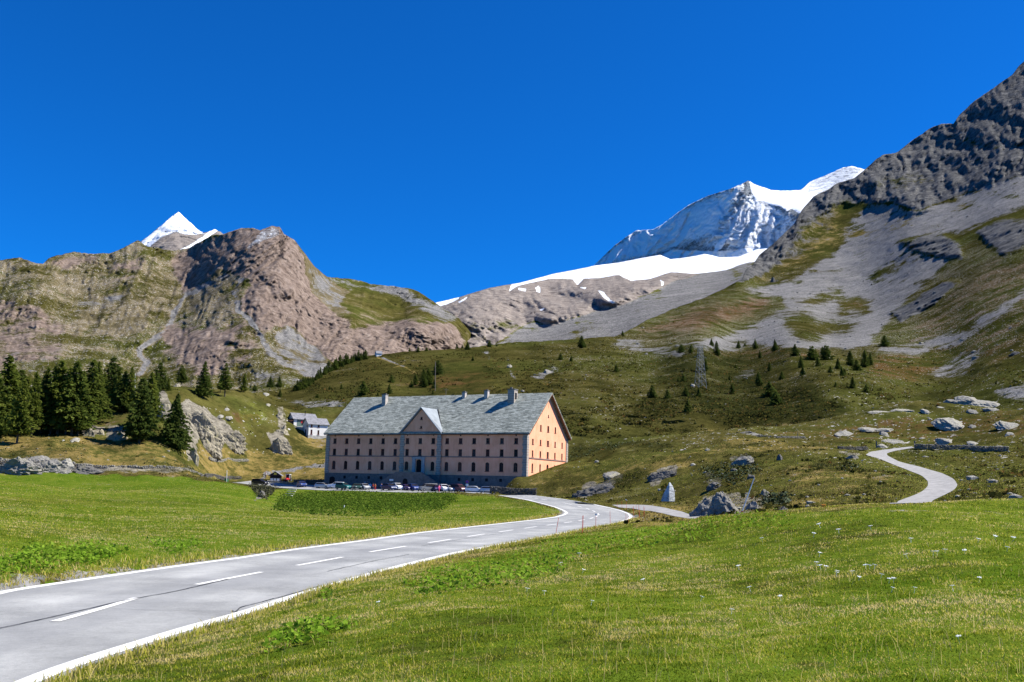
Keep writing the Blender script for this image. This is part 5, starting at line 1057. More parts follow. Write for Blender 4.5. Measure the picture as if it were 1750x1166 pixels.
STK = [(949, 914, 954.7, 885), (994.8, 910.5, 995.5, 881.4), (995.8, 908, 997, 881), (1018, 903.5, 1018.5, 877.5), (1043, 898, 1042.4, 873.7), (1070, 891, 1069.6, 877.8), (1074.5, 894.5, 1073.4, 883), (1083.3, 888.5, 1082.6, 864.6), (1092.5, 886.5, 1091.5, 863.5), (1093.5, 884, 1092, 868),
       (1100.5, 883.5, 1100, 864.5), (1101.5, 881, 1101, 867), (1055, 868.5, 1054.5, 858), (1063, 869, 1062.6, 856.5), (1071, 871, 1070.3, 854.5), (1082, 874, 1081.6, 866.5), (1087.5, 873.5, 1087.2, 863.5)]
ordw = ['first', 'second', 'third', 'fourth', 'fifth', 'sixth', 'seventh', 'eighth', 'ninth', 'tenth', 'eleventh', 'twelfth', 'thirteenth', 'fourteenth', 'fifteenth', 'sixteenth', 'seventeenth', 'eighteenth', 'nineteenth', 'twentieth',
        'twenty-first', 'twenty-second', 'twenty-third', 'twenty-fourth', 'twenty-fifth', 'twenty-sixth', 'twenty-seventh', 'twenty-eighth', 'twenty-ninth', 'thirtieth']
extra = {0: 'thin red snow stake leaning right, leftmost beside the near edge of the road', 3: 'thin red snow stake topped by a round white reflector at the near road edge', 14: 'thin red stake carrying a small tilted white plate beside the side road'}
order = sorted(range(len(STK)), key=lambda i: STK[i][0]); rank = {j: k for k, j in enumerate(order)}
for i, (x0, y0, x1, y1) in enumerate(STK):
    p = visible_z(x0, y0); r_ = math.hypot(p[0], p[1]); q = pt(x1, y1, r_); d = Vector(q)-Vector(p); m = MB(); m.tube((0, 0, -.15), d, .018, .014, 6)
    lab = extra.get(i, '%s thin red snow stake from the left round the road bend' % ordw[rank[i]])
    if i in (3, 14):
        e = empty('snow_stake', p, 0, lab, 'stake', 'red snow stakes round the bend'); m.build('stake', M_stake, e); m = MB()
        if i == 3: m.tube(d+Vector((0, -.02, -.08)), d+Vector((0, .02, -.08)), .07, .07, 14)
        else: m.box(-.16, .16, -.02, .02, -.05, .05, Matrix.Translation(d) @ Matrix.Rotation(.5, 4, 'Y'))
        m.build('reflector' if i == 3 else 'plate', M_whp, e)
    else: o = tag(m.build('snow_stake', M_stake), lab, 'stake', 'red snow stakes round the bend'); o.location = p
p = tuple(float(v) for v in pt(1266, 881, 94)); r_ = math.hypot(p[0], p[1]); d = Vector(pt(1289, 817, r_))-Vector(p)
e = empty('leaning_pole', p, 0, 'long white pole leaning right with a red foot beside the big grey boulder', 'pole'); m = MB(); m.tube(d*.12, d, .055, .04, 8); m.build('shaft', M_whp, e); m = MB(); m.tube(d*-.04, d*.12, .07, .06, 8); m.build('foot', M_stake, e)
for px, y0, y1, R_, lab in [(230.6, 712, 638, 305, 'tall pale bare pole rising among the conifers on the left'), (743.7, 668, 618, None, 'tall dark power pole on the green hillside above the hospice roof'), (387.5, 822, 804, 284, 'short pale signpost at the end of the stone wall left of the kiosk'),
                            (588, 868.5, 863.5, 168, 'tiny white marker post in the meadow below the leafy bank'), (1363, 752, 739, None, 'dark gate post left of the winding hill track')]:
    p = Vector(pt(px, y0, R_)) if R_ else P_near(px, y0)
    if R_: p.z = min(p.z, float(gz(p.x, p.y, GZS)))
    r_ = math.hypot(p.x, p.y); q = Vector(pt(px+.4, y1, r_)); m = MB(); w_ = .09 if r_ < 400 else .22; m.tube((0, 0, -.5), q-p, w_, w_*.8, 7); o = tag(m.build('pole', M_polew if 'dark' in lab else M_whp), lab, 'pole'); o.location = p
p = P_near(762, 675); r_ = math.hypot(p.x, p.y); e = empty('power_pole', p, .2, 'short power pole with a crossbar just behind the hospice roof', 'pole'); m = MB(); m.tube((0, 0, -.5), (0, 0, 11*r_/1650), .16, .12, 7); m.build('shaft', M_polew, e); m = MB(); m.box(-1.3, 1.3, -.1, .1, 8.3*r_/1650, 8.9*r_/1650); m.build('crossbar', M_polew, e)
for px, lab in ((1360.5+203, 'dark wooden post at the left end of the dry stone wall by the hill track'), (1498, 'dark wooden post standing left of the top of the hill track')):
    p = P_near(px, 765); m = MB(); m.box(-.12, .12, -.12, .12, -.3, 1.5); o = tag(m.build('gate_post', M_polew), lab, 'post'); o.location = p
# green bin by the wall
p = Vector(pt(387, 820.5, 288)); p.z = float(gz(p.x, p.y, GZS)); e = empty('bin', p, 0, 'small green litter bin at the far side of the road left of the kiosk', 'bin'); m = MB(); m.box(-.45, .45, -.35, .35, .05, 1.05); m.build('body', plain('green_plastic', (.01, .16, .05), .05, 3, .4), e, bevel=.06)
m = MB(); m.prism([(-.42, 1.052), (.42, 1.052), (.36, 1.2), (-.36, 1.25)], -.5, .5, 'x'); m.build('lid', plain('dark_green_plastic', (.01, .09, .03), .05, 3, .4), e)
# yellow box in the grass
p = Vector(pt(1407, 868, 78)); p = Vector(visible_z(1407, 868.2) or p); m = MB(); m.box(-.07, .07, -.05, .05, 0, .12); o = m.build('marker_box', plain('orange_plastic', (.85, .32, .03), .05, 3, .5), bevel=.01); o.location = p; tag(o, 'small orange marker box in the grass behind the foreground meadow', 'marker')
# step stones down the bank
for i, (px, py) in enumerate([(500, 837.6), (497.5, 840.6), (495, 844.5), (492, 848)]):
    p = on_lot(px, py); m = MB(); m.box(-1.0, 1.0, -.3, .3, -.1, .16); o = m.build('stone_step', plain('pale_step_stone', (.5, .5, .48), .1, 3), bevel=.03); o.location = p; o.rotation_euler = (0, 0, -.1*i)
    tag(o, ['topmost', 'second', 'third', 'lowest'][i]+' pale stone step on the grass bank left of the leafy patch', 'step', 'stone steps down the bank')
# lattice pylon
p = P_near(1197, 663); r_ = math.hypot(p.x, p.y); Hh = 75*r_/1650; e = empty('pylon', p, .35, 'grey steel lattice pylon with arms standing among conifers on the moor', 'pylon'); bw, tw = Hh*.10, Hh*.035; tk = Hh*.0030
legs = []
for sx in (-1, 1):
    for sy in (-1, 1):
        a_ = Vector((sx*bw, sy*bw, -.5)); b_ = Vector((sx*tw, sy*tw, Hh*.96)); m = MB(); m.tube(a_, b_, tk*1.3, tk, 4); m.build('leg', M_steel, e); legs.append((a_, b_))
m = MB(); lv = [0, .17, .32, .45, .56, .66, .75, .83, .9, .96]
for (i, j) in ((0, 1), (1, 3), (3, 2), (2, 0)):
    for a_, b_ in zip(lv[:-1], lv[1:]):
        A, B = legs[i][0].lerp(legs[i][1], a_), legs[j][0].lerp(legs[j][1], b_); m.tube(A, B, tk*.7, tk*.7, 3); A, B = legs[j][0].lerp(legs[j][1], a_), legs[i][0].lerp(legs[i][1], b_); m.tube(A, B, tk*.7, tk*.7, 3)
        A, B = legs[i][0].lerp(legs[i][1], b_), legs[j][0].lerp(legs[j][1], b_); m.tube(A, B, tk*.6, tk*.6, 3)
m.build('bracing', M_steel, e)
for k_, ln in ((.95, .17), (.70, .15)):
    z = Hh*k_; m = MB()
    for sx in (-1, 1): m.tube((sx*tw, 0, z+Hh*.03), (sx*Hh*ln, 0, z), tk, tk*.7, 4); m.tube((sx*tw, 0, z-Hh*.02), (sx*Hh*ln, 0, z), tk, tk*.7, 4); m.tube((sx*Hh*ln, 0, z), (sx*Hh*ln, 0, z-Hh*.04), tk*.8, tk*.8, 4)
    m.build('cross_arm', M_steel, e)
# ================================================================== ROCKS AND WALLS
def mk_rock(name, pale, lichen=(.40, .37, .22), sc=1.0):
    t = NT(name); n = t.noise(1.4*sc, 7, .7, dist=.3); f2 = t.noise(7*sc, 5, .75); v = t.voro(.9*sc, 'DISTANCE_TO_EDGE', vec=t.mapping(t.pos, (1, 1, 1.8), (.3, .2, 0)))
    c = t.ramp(t.math('MULTIPLY_ADD', n, .6, t.math('MULTIPLY', f2, .4)), [(.3, tuple(x*.35 for x in pale)), (.47, tuple(x*.8 for x in pale)), (.65, tuple(min(1, x*1.25) for x in pale))])
    c = t.mix(t.math('MULTIPLY', t.rng(t.noise(.9*sc, 5, .7), .52, .66), .55), c, lichen); crack = t.rng(t.math('ADD', v, t.math('MULTIPLY', f2, .03)), .045, .015)
    c = t.mix(t.math('MULTIPLY', crack, .7), c, (.04, .038, .035))
    return t.done(c, t.bump(t.math('ADD', n, t.math('MULTIPLY', f2, .35)), .22, 1.0), .95, .02)
M_rock = mk_rock('lichen_rock', (.24, .23, .21)); M_rockp = mk_rock('pale_rock', (.34, .325, .285), (.38, .35, .20)); M_rockd = mk_rock('dark_rock', (.14, .135, .13), (.16, .15, .09))
M_tan = mk_rock('tan_rock', (.33, .295, .225), (.30, .28, .13))
M_stone = mk_rock('monument_stone', (.50, .53, .55), (.5, .52, .5), .7)
def rock_mesh(name, dims, seed, sub=4, rough=.28, flat=.0, tilt=0.0, point=0.0, steps=0.0):
    bm = bmesh.new(); bmesh.ops.create_icosphere(bm, subdivisions=sub, radius=1.0)
    co = np.array([v.co[:] for v in bm.verts]); n_ = co.copy()
    # planar cuts give facets
    rg = np.random.default_rng(seed)
    for _ in range(11):
        d = rg.normal(size=3); d[2] = abs(d[2])*.8; d /= np.linalg.norm(d); k = rg.uniform(.55, .85); s_ = co@d; over = np.maximum(s_-k, 0); co = co-over[:, None]*d*.92
    r = 1+rough*fbm(co[:, 0]*1.7+seed, co[:, 1]*1.7, co[:, 2]*2.4, oct=5, seed=seed, ridge=True, gain=.6)*.75+rough*.28*fbm(co[:, 0]*6, co[:, 1]*6+seed, co[:, 2]*8, oct=3, seed=seed+3)
    co = co*r[:, None]
    if point: s_ = 1-point*np.clip((co[:, 2]+.2), 0, 1.2)/1.2; co[:, 0] *= s_; co[:, 1] *= s_
    if steps: co[:, 2] += steps*.5*np.round(co[:, 2]/steps)-steps*.25*0
    co = co*np.array(dims)/2; 
    if tilt: c_, s_ = math.cos(tilt), math.sin(tilt); x, z = co[:, 0]*c_-co[:, 2]*s_, co[:, 0]*s_+co[:, 2]*c_; co[:, 0], co[:, 2] = x, z
    for v, c in zip(bm.verts, co): v.co = c
    me = bpy.data.meshes.new(name); bm.to_mesh(me); bm.free(); return me
ROCKS = [  # px, py base, w px, h px, material, options, name, label
 (1655, 689, 38, 12, 'p', {}, 'broad low pale boulder in the middle of the cluster on the right-hand moor'), (1627, 691, 22, 9, 'r', {}, 'grey boulder at the left end of the boulder cluster on the right-hand moor'),
 (1686, 698, 40, 15, 'p', {}, 'long pale boulder at the right end of the boulder cluster on the right-hand moor'), (1694, 704, 24, 7, 'r', {}, 'low grey boulder under the long pale one on the moor'), (1663, 707, 16, 7, 'r', {}, 'small boulder just below the boulder cluster on the moor'),
 (1623, 732, 42, 17, 'p', {}, 'isolated broad domed pale boulder below the cluster on the moor'), (1663, 733, 11, 7, 'r', {}, 'small round boulder right of the broad domed boulder'), (1729, 735, 42, 12, 'p', {}, 'pale boulder near the right frame edge above the wall'),
 (1729, 748, 17, 8, 'p', {}, 'small pale boulder just under the one near the right frame edge'), (1444, 746, 32, 9, 'p', {}, 'pale flat boulder left of the long slabs, above the hill track'), (1485, 737, 32, 5, 'p', {}, 'long thin pale slab right of the flat boulder on the moor'),
 (1512, 737, 28, 5, 'p', {}, 'second long thin pale slab farther right on the moor'), (1510, 746, 13, 8, 'r', {}, 'small knobbly grey rock above the top of the hill track'), (1526, 759, 32, 8, 'p', {}, 'pale slab right above the upper end of the hill track'),
 (1507, 765, 16, 5, 'p', {}, 'little pale slab touching the upper bend of the hill track'), (1615, 760, 22, 10, 'p', {}, 'pale boulder behind the left part of the dry stone wall'), (1663, 761, 15, 6, 'p', {}, 'pale boulder behind the middle of the dry stone wall'),
 (1712, 769, 18, 6, 'p', {}, 'pale stone at the right end of the dry stone wall'), (1576, 751, 9, 3, 'p', {}, 'tiny pale stone above the left end of the dry stone wall'), (1542, 705, 34, 6, 'p', {}, 'pale slab on the skyline of the near moor'), (1505, 707, 40, 4, 'p', {}, 'thin pale slab on the skyline of the near moor'),
 (1581, 706, 13, 6, 'p', {}, 'small pale rock right of the skyline slab'), (1606, 699, 12, 4, 'p', {}, 'tiny rock just left of the boulder cluster'), (1321, 482, 9, 9, 'd', {}, 'lone dark boulder high on the scree slope'), (1735, 606, 22, 6, 'd', {}, 'dark boulder on the slope near the right frame edge'),
 (870, 628, 9, 5, 'r', {}, 'grey boulder in the gully above the hospice chimney'), (935, 638, 12, 7, 'r', {}, 'grey rock on the hillside above the hospice roof end'), (1184, 661, 7, 6, 'p', {}, 'white stone at the left foot of the pylon'),
 (1011+0, 845, 78, 25, 'd', {'tilt': .42, 'rough': .5, 'dep': .5}, 'dark slanting rock outcrop rising right from the roadside grass'), (1046, 818, 26, 10, 'r', {}, 'grey ledge just above the slanting dark outcrop'), (1128, 818, 56, 17, 'd', {'tilt': .5, 'rough': .5, 'dep': .5}, 'second slanting rock outcrop on the knoll behind the standing stone'),
 (1206, 874, 44, 24, 'r', {'tilt': .25, 'R': 103}, 'low grey boulder on the left of the big pointed boulder'), (1241, 883, 54, 44, 'r', {'rough': .3, 'point': .12, 'R': 98, 'dep': .9}, 'big pointed boulder half lit and half in shade behind the meadow'), (1222, 834, 30, 17, 'd', {'rough': .4}, 'dark rock recess on the knoll behind the big boulder'),
 (1284, 878, 30, 20, 'r', {'rough': .4, 'R': 97}, 'weathered rock behind the leaning white pole'), (1338, 878, 28, 17, 'd', {'rough': .4, 'R': 86}, 'dark rock at the edge of the foreground meadow, right of the leaning pole'), (1309, 851, 20, 15, 'r', {'rough': .4}, 'jagged little rock above the leaning pole'),
 (1268, 792, 32, 13, 'r', {'tilt': .3}, 'grey ledge near the top of the knoll'), (1332, 787, 12, 11, 'd', {}, 'small dark rock on top of the knoll'), (1455, 789, 28, 13, 'r', {'tilt': -.35}, 'slanting grey slab left of the hill track'), (1284, 820, 22, 16, 'd', {}, 'dark rock in the heather above the leaning pole'),
 (1388, 862, 12, 4, 'p', {}, 'flat pale stone beside the orange marker'), (1255, 805, 16, 9, 'd', {}, 'dark heathery rock in the middle of the knoll'), (1290, 741+7, 40, 7, 'r', {}, 'low pale slab behind the far left dry stone wall'),
 # left
 (345, 745, 100, 62, 'l', {'tilt': -.55, 'rough': .42, 'dep': .45}, 'great pale rock face with a crag top beside the dark fir on the left'), (392, 757, 58, 34, 'l', {'tilt': -.5, 'rough': .45, 'dep': .45}, 'lower right shoulder of the great pale rock face'), (278, 716, 40, 50, 'l', {'rough': .45, 'dep': .5}, 'pale rocky crag behind the dark fir'),
 (330, 786, 20, 38, 'l', {'rough': .45}, 'narrow pale rock rib below the great rock face'), (478, 716, 18, 22, 'l', {'rough': .4}, 'upper pale crag left of the chalet'), (482, 740, 26, 20, 'l', {'rough': .4}, 'middle pale crag below the chalet'),
 (476, 773, 44, 36, 'l', {'rough': .5, 'dep': .5}, 'broad pale crag at the foot of the slope below the chalet'), (387, 702, 9, 4, 'p', {}, 'small white stone high on the green knoll'), (376, 714, 10, 5, 'p', {}, 'small stone below the white one on the green knoll'), (389, 717, 14, 5, 'p', {}, 'flat stone on the green knoll'),
 (454, 676, 10, 5, 'p', {}, 'white stone on the skyline of the knoll'), (457, 694, 8, 4, 'p', {}, 'white stone right of the green knoll'), (302, 664, 14, 11, 'l', {}, 'pale crag top between the conifers on the skyline'), (152, 745, 20, 20, 'l', {'rough': .4}, 'pale rock among the tree trunks on the left'),
 (172, 744, 15, 15, 'l', {}, 'second pale rock among the tree trunks'), (200, 750, 38, 22, 'l', {'tilt': .4}, 'grey slab under the mossy mound left of the dark fir'), (52, 764, 18, 5, 'p', {}, 'flat pale stone in the dry grass below the trees'), (109, 756, 7, 4, 'p', {}, 'little stone in the dry grass'), (126, 757, 13, 8, 'p', {}, 'twin-topped stone in the dry grass'),
 (30, 806, 60, 20, 'r', {'rough': .5}, 'leftmost broken rock heap at the meadow edge'), (88, 805, 50, 20, 'r', {'rough': .5, 'tilt': .2}, 'long tilted pale rock at the far edge of the meadow'), (112, 803, 26, 16, 'p', {'rough': .4}, 'blocky pale rock ending the rock heap at the meadow edge'), (146, 806, 52, 15, 'd', {'rough': .5}, 'dark bank rock between the rock heap and the stone wall'),
 (62, 789, 30, 8, 'r', {}, 'half buried rock above the rock heap'), (448, 851, 18, 18, 'd', {'rough': .5}, 'dark rock in the bushes under the off-road car'),
]
for i, (px, py, w, h, mt, op, lab) in enumerate(ROCKS):
    if mt in 'ld' and w > 14: h *= .62 if mt == 'l' else .7; w *= .8
    p = Vector(pt(px, py, op['R'])) if 'R' in op else P_near(px, py-.5*(py > 700)); r_ = math.hypot(p.x, p.y); s_ = r_/1650; ww, hh = w*s_, h*s_
    dom = mt in 'pr' and not op
    me = rock_mesh('boulder', (ww*1.1, hh*3.4 if dom else ww*op.get('dep', .8)*1.15, hh*(1.0 if dom else 1.9)), 100+i, 5 if w > 34 else 4 if w > 16 else 3, op.get('rough', .3), tilt=-op.get('tilt', 0)*-1 if op.get('tilt') else 0, point=op.get('point', 0))
    nm = 'rock_outcrop' if w > 40 and h > 15 else 'boulder'
    o = link(nm, me, {'p': M_rockp, 'r': M_rock, 'd': M_rockd, 'l': M_tan}[mt], None, False)
    if mt == 'l': o.data.materials[0] = M_tan
    o.location = (p.x, p.y, p.z+(hh*.35 if dom else -hh*.02)); tag(o, lab, 'rock')
    if dom: o.rotation_euler = (math.radians(22), 0, 0)
# standing stone
p = P_near(1140.5, 855.5); r_ = math.hypot(p.x, p.y); s_ = r_/1650
V_ = [(-12, -3.5, -2), (1.5, -8, -2), (13, 0, -2), (4, 8, -2), (-7, 6, -2), (-8, -3.5, 9), (2, -6.5, 12), (12.5, 0, 14), (4, 6, 14), (-5, 4.5, 10), (-1, -2.5, 23), (3, -4, 24), (9.5, 0, 24), (4, 3.5, 23), (3.2, -1, 31), (5, 0, 30)]
Fc = [(0, 1, 6, 5), (1, 2, 7, 6), (2, 3, 8, 7), (3, 4, 9, 8), (4, 0, 5, 9), (5, 6, 11, 10), (6, 7, 12, 11), (7, 8, 13, 12), (8, 9, 13), (9, 5, 10, 13), (10, 11, 14), (11, 12, 15, 14), (12, 13, 15), (13, 10, 14, 15), (4, 3, 2, 1, 0)]
m = MB(); m.add([tuple(c*s_ for c in v) for v in V_], Fc); o = m.build('standing_stone', M_stone); b_ = o.modifiers.new('bevel', 'BEVEL'); b_.width = .08; b_.segments = 2; o.location = p; tag(o, 'tall pointed pale standing stone on the grass beyond the road bend', 'monument')
# dry stone walls: many stones in one wall
STONE_BM = []
for k in range(5):
    bm = bmesh.new(); bmesh.ops.create_icosphere(bm, subdivisions=1, radius=.5); vs = np.array([v.co[:] for v in bm.verts]); rg = np.random.default_rng(k); vs = np.sign(vs)*np.abs(vs)**.6*.62; vs += rg.normal(size=vs.shape)*.05
    STONE_BM.append((vs, np.array([[v.index for v in f.verts] for f in bm.faces]))); bm.free()
def stone_wall(pix, h, th, size, mat, label, R=None, name='stone_wall'):
    pts = [Vector(pt(x, y, r)) for (x, y), r in zip(pix, R)] if R else [P_near(*q) for q in pix]
    P = rs([tuple(p) for p in pts], 400); P[:, 2] = gz(P[:, 0], P[:, 1], GZS); seg = np.concatenate([[0], np.cumsum(np.linalg.norm(np.diff(P[:, :2], axis=0), axis=1))]); L = seg[-1]; rg = np.random.default_rng(int(L*10))
    V, Fq = [], []; nb = 0; z = 0
    while z < h:
        s = 0
        while s < L:
            w = size*rg.uniform(.8, 2.0); hh = size*rg.uniform(.7, 1.1)
            for side in (0, 1):
                f_ = s+w/2
                if f_ > L: break
                c = np.array([np.interp(f_, seg, P[:, k]) for k in range(3)]); d = np.array([np.interp(min(f_+.3, L), seg, P[:, k])-np.interp(max(f_-.3, 0), seg, P[:, k]) for k in range(2)]); d /= np.linalg.norm(d)+1e-9; n_ = np.array([-d[1], d[0]])
                if z > h*.55 and rg.random() < .15: continue
                vs, fs = STONE_BM[rg.integers(5)]; q = vs*np.array([w*1.05, th*.62, hh*1.15])
                a_ = rg.normal()*.12; x = q[:, 0]*math.cos(a_)-q[:, 2]*math.sin(a_); zz = q[:, 0]*math.sin(a_)+q[:, 2]*math.cos(a_)
                off = (side-.5)*th*.55+rg.normal()*.04
                W_ = np.stack([c[0]+x*d[0]+(q[:, 1]+off)*n_[0], c[1]+x*d[1]+(q[:, 1]+off)*n_[1], c[2]+z+hh*.4+zz], 1); V.append(W_); Fq.append(fs+nb); nb += len(vs)
            s += w
        z += size*.82
    o = link(name, np_mesh(name, np.vstack(V), np.vstack(Fq), False), mat); return tag(o, label, 'wall')
stone_wall([(838, 838.6), (860, 841), (885, 844), (916, 846.5)], 1.55, .5, .34, M_rockd, 'dark stone retaining wall beside the road at the right end of the car park', R=[226, 218, 209, 199])
stone_wall([(502, 826), (530, 827.5), (557, 828.5)], 1.2, .5, .34, M_rockd, 'low shaded stone wall between the car park and the grass at the left hospice corner', R=[286, 281, 276])
stone_wall([(457, 822.5), (480, 824.2), (508, 828)], .5, .5, .28, M_rockp, 'low pale stone wall in front of the kiosk', R=[289, 287, 281])
stone_wall([(120, 806), (190, 811), (240, 813), (300, 817), (345, 820)], .9, .8, .38, M_rock, 'long rough stone wall along the far edge of the green meadow', R=[242, 240, 238, 242, 252])
stone_wall([(-30, 806), (20, 805), (70, 805), (125, 806)], 1.1, 1.2, .5, M_rock, 'heaped pale rocks along the far left edge of the meadow', R=[246, 244, 243, 242], name='rock_heap')
stone_wall([(350, 816.5), (375, 818.5), (395, 819.5), (412, 820)], .8, .5, .32, M_rockd, 'short low stone wall beside the road left of the green bin')
stone_wall([(357, 785), (390, 787), (424, 788.5)], .8, .5, .35, M_rockp, 'small pale stone wall on the dry slope below the great rock face')
stone_wall([(1238, 748), (1262, 745), (1280, 742), (1300, 749), (1330, 751), (1376, 751)], .7, .6, .32, M_rock, 'dark dry stone wall rising and dipping along the knoll top')
stone_wall([(1432, 768.5), (1455, 769.5), (1482, 769)], .7, .6, .32, M_rockd, 'short dark stone wall left of the top of the hill track')
stone_wall([(1564, 767), (1600, 768.5), (1650, 770), (1722, 773)], .85, .7, .34, M_rock, 'long dry stone wall right of the hill track')

# ================================================================== TREES
t = NT('conifer_needles'); oi_ = t.n.new('ShaderNodeObjectInfo'); at_ = t.attr('tone'); tn_ = t.sep(at_.outputs['Color'])[0]
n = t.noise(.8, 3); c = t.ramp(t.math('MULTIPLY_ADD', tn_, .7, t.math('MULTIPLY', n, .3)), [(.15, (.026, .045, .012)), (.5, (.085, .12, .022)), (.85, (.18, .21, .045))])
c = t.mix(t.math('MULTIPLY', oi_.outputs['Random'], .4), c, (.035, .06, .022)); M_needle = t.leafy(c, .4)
t = NT('larch_needles'); at_ = t.attr('tone'); tn_ = t.sep(at_.outputs['Color'])[0]; oi_ = t.n.new('ShaderNodeObjectInfo')
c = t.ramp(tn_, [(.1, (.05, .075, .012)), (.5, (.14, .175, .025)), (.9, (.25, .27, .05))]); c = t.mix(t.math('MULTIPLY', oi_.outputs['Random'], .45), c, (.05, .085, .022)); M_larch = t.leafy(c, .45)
M_bark = plain('bark', (.10, .075, .055), .3, 4, .95)
def crown_mesh(seed, H_, rad, clumps, size, base=.12, power=.85, layers=9, droop=.25, sparse=.0):
    rg = np.random.default_rng(seed); Vs, Fs, T = [], [], []; nb = 0
    for i in range(clumps):
        # pick a branch: height by layer with jitter, angle, distance along the branch
        h = base+(1-base)*(1-rg.random()**.62) if i % 5 else base+(1-base)*rg.random()
        lay = (np.floor(h*layers)+rg.normal()*.25+.5)/layers*.35+h*.65
        ang = rg.random()*2*math.pi; wob = 1+.36*math.sin(ang*3+seed+h*9)+.30*math.sin(ang*5+h*21+seed)+.22*rg.normal()
        rr = rad*max(0.02, (1-lay))**power*wob
        low = sstep(base-.02, base+.10, lay); rr *= .45+.55*low
        q = rg.random()**.55
        if rg.random() < sparse and q > .5: continue
        r = rr*q; c_ = np.array([math.cos(ang)*r, math.sin(ang)*r, lay*H_-droop*r+rg.normal()*.10])
        sz = size*(.55+.75*rg.random())*(.55+.45*(1-lay))
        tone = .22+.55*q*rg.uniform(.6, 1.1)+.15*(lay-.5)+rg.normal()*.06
        for k in range(3):
            d1 = np.array([math.cos(ang), math.sin(ang), -.25])+rg.normal(size=3)*.45; d1 /= np.linalg.norm(d1); d2 = np.cross(d1, rg.normal(size=3)); d2 /= np.linalg.norm(d2)
            a_, b_ = d1*sz*.95, d2*sz*.42; Vs += [c_-a_*.6, c_+b_*.8, c_+a_, c_-b_]; Fs.append((nb, nb+1, nb+2, nb+3)); nb += 4; T += [tone]*4
    V = np.array(Vs); me = np_mesh('crown', V, np.array(Fs), False); T = np.clip(np.array(T), 0, 1); vattr(me, 'tone', np.stack([T, T, T, T], 1)); return me
def trunk_mesh(H_, r, seed):
    m = MB(); rg = random.Random(seed); p = Vector((0, 0, -.8)); n_ = 6
    for i in range(n_):
        q = Vector((rg.uniform(-.08, .08)*i, rg.uniform(-.08, .08)*i, H_*.97*(i+1)/n_)); m.tube(p, q, r*(1-i/n_)+.02, r*(1-(i+1)/n_)+.02, 7, False); p = q
    for i in range(14):
        z = H_*rg.uniform(.18, .8); a_ = rg.uniform(0, 6.28); l = H_*.16*(1-z/H_)*1.2+.3; m.tube((0, 0, z), (math.cos(a_)*l, math.sin(a_)*l, z+rg.uniform(-.2, .3)), .05, .02, 4, False)
    me = bpy.data.meshes.new('trunk'); me.from_pydata(m.v, [], m.f); return me
TREE = {}
for k, (H_, rad, cl, sz, base, pw, ly, dr, mat, sp) in {'a': (14, 3.0, 2300, .62, .16, .75, 11, .22, 'L', .3), 'b': (14, 2.6, 2000, .60, .20, .70, 10, .15, 'L', .35), 'c': (14, 3.3, 2500, .66, .12, .8, 12, .3, 'N', .1), 'd': (13, 2.4, 1700, .58, .25, .6, 9, .1, 'L', .4),
                                                            'fir': (12, 3.9, 3200, .62, .03, .95, 12, .35, 'N', .0), 'f': (14, 3.4, 2200, .70, .10, .62, 9, .1, 'N', .15), 'small': (7, 2.0, 900, .55, .05, .72, 7, .1, 'N', 0), 'round': (6, 2.2, 900, .58, .04, .5, 6, .0, 'N', 0), 'slim': (8, 1.7, 900, .52, .05, .8, 8, .15, 'N', 0)}.items():
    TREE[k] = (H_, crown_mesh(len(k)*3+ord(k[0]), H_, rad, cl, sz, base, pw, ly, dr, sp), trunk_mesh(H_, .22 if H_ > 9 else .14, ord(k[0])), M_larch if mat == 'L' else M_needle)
def tree(kind, loc, h, label, group, wide=1.0):
    H_, cm, tm, mat = TREE[kind]; s_ = h/H_; e = empty('conifer', loc, random.uniform(0, 6.28), label, 'tree', group); wide *= random.uniform(.88, 1.22); e.scale = (s_*wide, s_*wide*random.uniform(.9, 1.1), s_); e.rotation_euler[0] = random.uniform(-.035, .035); e.rotation_euler[1] = random.uniform(-.035, .035)
    if not cm.materials: cm.materials.append(mat); tm.materials.append(M_bark)
    o = bpy.data.objects.new('crown', cm); COL.objects.link(o); o.parent = e; o = bpy.data.objects.new('trunk', tm); COL.objects.link(o); o.parent = e
FOREST = [(5, 745, 625, 'a', 1.1), (-14, 750, 640, 'c', 1.1), (28, 763, 664, 'b', 1.1), (18, 740, 645, 'd', 1), (53, 746, 648, 'b', 1), (40, 738, 655, 'a', .9), (70, 738, 640, 'a', 1), (86, 740, 638, 'c', 1), (98, 741, 629, 'a', 1.1), (112, 742, 640, 'b', 1), (122, 743, 630, 'c', 1.05), (133, 742, 645, 'a', 1), (146, 735, 626, 'b', 1), (160, 730, 630, 'a', 1),
          (173, 705, 642, 'd', 1), (187, 694, 618, 'f', 1.1), (200, 704, 634, 'a', 1), (210, 708, 640, 'c', 1), (222, 708, 634, 'b', 1), (238, 757, 655, 'f', 1.0), (252, 735, 645, 'a', 1), (262, 700, 640, 'c', .9), (273, 670, 623, 'f', 1.1), (288, 672, 648, 'a', 1), (310, 656, 627, 'f', 1.25), (346, 682, 621, 'c', 1.0), (384, 680, 624, 'd', 1.15), (376, 672, 640, 'b', .9), (356, 668, 640, 'd', .9),
          (416, 672, 640, 'a', 1.1), (435, 669, 659, 'round', 1), (461, 664, 643.7, 'c', 1), (477, 664, 644, 'c', 1), (62, 700, 650, 'c', 1), (108, 700, 640, 'f', 1), (30, 700, 640, 'f', 1), (150, 700, 640, 'c', 1)]
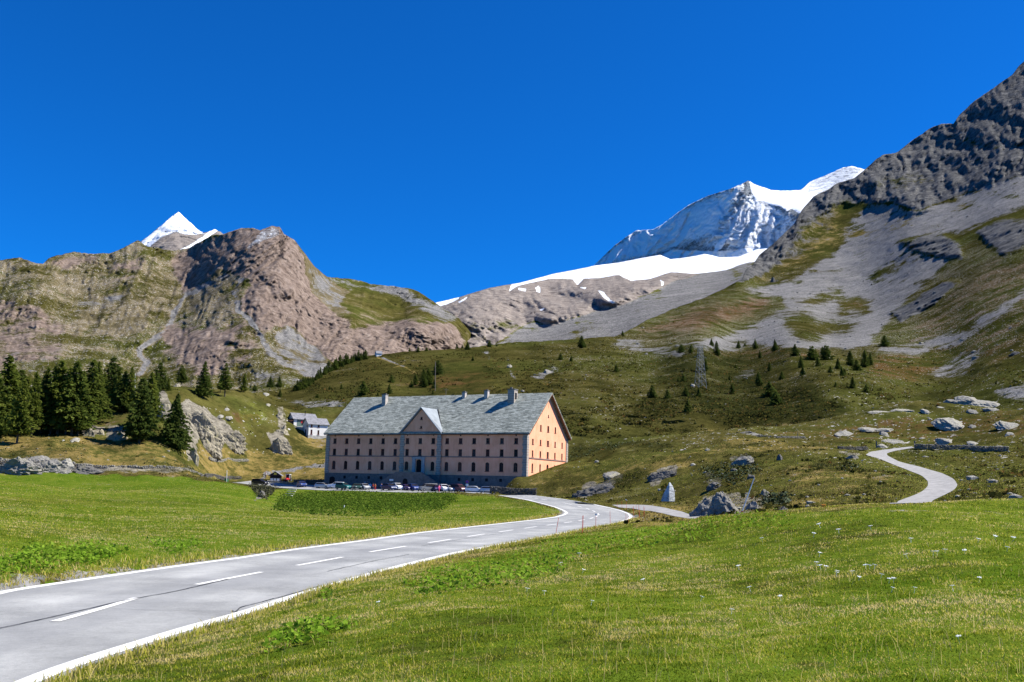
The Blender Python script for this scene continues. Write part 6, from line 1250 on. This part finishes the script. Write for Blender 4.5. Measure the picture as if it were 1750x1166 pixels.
notable = {(356, 668): 'thin larch just right of and behind the dense dark conifer on the knoll', (376, 672): 'smaller larch just left of the feathery larch on the knoll', (288, 672): 'short conifer right of the pointed skyline conifer at the wood edge', (273, 670): 'pointed skyline conifer at the right edge of the wood', (187, 694): 'tallest dark pointed conifer standing on the mossy mound', (238, 757): 'big dark conifer left of the dark fir with its foot in the dry grass', (310, 656): 'round-topped conifer alone on the skyline left of the bare knoll', (346, 682): 'dense dark conifer left of the pair on the bare knoll', (384, 680): 'feathery larch right of the dense dark conifer on the knoll',
           (416, 672): 'small conifer at the right end of the knoll row', (5, 745): 'tall larch at the left frame edge', (28, 763): 'foremost larch with a bare trunk near the left frame edge', (435, 669): 'low round bush-like conifer right of the knoll row', (461, 664): 'left one of the two small conifers left of the hillside', (477, 664): 'right one of the two small conifers left of the hillside'}
fo_ = sorted(FOREST); k = 0
for x, yb_, yt, kd, wd in FOREST:
    p = P_near(max(x, -20), yb_-1) if yb_ > 694 else P_near(max(x, -20), yb_-1)
    r_ = math.hypot(p.x, p.y); h = (yb_-yt)*r_/1650*1.03
    lab = notable.get((x, yb_)) or '%s conifer from the left in the dense wood at the left' % ordw[min(fo_.index((x, yb_, yt, kd, wd)), 29)]
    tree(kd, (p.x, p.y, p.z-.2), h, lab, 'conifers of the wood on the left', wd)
p = P_near(296, 760); r_ = math.hypot(p.x, p.y); tree('fir', (p.x, p.y, p.z-.3), 84*r_/1650, 'broad black-green fir in front of the pale rock face', 'conifers of the wood on the left', 1.05)
LINE = []
for i in range(27):
    f_ = i/26; x = 507+f_*(626-507); yb_ = np.interp(x, [500, 520, 545, 570, 600, 626], [669, 662, 644, 630, 618, 611]); LINE.append((x+random.uniform(-1.5, 1.5), yb_+1.5+random.uniform(-.5, 2.5), random.uniform(13, 22)))
LINE.sort()
for i, (x, yb_, h) in enumerate(LINE):
    p = P_near(x, yb_, 'mountain_slope'); r_ = math.hypot(p.x, p.y); tree('slim' if i % 2 else 'small', (p.x, p.y, p.z-.5), h*r_/1650, '%s small conifer from the left in the row climbing to the chapel' % ordw[i], 'conifers in the row climbing the ridge')
HILL = [(504.6, 668, 657), (542, 680, 672), (478, 678, 664), (563, 666.5, 657.7), (583, 665.5, 655), (621, 675, 651), (669, 654, 640), (665, 673, 655), (645.5, 677, 668), (710, 658, 638), (703, 661.6, 650), (724, 662.5, 630), (732, 658, 630), (741.7, 663.5, 648), (739.8, 674, 665), (714.5, 602, 591), (729, 600, 593), (780.6, 596, 586), (799, 598, 584), (655, 633.5, 629), (621, 636, 631),
        (836, 593, 581), (849, 592, 586), (808, 617, 607), (993, 595, 573), (998, 594, 583), (958, 615, 603), (976, 618, 606), (1053, 635, 622), (1010, 650, 645), (1064, 574, 565), (1164, 603, 588), (1181, 603, 587), (1216, 591, 578), (1225, 608, 583), (1262, 595, 582), (1273, 592, 586), (1291, 596, 579), (1325, 599, 580), (1299, 612, 598), (1359, 608, 588), (1388, 615, 592), (1369, 628, 608),
        (1372, 641, 626), (1315, 634, 619), (1336, 648, 634), (1168, 652, 639), (1159, 652, 643), (1247, 650, 640), (1297, 660, 636), (1114, 680, 657), (1141, 681, 665), (1172, 677, 659), (1194, 678, 661), (1251, 673, 655), (1315, 678, 652), (1326, 692, 669), (1175, 704, 681), (1188, 725, 718), (1206, 634, 612), (1257, 629, 622), (1412, 615, 591), (1398, 626, 610), (1432, 631, 612), (1453, 625, 600),
        (1464, 633, 615), (1478, 628, 600), (1487, 624, 603), (1439, 642, 626), (1457, 663, 644), (1480, 670, 656), (1512, 592, 574), (1428, 661, 651), (1443, 640, 628), (1406, 606, 592), (1419, 637, 625), (748, 640, 616), (700, 600, 593), (790, 595, 588)]
def region(x, y):
    if x < 600: return 'on the slope left above the hospice'
    if x < 760 and y > 620: return 'on the hill above the hospice roof'
    if x < 860: return 'on the ridge line right of the chapel'
    if x < 1075: return 'above the right end of the hospice'
    if y < 617 and x < 1395: return 'along the top of the dark moor'
    if x < 1230: return 'around the foot of the pylon'
    if x < 1395: return 'on the dark moor right of the pylon'
    return 'in the grove right of the dark moor'
reg = {}
for tr in sorted(HILL): reg.setdefault(region(tr[0], tr[1]), []).append(tr)
for i, (x, yb_, yt) in enumerate(HILL):
    p = P_near(x, yb_, 'mountain_slope'); r_ = math.hypot(p.x, p.y); R_ = reg[region(x, yb_)]; k = R_.index((x, yb_, yt)); h = (yb_-yt)
    word = 'tiny' if h < 10 else 'small' if h < 17 else 'taller'
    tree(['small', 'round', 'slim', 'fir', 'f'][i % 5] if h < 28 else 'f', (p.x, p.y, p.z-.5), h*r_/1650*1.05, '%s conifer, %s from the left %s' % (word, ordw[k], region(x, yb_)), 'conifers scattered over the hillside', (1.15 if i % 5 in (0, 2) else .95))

# ================================================================== LEAFY PLANTS, BUSHES, GRASS (stuff)
t = NT('grass_blades'); a_ = t.attr('tone'); r__, g__, b__ = t.sep(a_.outputs['Color'])
gcol = t.ramp(r__, [(0, (.10, .14, .009)), (.26, (.215, .265, .015)), (.48, (.36, .365, .034)), (.70, (.53, .45, .10)), (1, (.66, .52, .23))])
M_grass = t.leafy(gcol, .46)
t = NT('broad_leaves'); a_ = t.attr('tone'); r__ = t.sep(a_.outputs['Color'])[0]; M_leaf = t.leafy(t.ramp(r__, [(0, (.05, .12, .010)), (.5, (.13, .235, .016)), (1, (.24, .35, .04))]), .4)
t = NT('bank_leaves'); a_ = t.attr('tone'); r__ = t.sep(a_.outputs['Color'])[0]; M_bankleaf = t.leafy(t.ramp(r__, [(0, (.016, .034, .006)), (.5, (.065, .115, .013)), (1, (.15, .21, .03))]), .3)
t = NT('moor_grass'); a_ = t.attr('tone'); r__ = t.sep(a_.outputs['Color'])[0]
M_tuss = t.leafy(t.ramp(r__, [(0, (.03, .03, .008)), (.35, (.07, .064, .016)), (.6, (.14, .11, .032)), (1, (.26, .19, .08))]), .35)
GZF = GZ.copy()
def blades(name, az, R, hgt, wid, tone, mat, lean=.5, label=None, cat='grass', ok=None):
    X, Y = np.sin(az)*R, np.cos(az)*R; Z = gz(X, Y, GZF)-.01; n = len(X); rg = np.random.default_rng(n)
    a_ = rg.random(n)*2*np.pi; dx, dy = np.cos(a_), np.sin(a_); b_ = rg.random(n)*2*np.pi; lx, ly = np.cos(b_)*lean*hgt*rg.random(n), np.sin(b_)*lean*hgt*rg.random(n)
    c = np.stack([X, Y, Z], 1); w2 = (wid/2)[:, None]; D = np.stack([dx, dy, 0*dx], 1)
    m1 = c+np.stack([lx*.35, ly*.35, hgt*.55], 1); tp = c+np.stack([lx, ly, hgt*(.9+.1*rg.random(n))], 1)
    V = np.stack([c-D*w2, c+D*w2, m1+D*w2*.75, m1-D*w2*.75, tp], 1).reshape(-1, 3); i = np.arange(n)*5
    me = bpy.data.meshes.new(name); Fq = np.stack([i, i+1, i+2, i+3], 1); Ft = np.stack([i+3, i+2, i+4], 1)
    me.vertices.add(len(V)); me.vertices.foreach_set('co', V.astype(np.float32).ravel()); me.loops.add(n*7); me.loops.foreach_set('vertex_index', np.concatenate([Fq, Ft], 1).astype(np.int32).ravel())
    ls = np.stack([np.arange(n)*7, np.arange(n)*7+4], 1).ravel(); lt = np.tile([4, 3], n); me.polygons.add(2*n); me.polygons.foreach_set('loop_start', ls.astype(np.int32)); me.polygons.foreach_set('loop_total', lt.astype(np.int32)); me.update(calc_edges=True)
    T = np.repeat(np.clip(tone, 0, 1), 5); vattr(me, 'tone', np.stack([T]*4, 1))
    return tag(link(name, me, mat), label, cat, kind='stuff')
def sample(n, az0, az1, R0, R1, power=1.0):
    az = RNG.uniform(az0, az1, n); R = R0*(R1/R0)**RNG.random(n)
    return az, R
def grid_at(arr, X, Y): return gz(X, Y, arr)
DRYG = (W[..., 1]).copy(); LUSHG = W[..., 0].copy(); W_dR, W_dL, W_dS = dR, dL, dS
def keep_off(az, R, m_=.12):
    X, Y = np.sin(az)*R, np.cos(az)*R; return (gz(X, Y, W_dR) < -m_) & (gz(X, Y, W_dL) < -m_) & (gz(X, Y, W_dS) < -m_)
az, R = sample(760000, -.68, .68, 6.2, 245); X, Y = np.sin(az)*R, np.cos(az)*R; ok = keep_off(az, R, -.05); az, R, X, Y = az[ok], R[ok], X[ok], Y[ok]
cl = fbm(X/1.1, Y/1.1, oct=3, seed=91); big = fbm(X/5, Y/5, oct=3, seed=92); dry_ = grid_at(DRYG, X, Y)
tone = .49+.50*big+.42*cl+.55*fbm(X/.30, Y/.30, oct=3, seed=98)+.50*dry_*RNG.random(len(X))+.20*RNG.normal(size=len(X))-.40*(fbm(X/.6, Y/.6, oct=2, seed=97) > .38); hg = (.022+.028*RNG.random(len(X))+.025*np.clip(cl, 0, 1))*(1+.018*np.minimum(R, 75))*(.5+.3*np.clip(fbm(X/.5, Y/.5, oct=2, seed=93)+.5, 0, 1)); wd = .0035+.00065*R
blades('meadow_grass', az, R, hg, wd, tone, M_grass, .9, 'short mixed green and straw coloured meadow grass in the foreground')
# longer grass and straw along the road verge
pts_ = []
for E_, sg in ((EO, 1), (EI, -1)):
    for _ in range(34000):
        i = RNG.integers(20, len(E_)-1); p = E_[i]+(E_[i+1]-E_[i])*RNG.random(); 
        r0 = math.hypot(p[0], p[1])
        if r0 > 110 or p[1] < 5 or RNG.random() > 26/r0*1.2: continue
        o_ = (RNG.random()**1.6)*1.3-.10-.75*max(0, float(fbm(p[1]/3.2, p[0]*0+sg, oct=3, seed=12))-.02)*(sg > 0); q = p[:2]+wn[min(i, len(wn)-1)][:2]*sg*o_; pts_.append(q)
Q = np.array(pts_); az = np.arctan2(Q[:, 0], Q[:, 1]); R = np.hypot(Q[:, 0], Q[:, 1]); n_ = len(Q)
blades('verge_grass', az, R, (.05+.15*RNG.random(n_)**2)*(1+.006*R), .005+.0006*R, .66+.22*RNG.normal(size=n_), M_grass, .9, 'straw coloured taller grass along the edges of the road')
# tall seed stalks
az, R = sample(2600, -.5, .55, 7, 34); ok = keep_off(az, R, .1); az, R = az[ok], R[ok]; n_ = len(az); blades('seed_stalks', az, R, .10+.10*RNG.random(n_), .003+.0002*R, .85+.1*RNG.random(n_), M_grass, .7, 'thin dry stalks standing above the foreground grass')
def leaf_patch(name, polys, n, size, hgt, mat, label, R0, R1, az0=-.6, az1=.6, tone0=.55, soft=8, cat='plants'):
    az, R = sample(n, az0, az1, R0, R1); X, Y = np.sin(az)*R, np.cos(az)*R; Z = gz(X, Y, GZS); px, py = proj(X, Y, Z); m_ = np.zeros(len(X), bool)
    wx = 16*fbm(px/30, py/14, oct=3, seed=33)
    for P_ in polys: m_ |= (sdist(P_, px+wx, py+wx*.3)+soft*RNG.normal(size=len(X))*.6) > 0
    m_ &= keep_off(az, R, .3); X, Y, R = X[m_], Y[m_], R[m_]; k = len(X); hh = hgt*RNG.random(k)*(.6+.5*np.clip(fbm(X/1.5, Y/1.5, oct=2, seed=8)+.4, 0, 1)); Z = gz(X, Y, GZF)+hh
    s_ = size*(.6+.8*RNG.random(k))*np.maximum(1, R/60 if R1 < 80 else 1); nrm = RNG.normal(size=(k, 3))*.55; nrm[:, 2] += 1; nrm /= np.linalg.norm(nrm, axis=1)[:, None]
    a_ = np.cross(nrm, RNG.normal(size=(k, 3))); a_ /= np.linalg.norm(a_, axis=1)[:, None]; b_ = np.cross(nrm, a_); c = np.stack([X, Y, Z], 1); s_ = s_[:, None]
    V = np.stack([c-a_*s_, c-a_*s_*.1+b_*s_*.55, c+a_*s_, c-a_*s_*.1-b_*s_*.55], 1).reshape(-1, 3); F_ = np.arange(4*k).reshape(-1, 4); me = np_mesh(name, V, F_, False)
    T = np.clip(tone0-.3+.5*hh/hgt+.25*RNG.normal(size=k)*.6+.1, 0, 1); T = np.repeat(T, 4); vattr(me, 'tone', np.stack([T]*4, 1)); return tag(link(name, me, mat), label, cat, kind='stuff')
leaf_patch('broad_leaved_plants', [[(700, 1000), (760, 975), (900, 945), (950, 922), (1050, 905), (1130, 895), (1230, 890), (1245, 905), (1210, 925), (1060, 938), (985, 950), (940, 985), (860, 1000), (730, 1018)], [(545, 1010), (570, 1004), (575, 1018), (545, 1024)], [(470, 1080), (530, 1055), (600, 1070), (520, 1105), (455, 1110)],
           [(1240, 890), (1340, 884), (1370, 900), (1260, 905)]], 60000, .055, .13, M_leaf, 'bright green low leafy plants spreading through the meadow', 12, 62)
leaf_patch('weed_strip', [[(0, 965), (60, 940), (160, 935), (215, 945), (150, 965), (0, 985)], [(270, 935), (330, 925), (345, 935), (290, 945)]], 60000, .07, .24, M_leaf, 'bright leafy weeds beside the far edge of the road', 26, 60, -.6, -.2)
leaf_patch('leafy_bank', [[(478, 866), (488, 849), (515, 842), (600, 843), (700, 846), (765, 848), (775, 853), (750, 864), (660, 870), (560, 870)]], 110000, .17, .34, M_bankleaf, 'dark leafy perennials covering the bank below the car park', 120, 245, -.28, -.02, .45, 9)
leaf_patch('roadside_scrub', [[(432, 834), (452, 833), (474, 836), (470, 846), (450, 852), (440, 850)]], 24000, .22, 1.0, plain('dark_scrub_leaves', (.055, .055, .018), .5, 1, .8), 'dark scrubby bushes under the off-road car left of the leafy bank', 150, 262, -.32, -.2, .4, 2)
leaf_patch('juniper_scrub', [[(975, 757), (1050, 754), (1120, 758), (1060, 765), (1000, 782), (975, 788)], [(1200, 800), (1285, 778), (1300, 800), (1255, 828), (1200, 815)], [(1300, 850), (1345, 845), (1350, 866), (1310, 872)], [(245, 790), (330, 797), (340, 810), (250, 806)], [(0, 768), (140, 775), (140, 782), (0, 784)], [(1440, 800), (1462, 797), (1470, 804), (1445, 808)], [(90, 758), (120, 756), (146, 770), (120, 774)]],
           150000, .22, .5, plain('juniper_leaves', (.035, .055, .014), .4, 1, .8), 'low dark juniper scrub scattered over the slopes', 78, 290, -.6, .6, .4, 4)
# moor tussocks
az, R = sample(110000, -.6, .6, 75, 330); X, Y = np.sin(az)*R, np.cos(az)*R; ok = keep_off(az, R, .5) & (gz(X, Y, dT) < -.4) & (gz(X, Y, dH) < 0) & (gz(X, Y, LUSHG) < .62); az, R, X, Y = az[ok], R[ok], X[ok], Y[ok]; n_ = len(X)
blades('moor_tussocks', az, R, (.08+.22*RNG.random(n_)*np.clip(.5+fbm(X/6, Y/6, oct=3, seed=55), .1, 1.3)), .03+.0006*R, .42+.25*fbm(X/9, Y/9, oct=3, seed=51)+.35*gz(X, Y, DRYG)+.16*RNG.normal(size=n_), M_tuss, .6, 'rough tufts of moor grass on the slopes beyond the road')
# white yarrow heads, each its own flower
def flower_mesh():
    m = MB(); m.tube((0, 0, 0), (0, 0, .13), .0025, .002, 4); 
    for i in range(9):
        a_ = i*2.4; r = .006*math.sqrt(i)*2; m.tube((math.cos(a_)*r, math.sin(a_)*r, .128), (math.cos(a_)*r, math.sin(a_)*r, .137), .009, .007, 6)
    return m
fm = flower_mesh(); e0 = None; M_pet = plain('white_petals', (.85, .85, .82), .05, 20, .6)
FL = [(1402, 902), (1434, 912), (1489, 907), (1395, 968), (1403, 973), (1411, 974), (1429, 984), (1429, 981), (1457, 981), (1467, 990), (1480, 970), (1486, 971), (1494, 970), (1505, 986), (1519, 992), (1527, 991), (1523, 1006), (1562, 1006), (1557, 929), (1595, 951), (1602, 951), (1615, 948), (1649, 949), (1671, 929), (1721, 946), (1731, 925), (1673, 990), (1629, 1005),
      (1132, 896), (1141, 895), (1303, 928), (1263, 976), (1283, 1009), (1335, 1024), (1101, 995), (1197, 1028), (995, 980), (930, 1019), (960, 969), (900, 1012), (1390, 919), (1335, 1024), (1700, 923), (1551, 955), (1400, 955), (648, 1034), (1010, 1040), (1250, 1052), (1640, 1100), (990, 955)]
for i, (x, y) in enumerate(FL):
    p = visible_z(x, y)
    if not p or math.hypot(p[0], p[1]) > 60: continue
    s_ = math.hypot(p[0], p[1])/22
    if e0 is None: e0 = fm.build('yarrow', M_pet); o = e0
    else: o = e0.copy(); COL.objects.link(o)
    o.location = (p[0], p[1], float(gz(p[0], p[1], GZF))); o.scale = (max(.5, s_)*1.35,)*2+(max(.6, s_*.75),); o.rotation_euler = (random.uniform(-.3, .3), random.uniform(-.3, .3), random.uniform(0, 6))
    tag(o, 'small white flat-topped yarrow flower in the foreground meadow', 'flower', 'white flowers in the foreground meadow')

# low shrubs and loose stones scattered over the mountain and the moor
t = NT('alpine_shrub_leaves'); a_ = t.attr('tone'); r__ = t.sep(a_.outputs['Color'])[0]
M_shrub = t.leafy(t.ramp(r__, [(0, (.018, .022, .006)), (.35, (.05, .052, .013)), (.7, (.10, .092, .022)), (1, (.15, .085, .028))]), .3)
def clumps(name, C_, size, label, k=9):
    n = len(C_); rg = np.random.default_rng(n); sz = size*(.5+rg.random(n)**2*1.3); c = np.repeat(C_, k, 0); s_ = np.repeat(sz, k)[:, None]
    o_ = rg.normal(size=(n*k, 3))*np.array([.75, .75, .22]); o_[:, 2] = np.abs(o_[:, 2]); c = c+o_*s_; d1 = rg.normal(size=(n*k, 3)); d1 /= np.linalg.norm(d1, axis=1)[:, None]; d2 = np.cross(d1, rg.normal(size=(n*k, 3))); d2 /= np.linalg.norm(d2, axis=1)[:, None]
    q = s_*.42*(.6+.8*rg.random((n*k, 1))); V = np.stack([c-d1*q, c+d2*q*.8, c+d1*q, c-d2*q*.8], 1).reshape(-1, 3); me = np_mesh(name, V, np.arange(4*n*k).reshape(-1, 4), False)
    T = np.repeat(np.clip(np.repeat(rg.random(n)*.75, k)+.18*rg.normal(size=n*k)+.1, 0, 1), 4); vattr(me, 'tone', np.stack([T]*4, 1)); return tag(link(name, me, M_shrub), label, 'plants', kind='stuff')
def stones(name, C_, size, mat, label):
    vs, fs = STONE_BM[0]; n = len(C_); rg = np.random.default_rng(n+1); V, Fq = [], []
    for k, (vs, fs) in enumerate(STONE_BM):
        c = C_[k::5]; m_ = len(c); sz = size*(.35+rg.pareto(2.6, m_)*.6).clip(0, 4)[:, None, None]; a_ = rg.random(m_)*6.28; R_ = np.stack([np.stack([np.cos(a_), -np.sin(a_), 0*a_], -1), np.stack([np.sin(a_), np.cos(a_), 0*a_], -1), np.stack([0*a_, 0*a_, 1+0*a_], -1)], 1)
        q = np.einsum('nij,vj->nvi', R_, vs*np.array([1.2, 1, .75]))*sz+c[:, None]; b0 = sum(len(v) for v in V); V.append(q.reshape(-1, 3)); Fq.append((fs[None]+(np.arange(m_)*len(vs))[:, None, None]).reshape(-1, 3)+b0)
    return tag(link(name, np_mesh(name, np.vstack(V), np.vstack(Fq), False), mat), label, 'stones', kind='stuff')
xs, yb_, yc_, R2, WW, PX_, PY_ = SHEETS['mountain_slope']
nr, nc = R2.shape; n_ = 60000; ri = RNG.integers(2, nr-2, n_); ci = RNG.integers(2, nc-2, n_); px = PX_[ri, ci]+RNG.uniform(-1.1, 1.1, n_); py = PY_[ri, ci]+RNG.uniform(-.9, .9, n_)
cv = WW[ri, ci]; dens = np.clip(.18+1.3*fbm(px/45, py/16, oct=4, seed=141)+.9*cv[:, 7], .02, 1)*(cv[:, 4] < .35)*(cv[:, 5] < .35)*(cv[:, 6] < .1)*np.clip(1.4-R2[ri, ci]/1700, 0, 1)
k = RNG.random(n_) < dens*.85; X, Y, Z = pt(px[k], py[k], R2[ri, ci][k]); clumps('alpine_shrubs', np.stack([X, Y, Z+.1], 1), .8, 'dark and reddish low shrubs scattered over the hillside behind the hospice', 7)
pr = np.clip(cv[:, 5]*.8*(.4+1.2*np.clip(fbm(px/30, py/16, oct=4, seed=151)+.3, 0, 1))+cv[:, 3]*.12+cv[:, 4]*.06, 0, 1); k = (RNG.random(n_) < pr*.5); X, Y, Z = pt(px[k], py[k], R2[ri, ci][k])
stones('scree_blocks', np.stack([X, Y, Z], 1), 1.15, M_rock, 'loose pale blocks lying on the scree of the right-hand mountain')
az, R = sample(26000, -.6, .6, 80, 395); X, Y = np.sin(az)*R, np.cos(az)*R; cvd = gz(X, Y, W[..., 7]); ok = keep_off(az, R, .5) & (gz(X, Y, dT) < -1.5) & (gz(X, Y, dS) < -1.5) & (gz(X, Y, dR) < -2) & (gz(X, Y, dH) < -2) & (gz(X, Y, LUSHG) < .5) & (RNG.random(len(X)) < .03+.4*cvd+.15*np.clip(fbm(X/22, Y/22, oct=4, seed=161), 0, 1)*(gz(X, Y, DRYG) < .6))
X, Y = X[ok], Y[ok]; clumps('moor_shrubs', np.stack([X, Y, gz(X, Y, GZF)+.05], 1), .42, 'low dark heather and juniper clumps on the moor beyond the road', 9)
az, R = sample(3000, -.6, .6, 90, 395); X, Y = np.sin(az)*R, np.cos(az)*R; ok = keep_off(az, R, .5) & (gz(X, Y, dT) < -.6) & (gz(X, Y, dH) < 0) & (gz(X, Y, LUSHG) < .5); X, Y = X[ok], Y[ok]
stones('moor_stones', np.stack([X, Y, gz(X, Y, GZF)], 1), .38, M_rockp, 'small loose stones scattered over the moor beyond the road')
# ================================================================== sky, sun, camera
SUN_AZ, SUN_EL = math.radians(4), math.radians(48)
sd = Vector((math.cos(SUN_AZ)*math.cos(SUN_EL), math.sin(SUN_AZ)*math.cos(SUN_EL), math.sin(SUN_EL)))
sun = bpy.data.objects.new('sun', bpy.data.lights.new('sun', 'SUN')); COL.objects.link(sun)
sun.data.energy = 5.0; sun.data.angle = math.radians(.53); sun.data.color = (1, .95, .85)
sun.rotation_euler = sd.to_track_quat('Z', 'Y').to_euler()
w = bpy.data.worlds.new('World'); SC.world = w; w.use_nodes = True; nt = w.node_tree; bg = nt.nodes['Background']
sky = nt.nodes.new('ShaderNodeTexSky'); sky.sky_type = 'NISHITA'; sky.sun_disc = False; sky.sun_elevation = SUN_EL; sky.sun_rotation = math.radians(90)-SUN_AZ
sky.altitude = 2000; sky.air_density = 1.0; sky.dust_density = 0.1; sky.ozone_density = 3.0
tint = nt.nodes.new('ShaderNodeMix'); tint.data_type = 'RGBA'; tint.blend_type = 'MULTIPLY'; tint.inputs['Factor'].default_value = 1
tint.inputs['B'].default_value = (.03, .47, 1.05, 1)
nt.links.new(sky.outputs[0], tint.inputs['A']); nt.links.new(tint.outputs['Result'], bg.inputs[0]); bg.inputs[1].default_value = .084
cam = bpy.data.objects.new('camera', bpy.data.cameras.new('camera')); COL.objects.link(cam)
cam.data.sensor_width = 36; cam.data.lens = 36*F/1750; cam.data.clip_end = 40000; cam.data.clip_start = .2
cam.matrix_world = Matrix.Rotation(math.radians(90)+PITCH, 4, 'X') @ Matrix.Rotation(ROLL, 4, 'Z')
SC.camera = cam
SC.view_settings.view_transform = 'Standard'; SC.view_settings.look = 'None'; SC.view_settings.exposure = .95; SC.view_settings.gamma = 1
SC.cycles.max_bounces = 5; SC.cycles.diffuse_bounces = 2; SC.cycles.glossy_bounces = 2; SC.cycles.transparent_max_bounces = 6
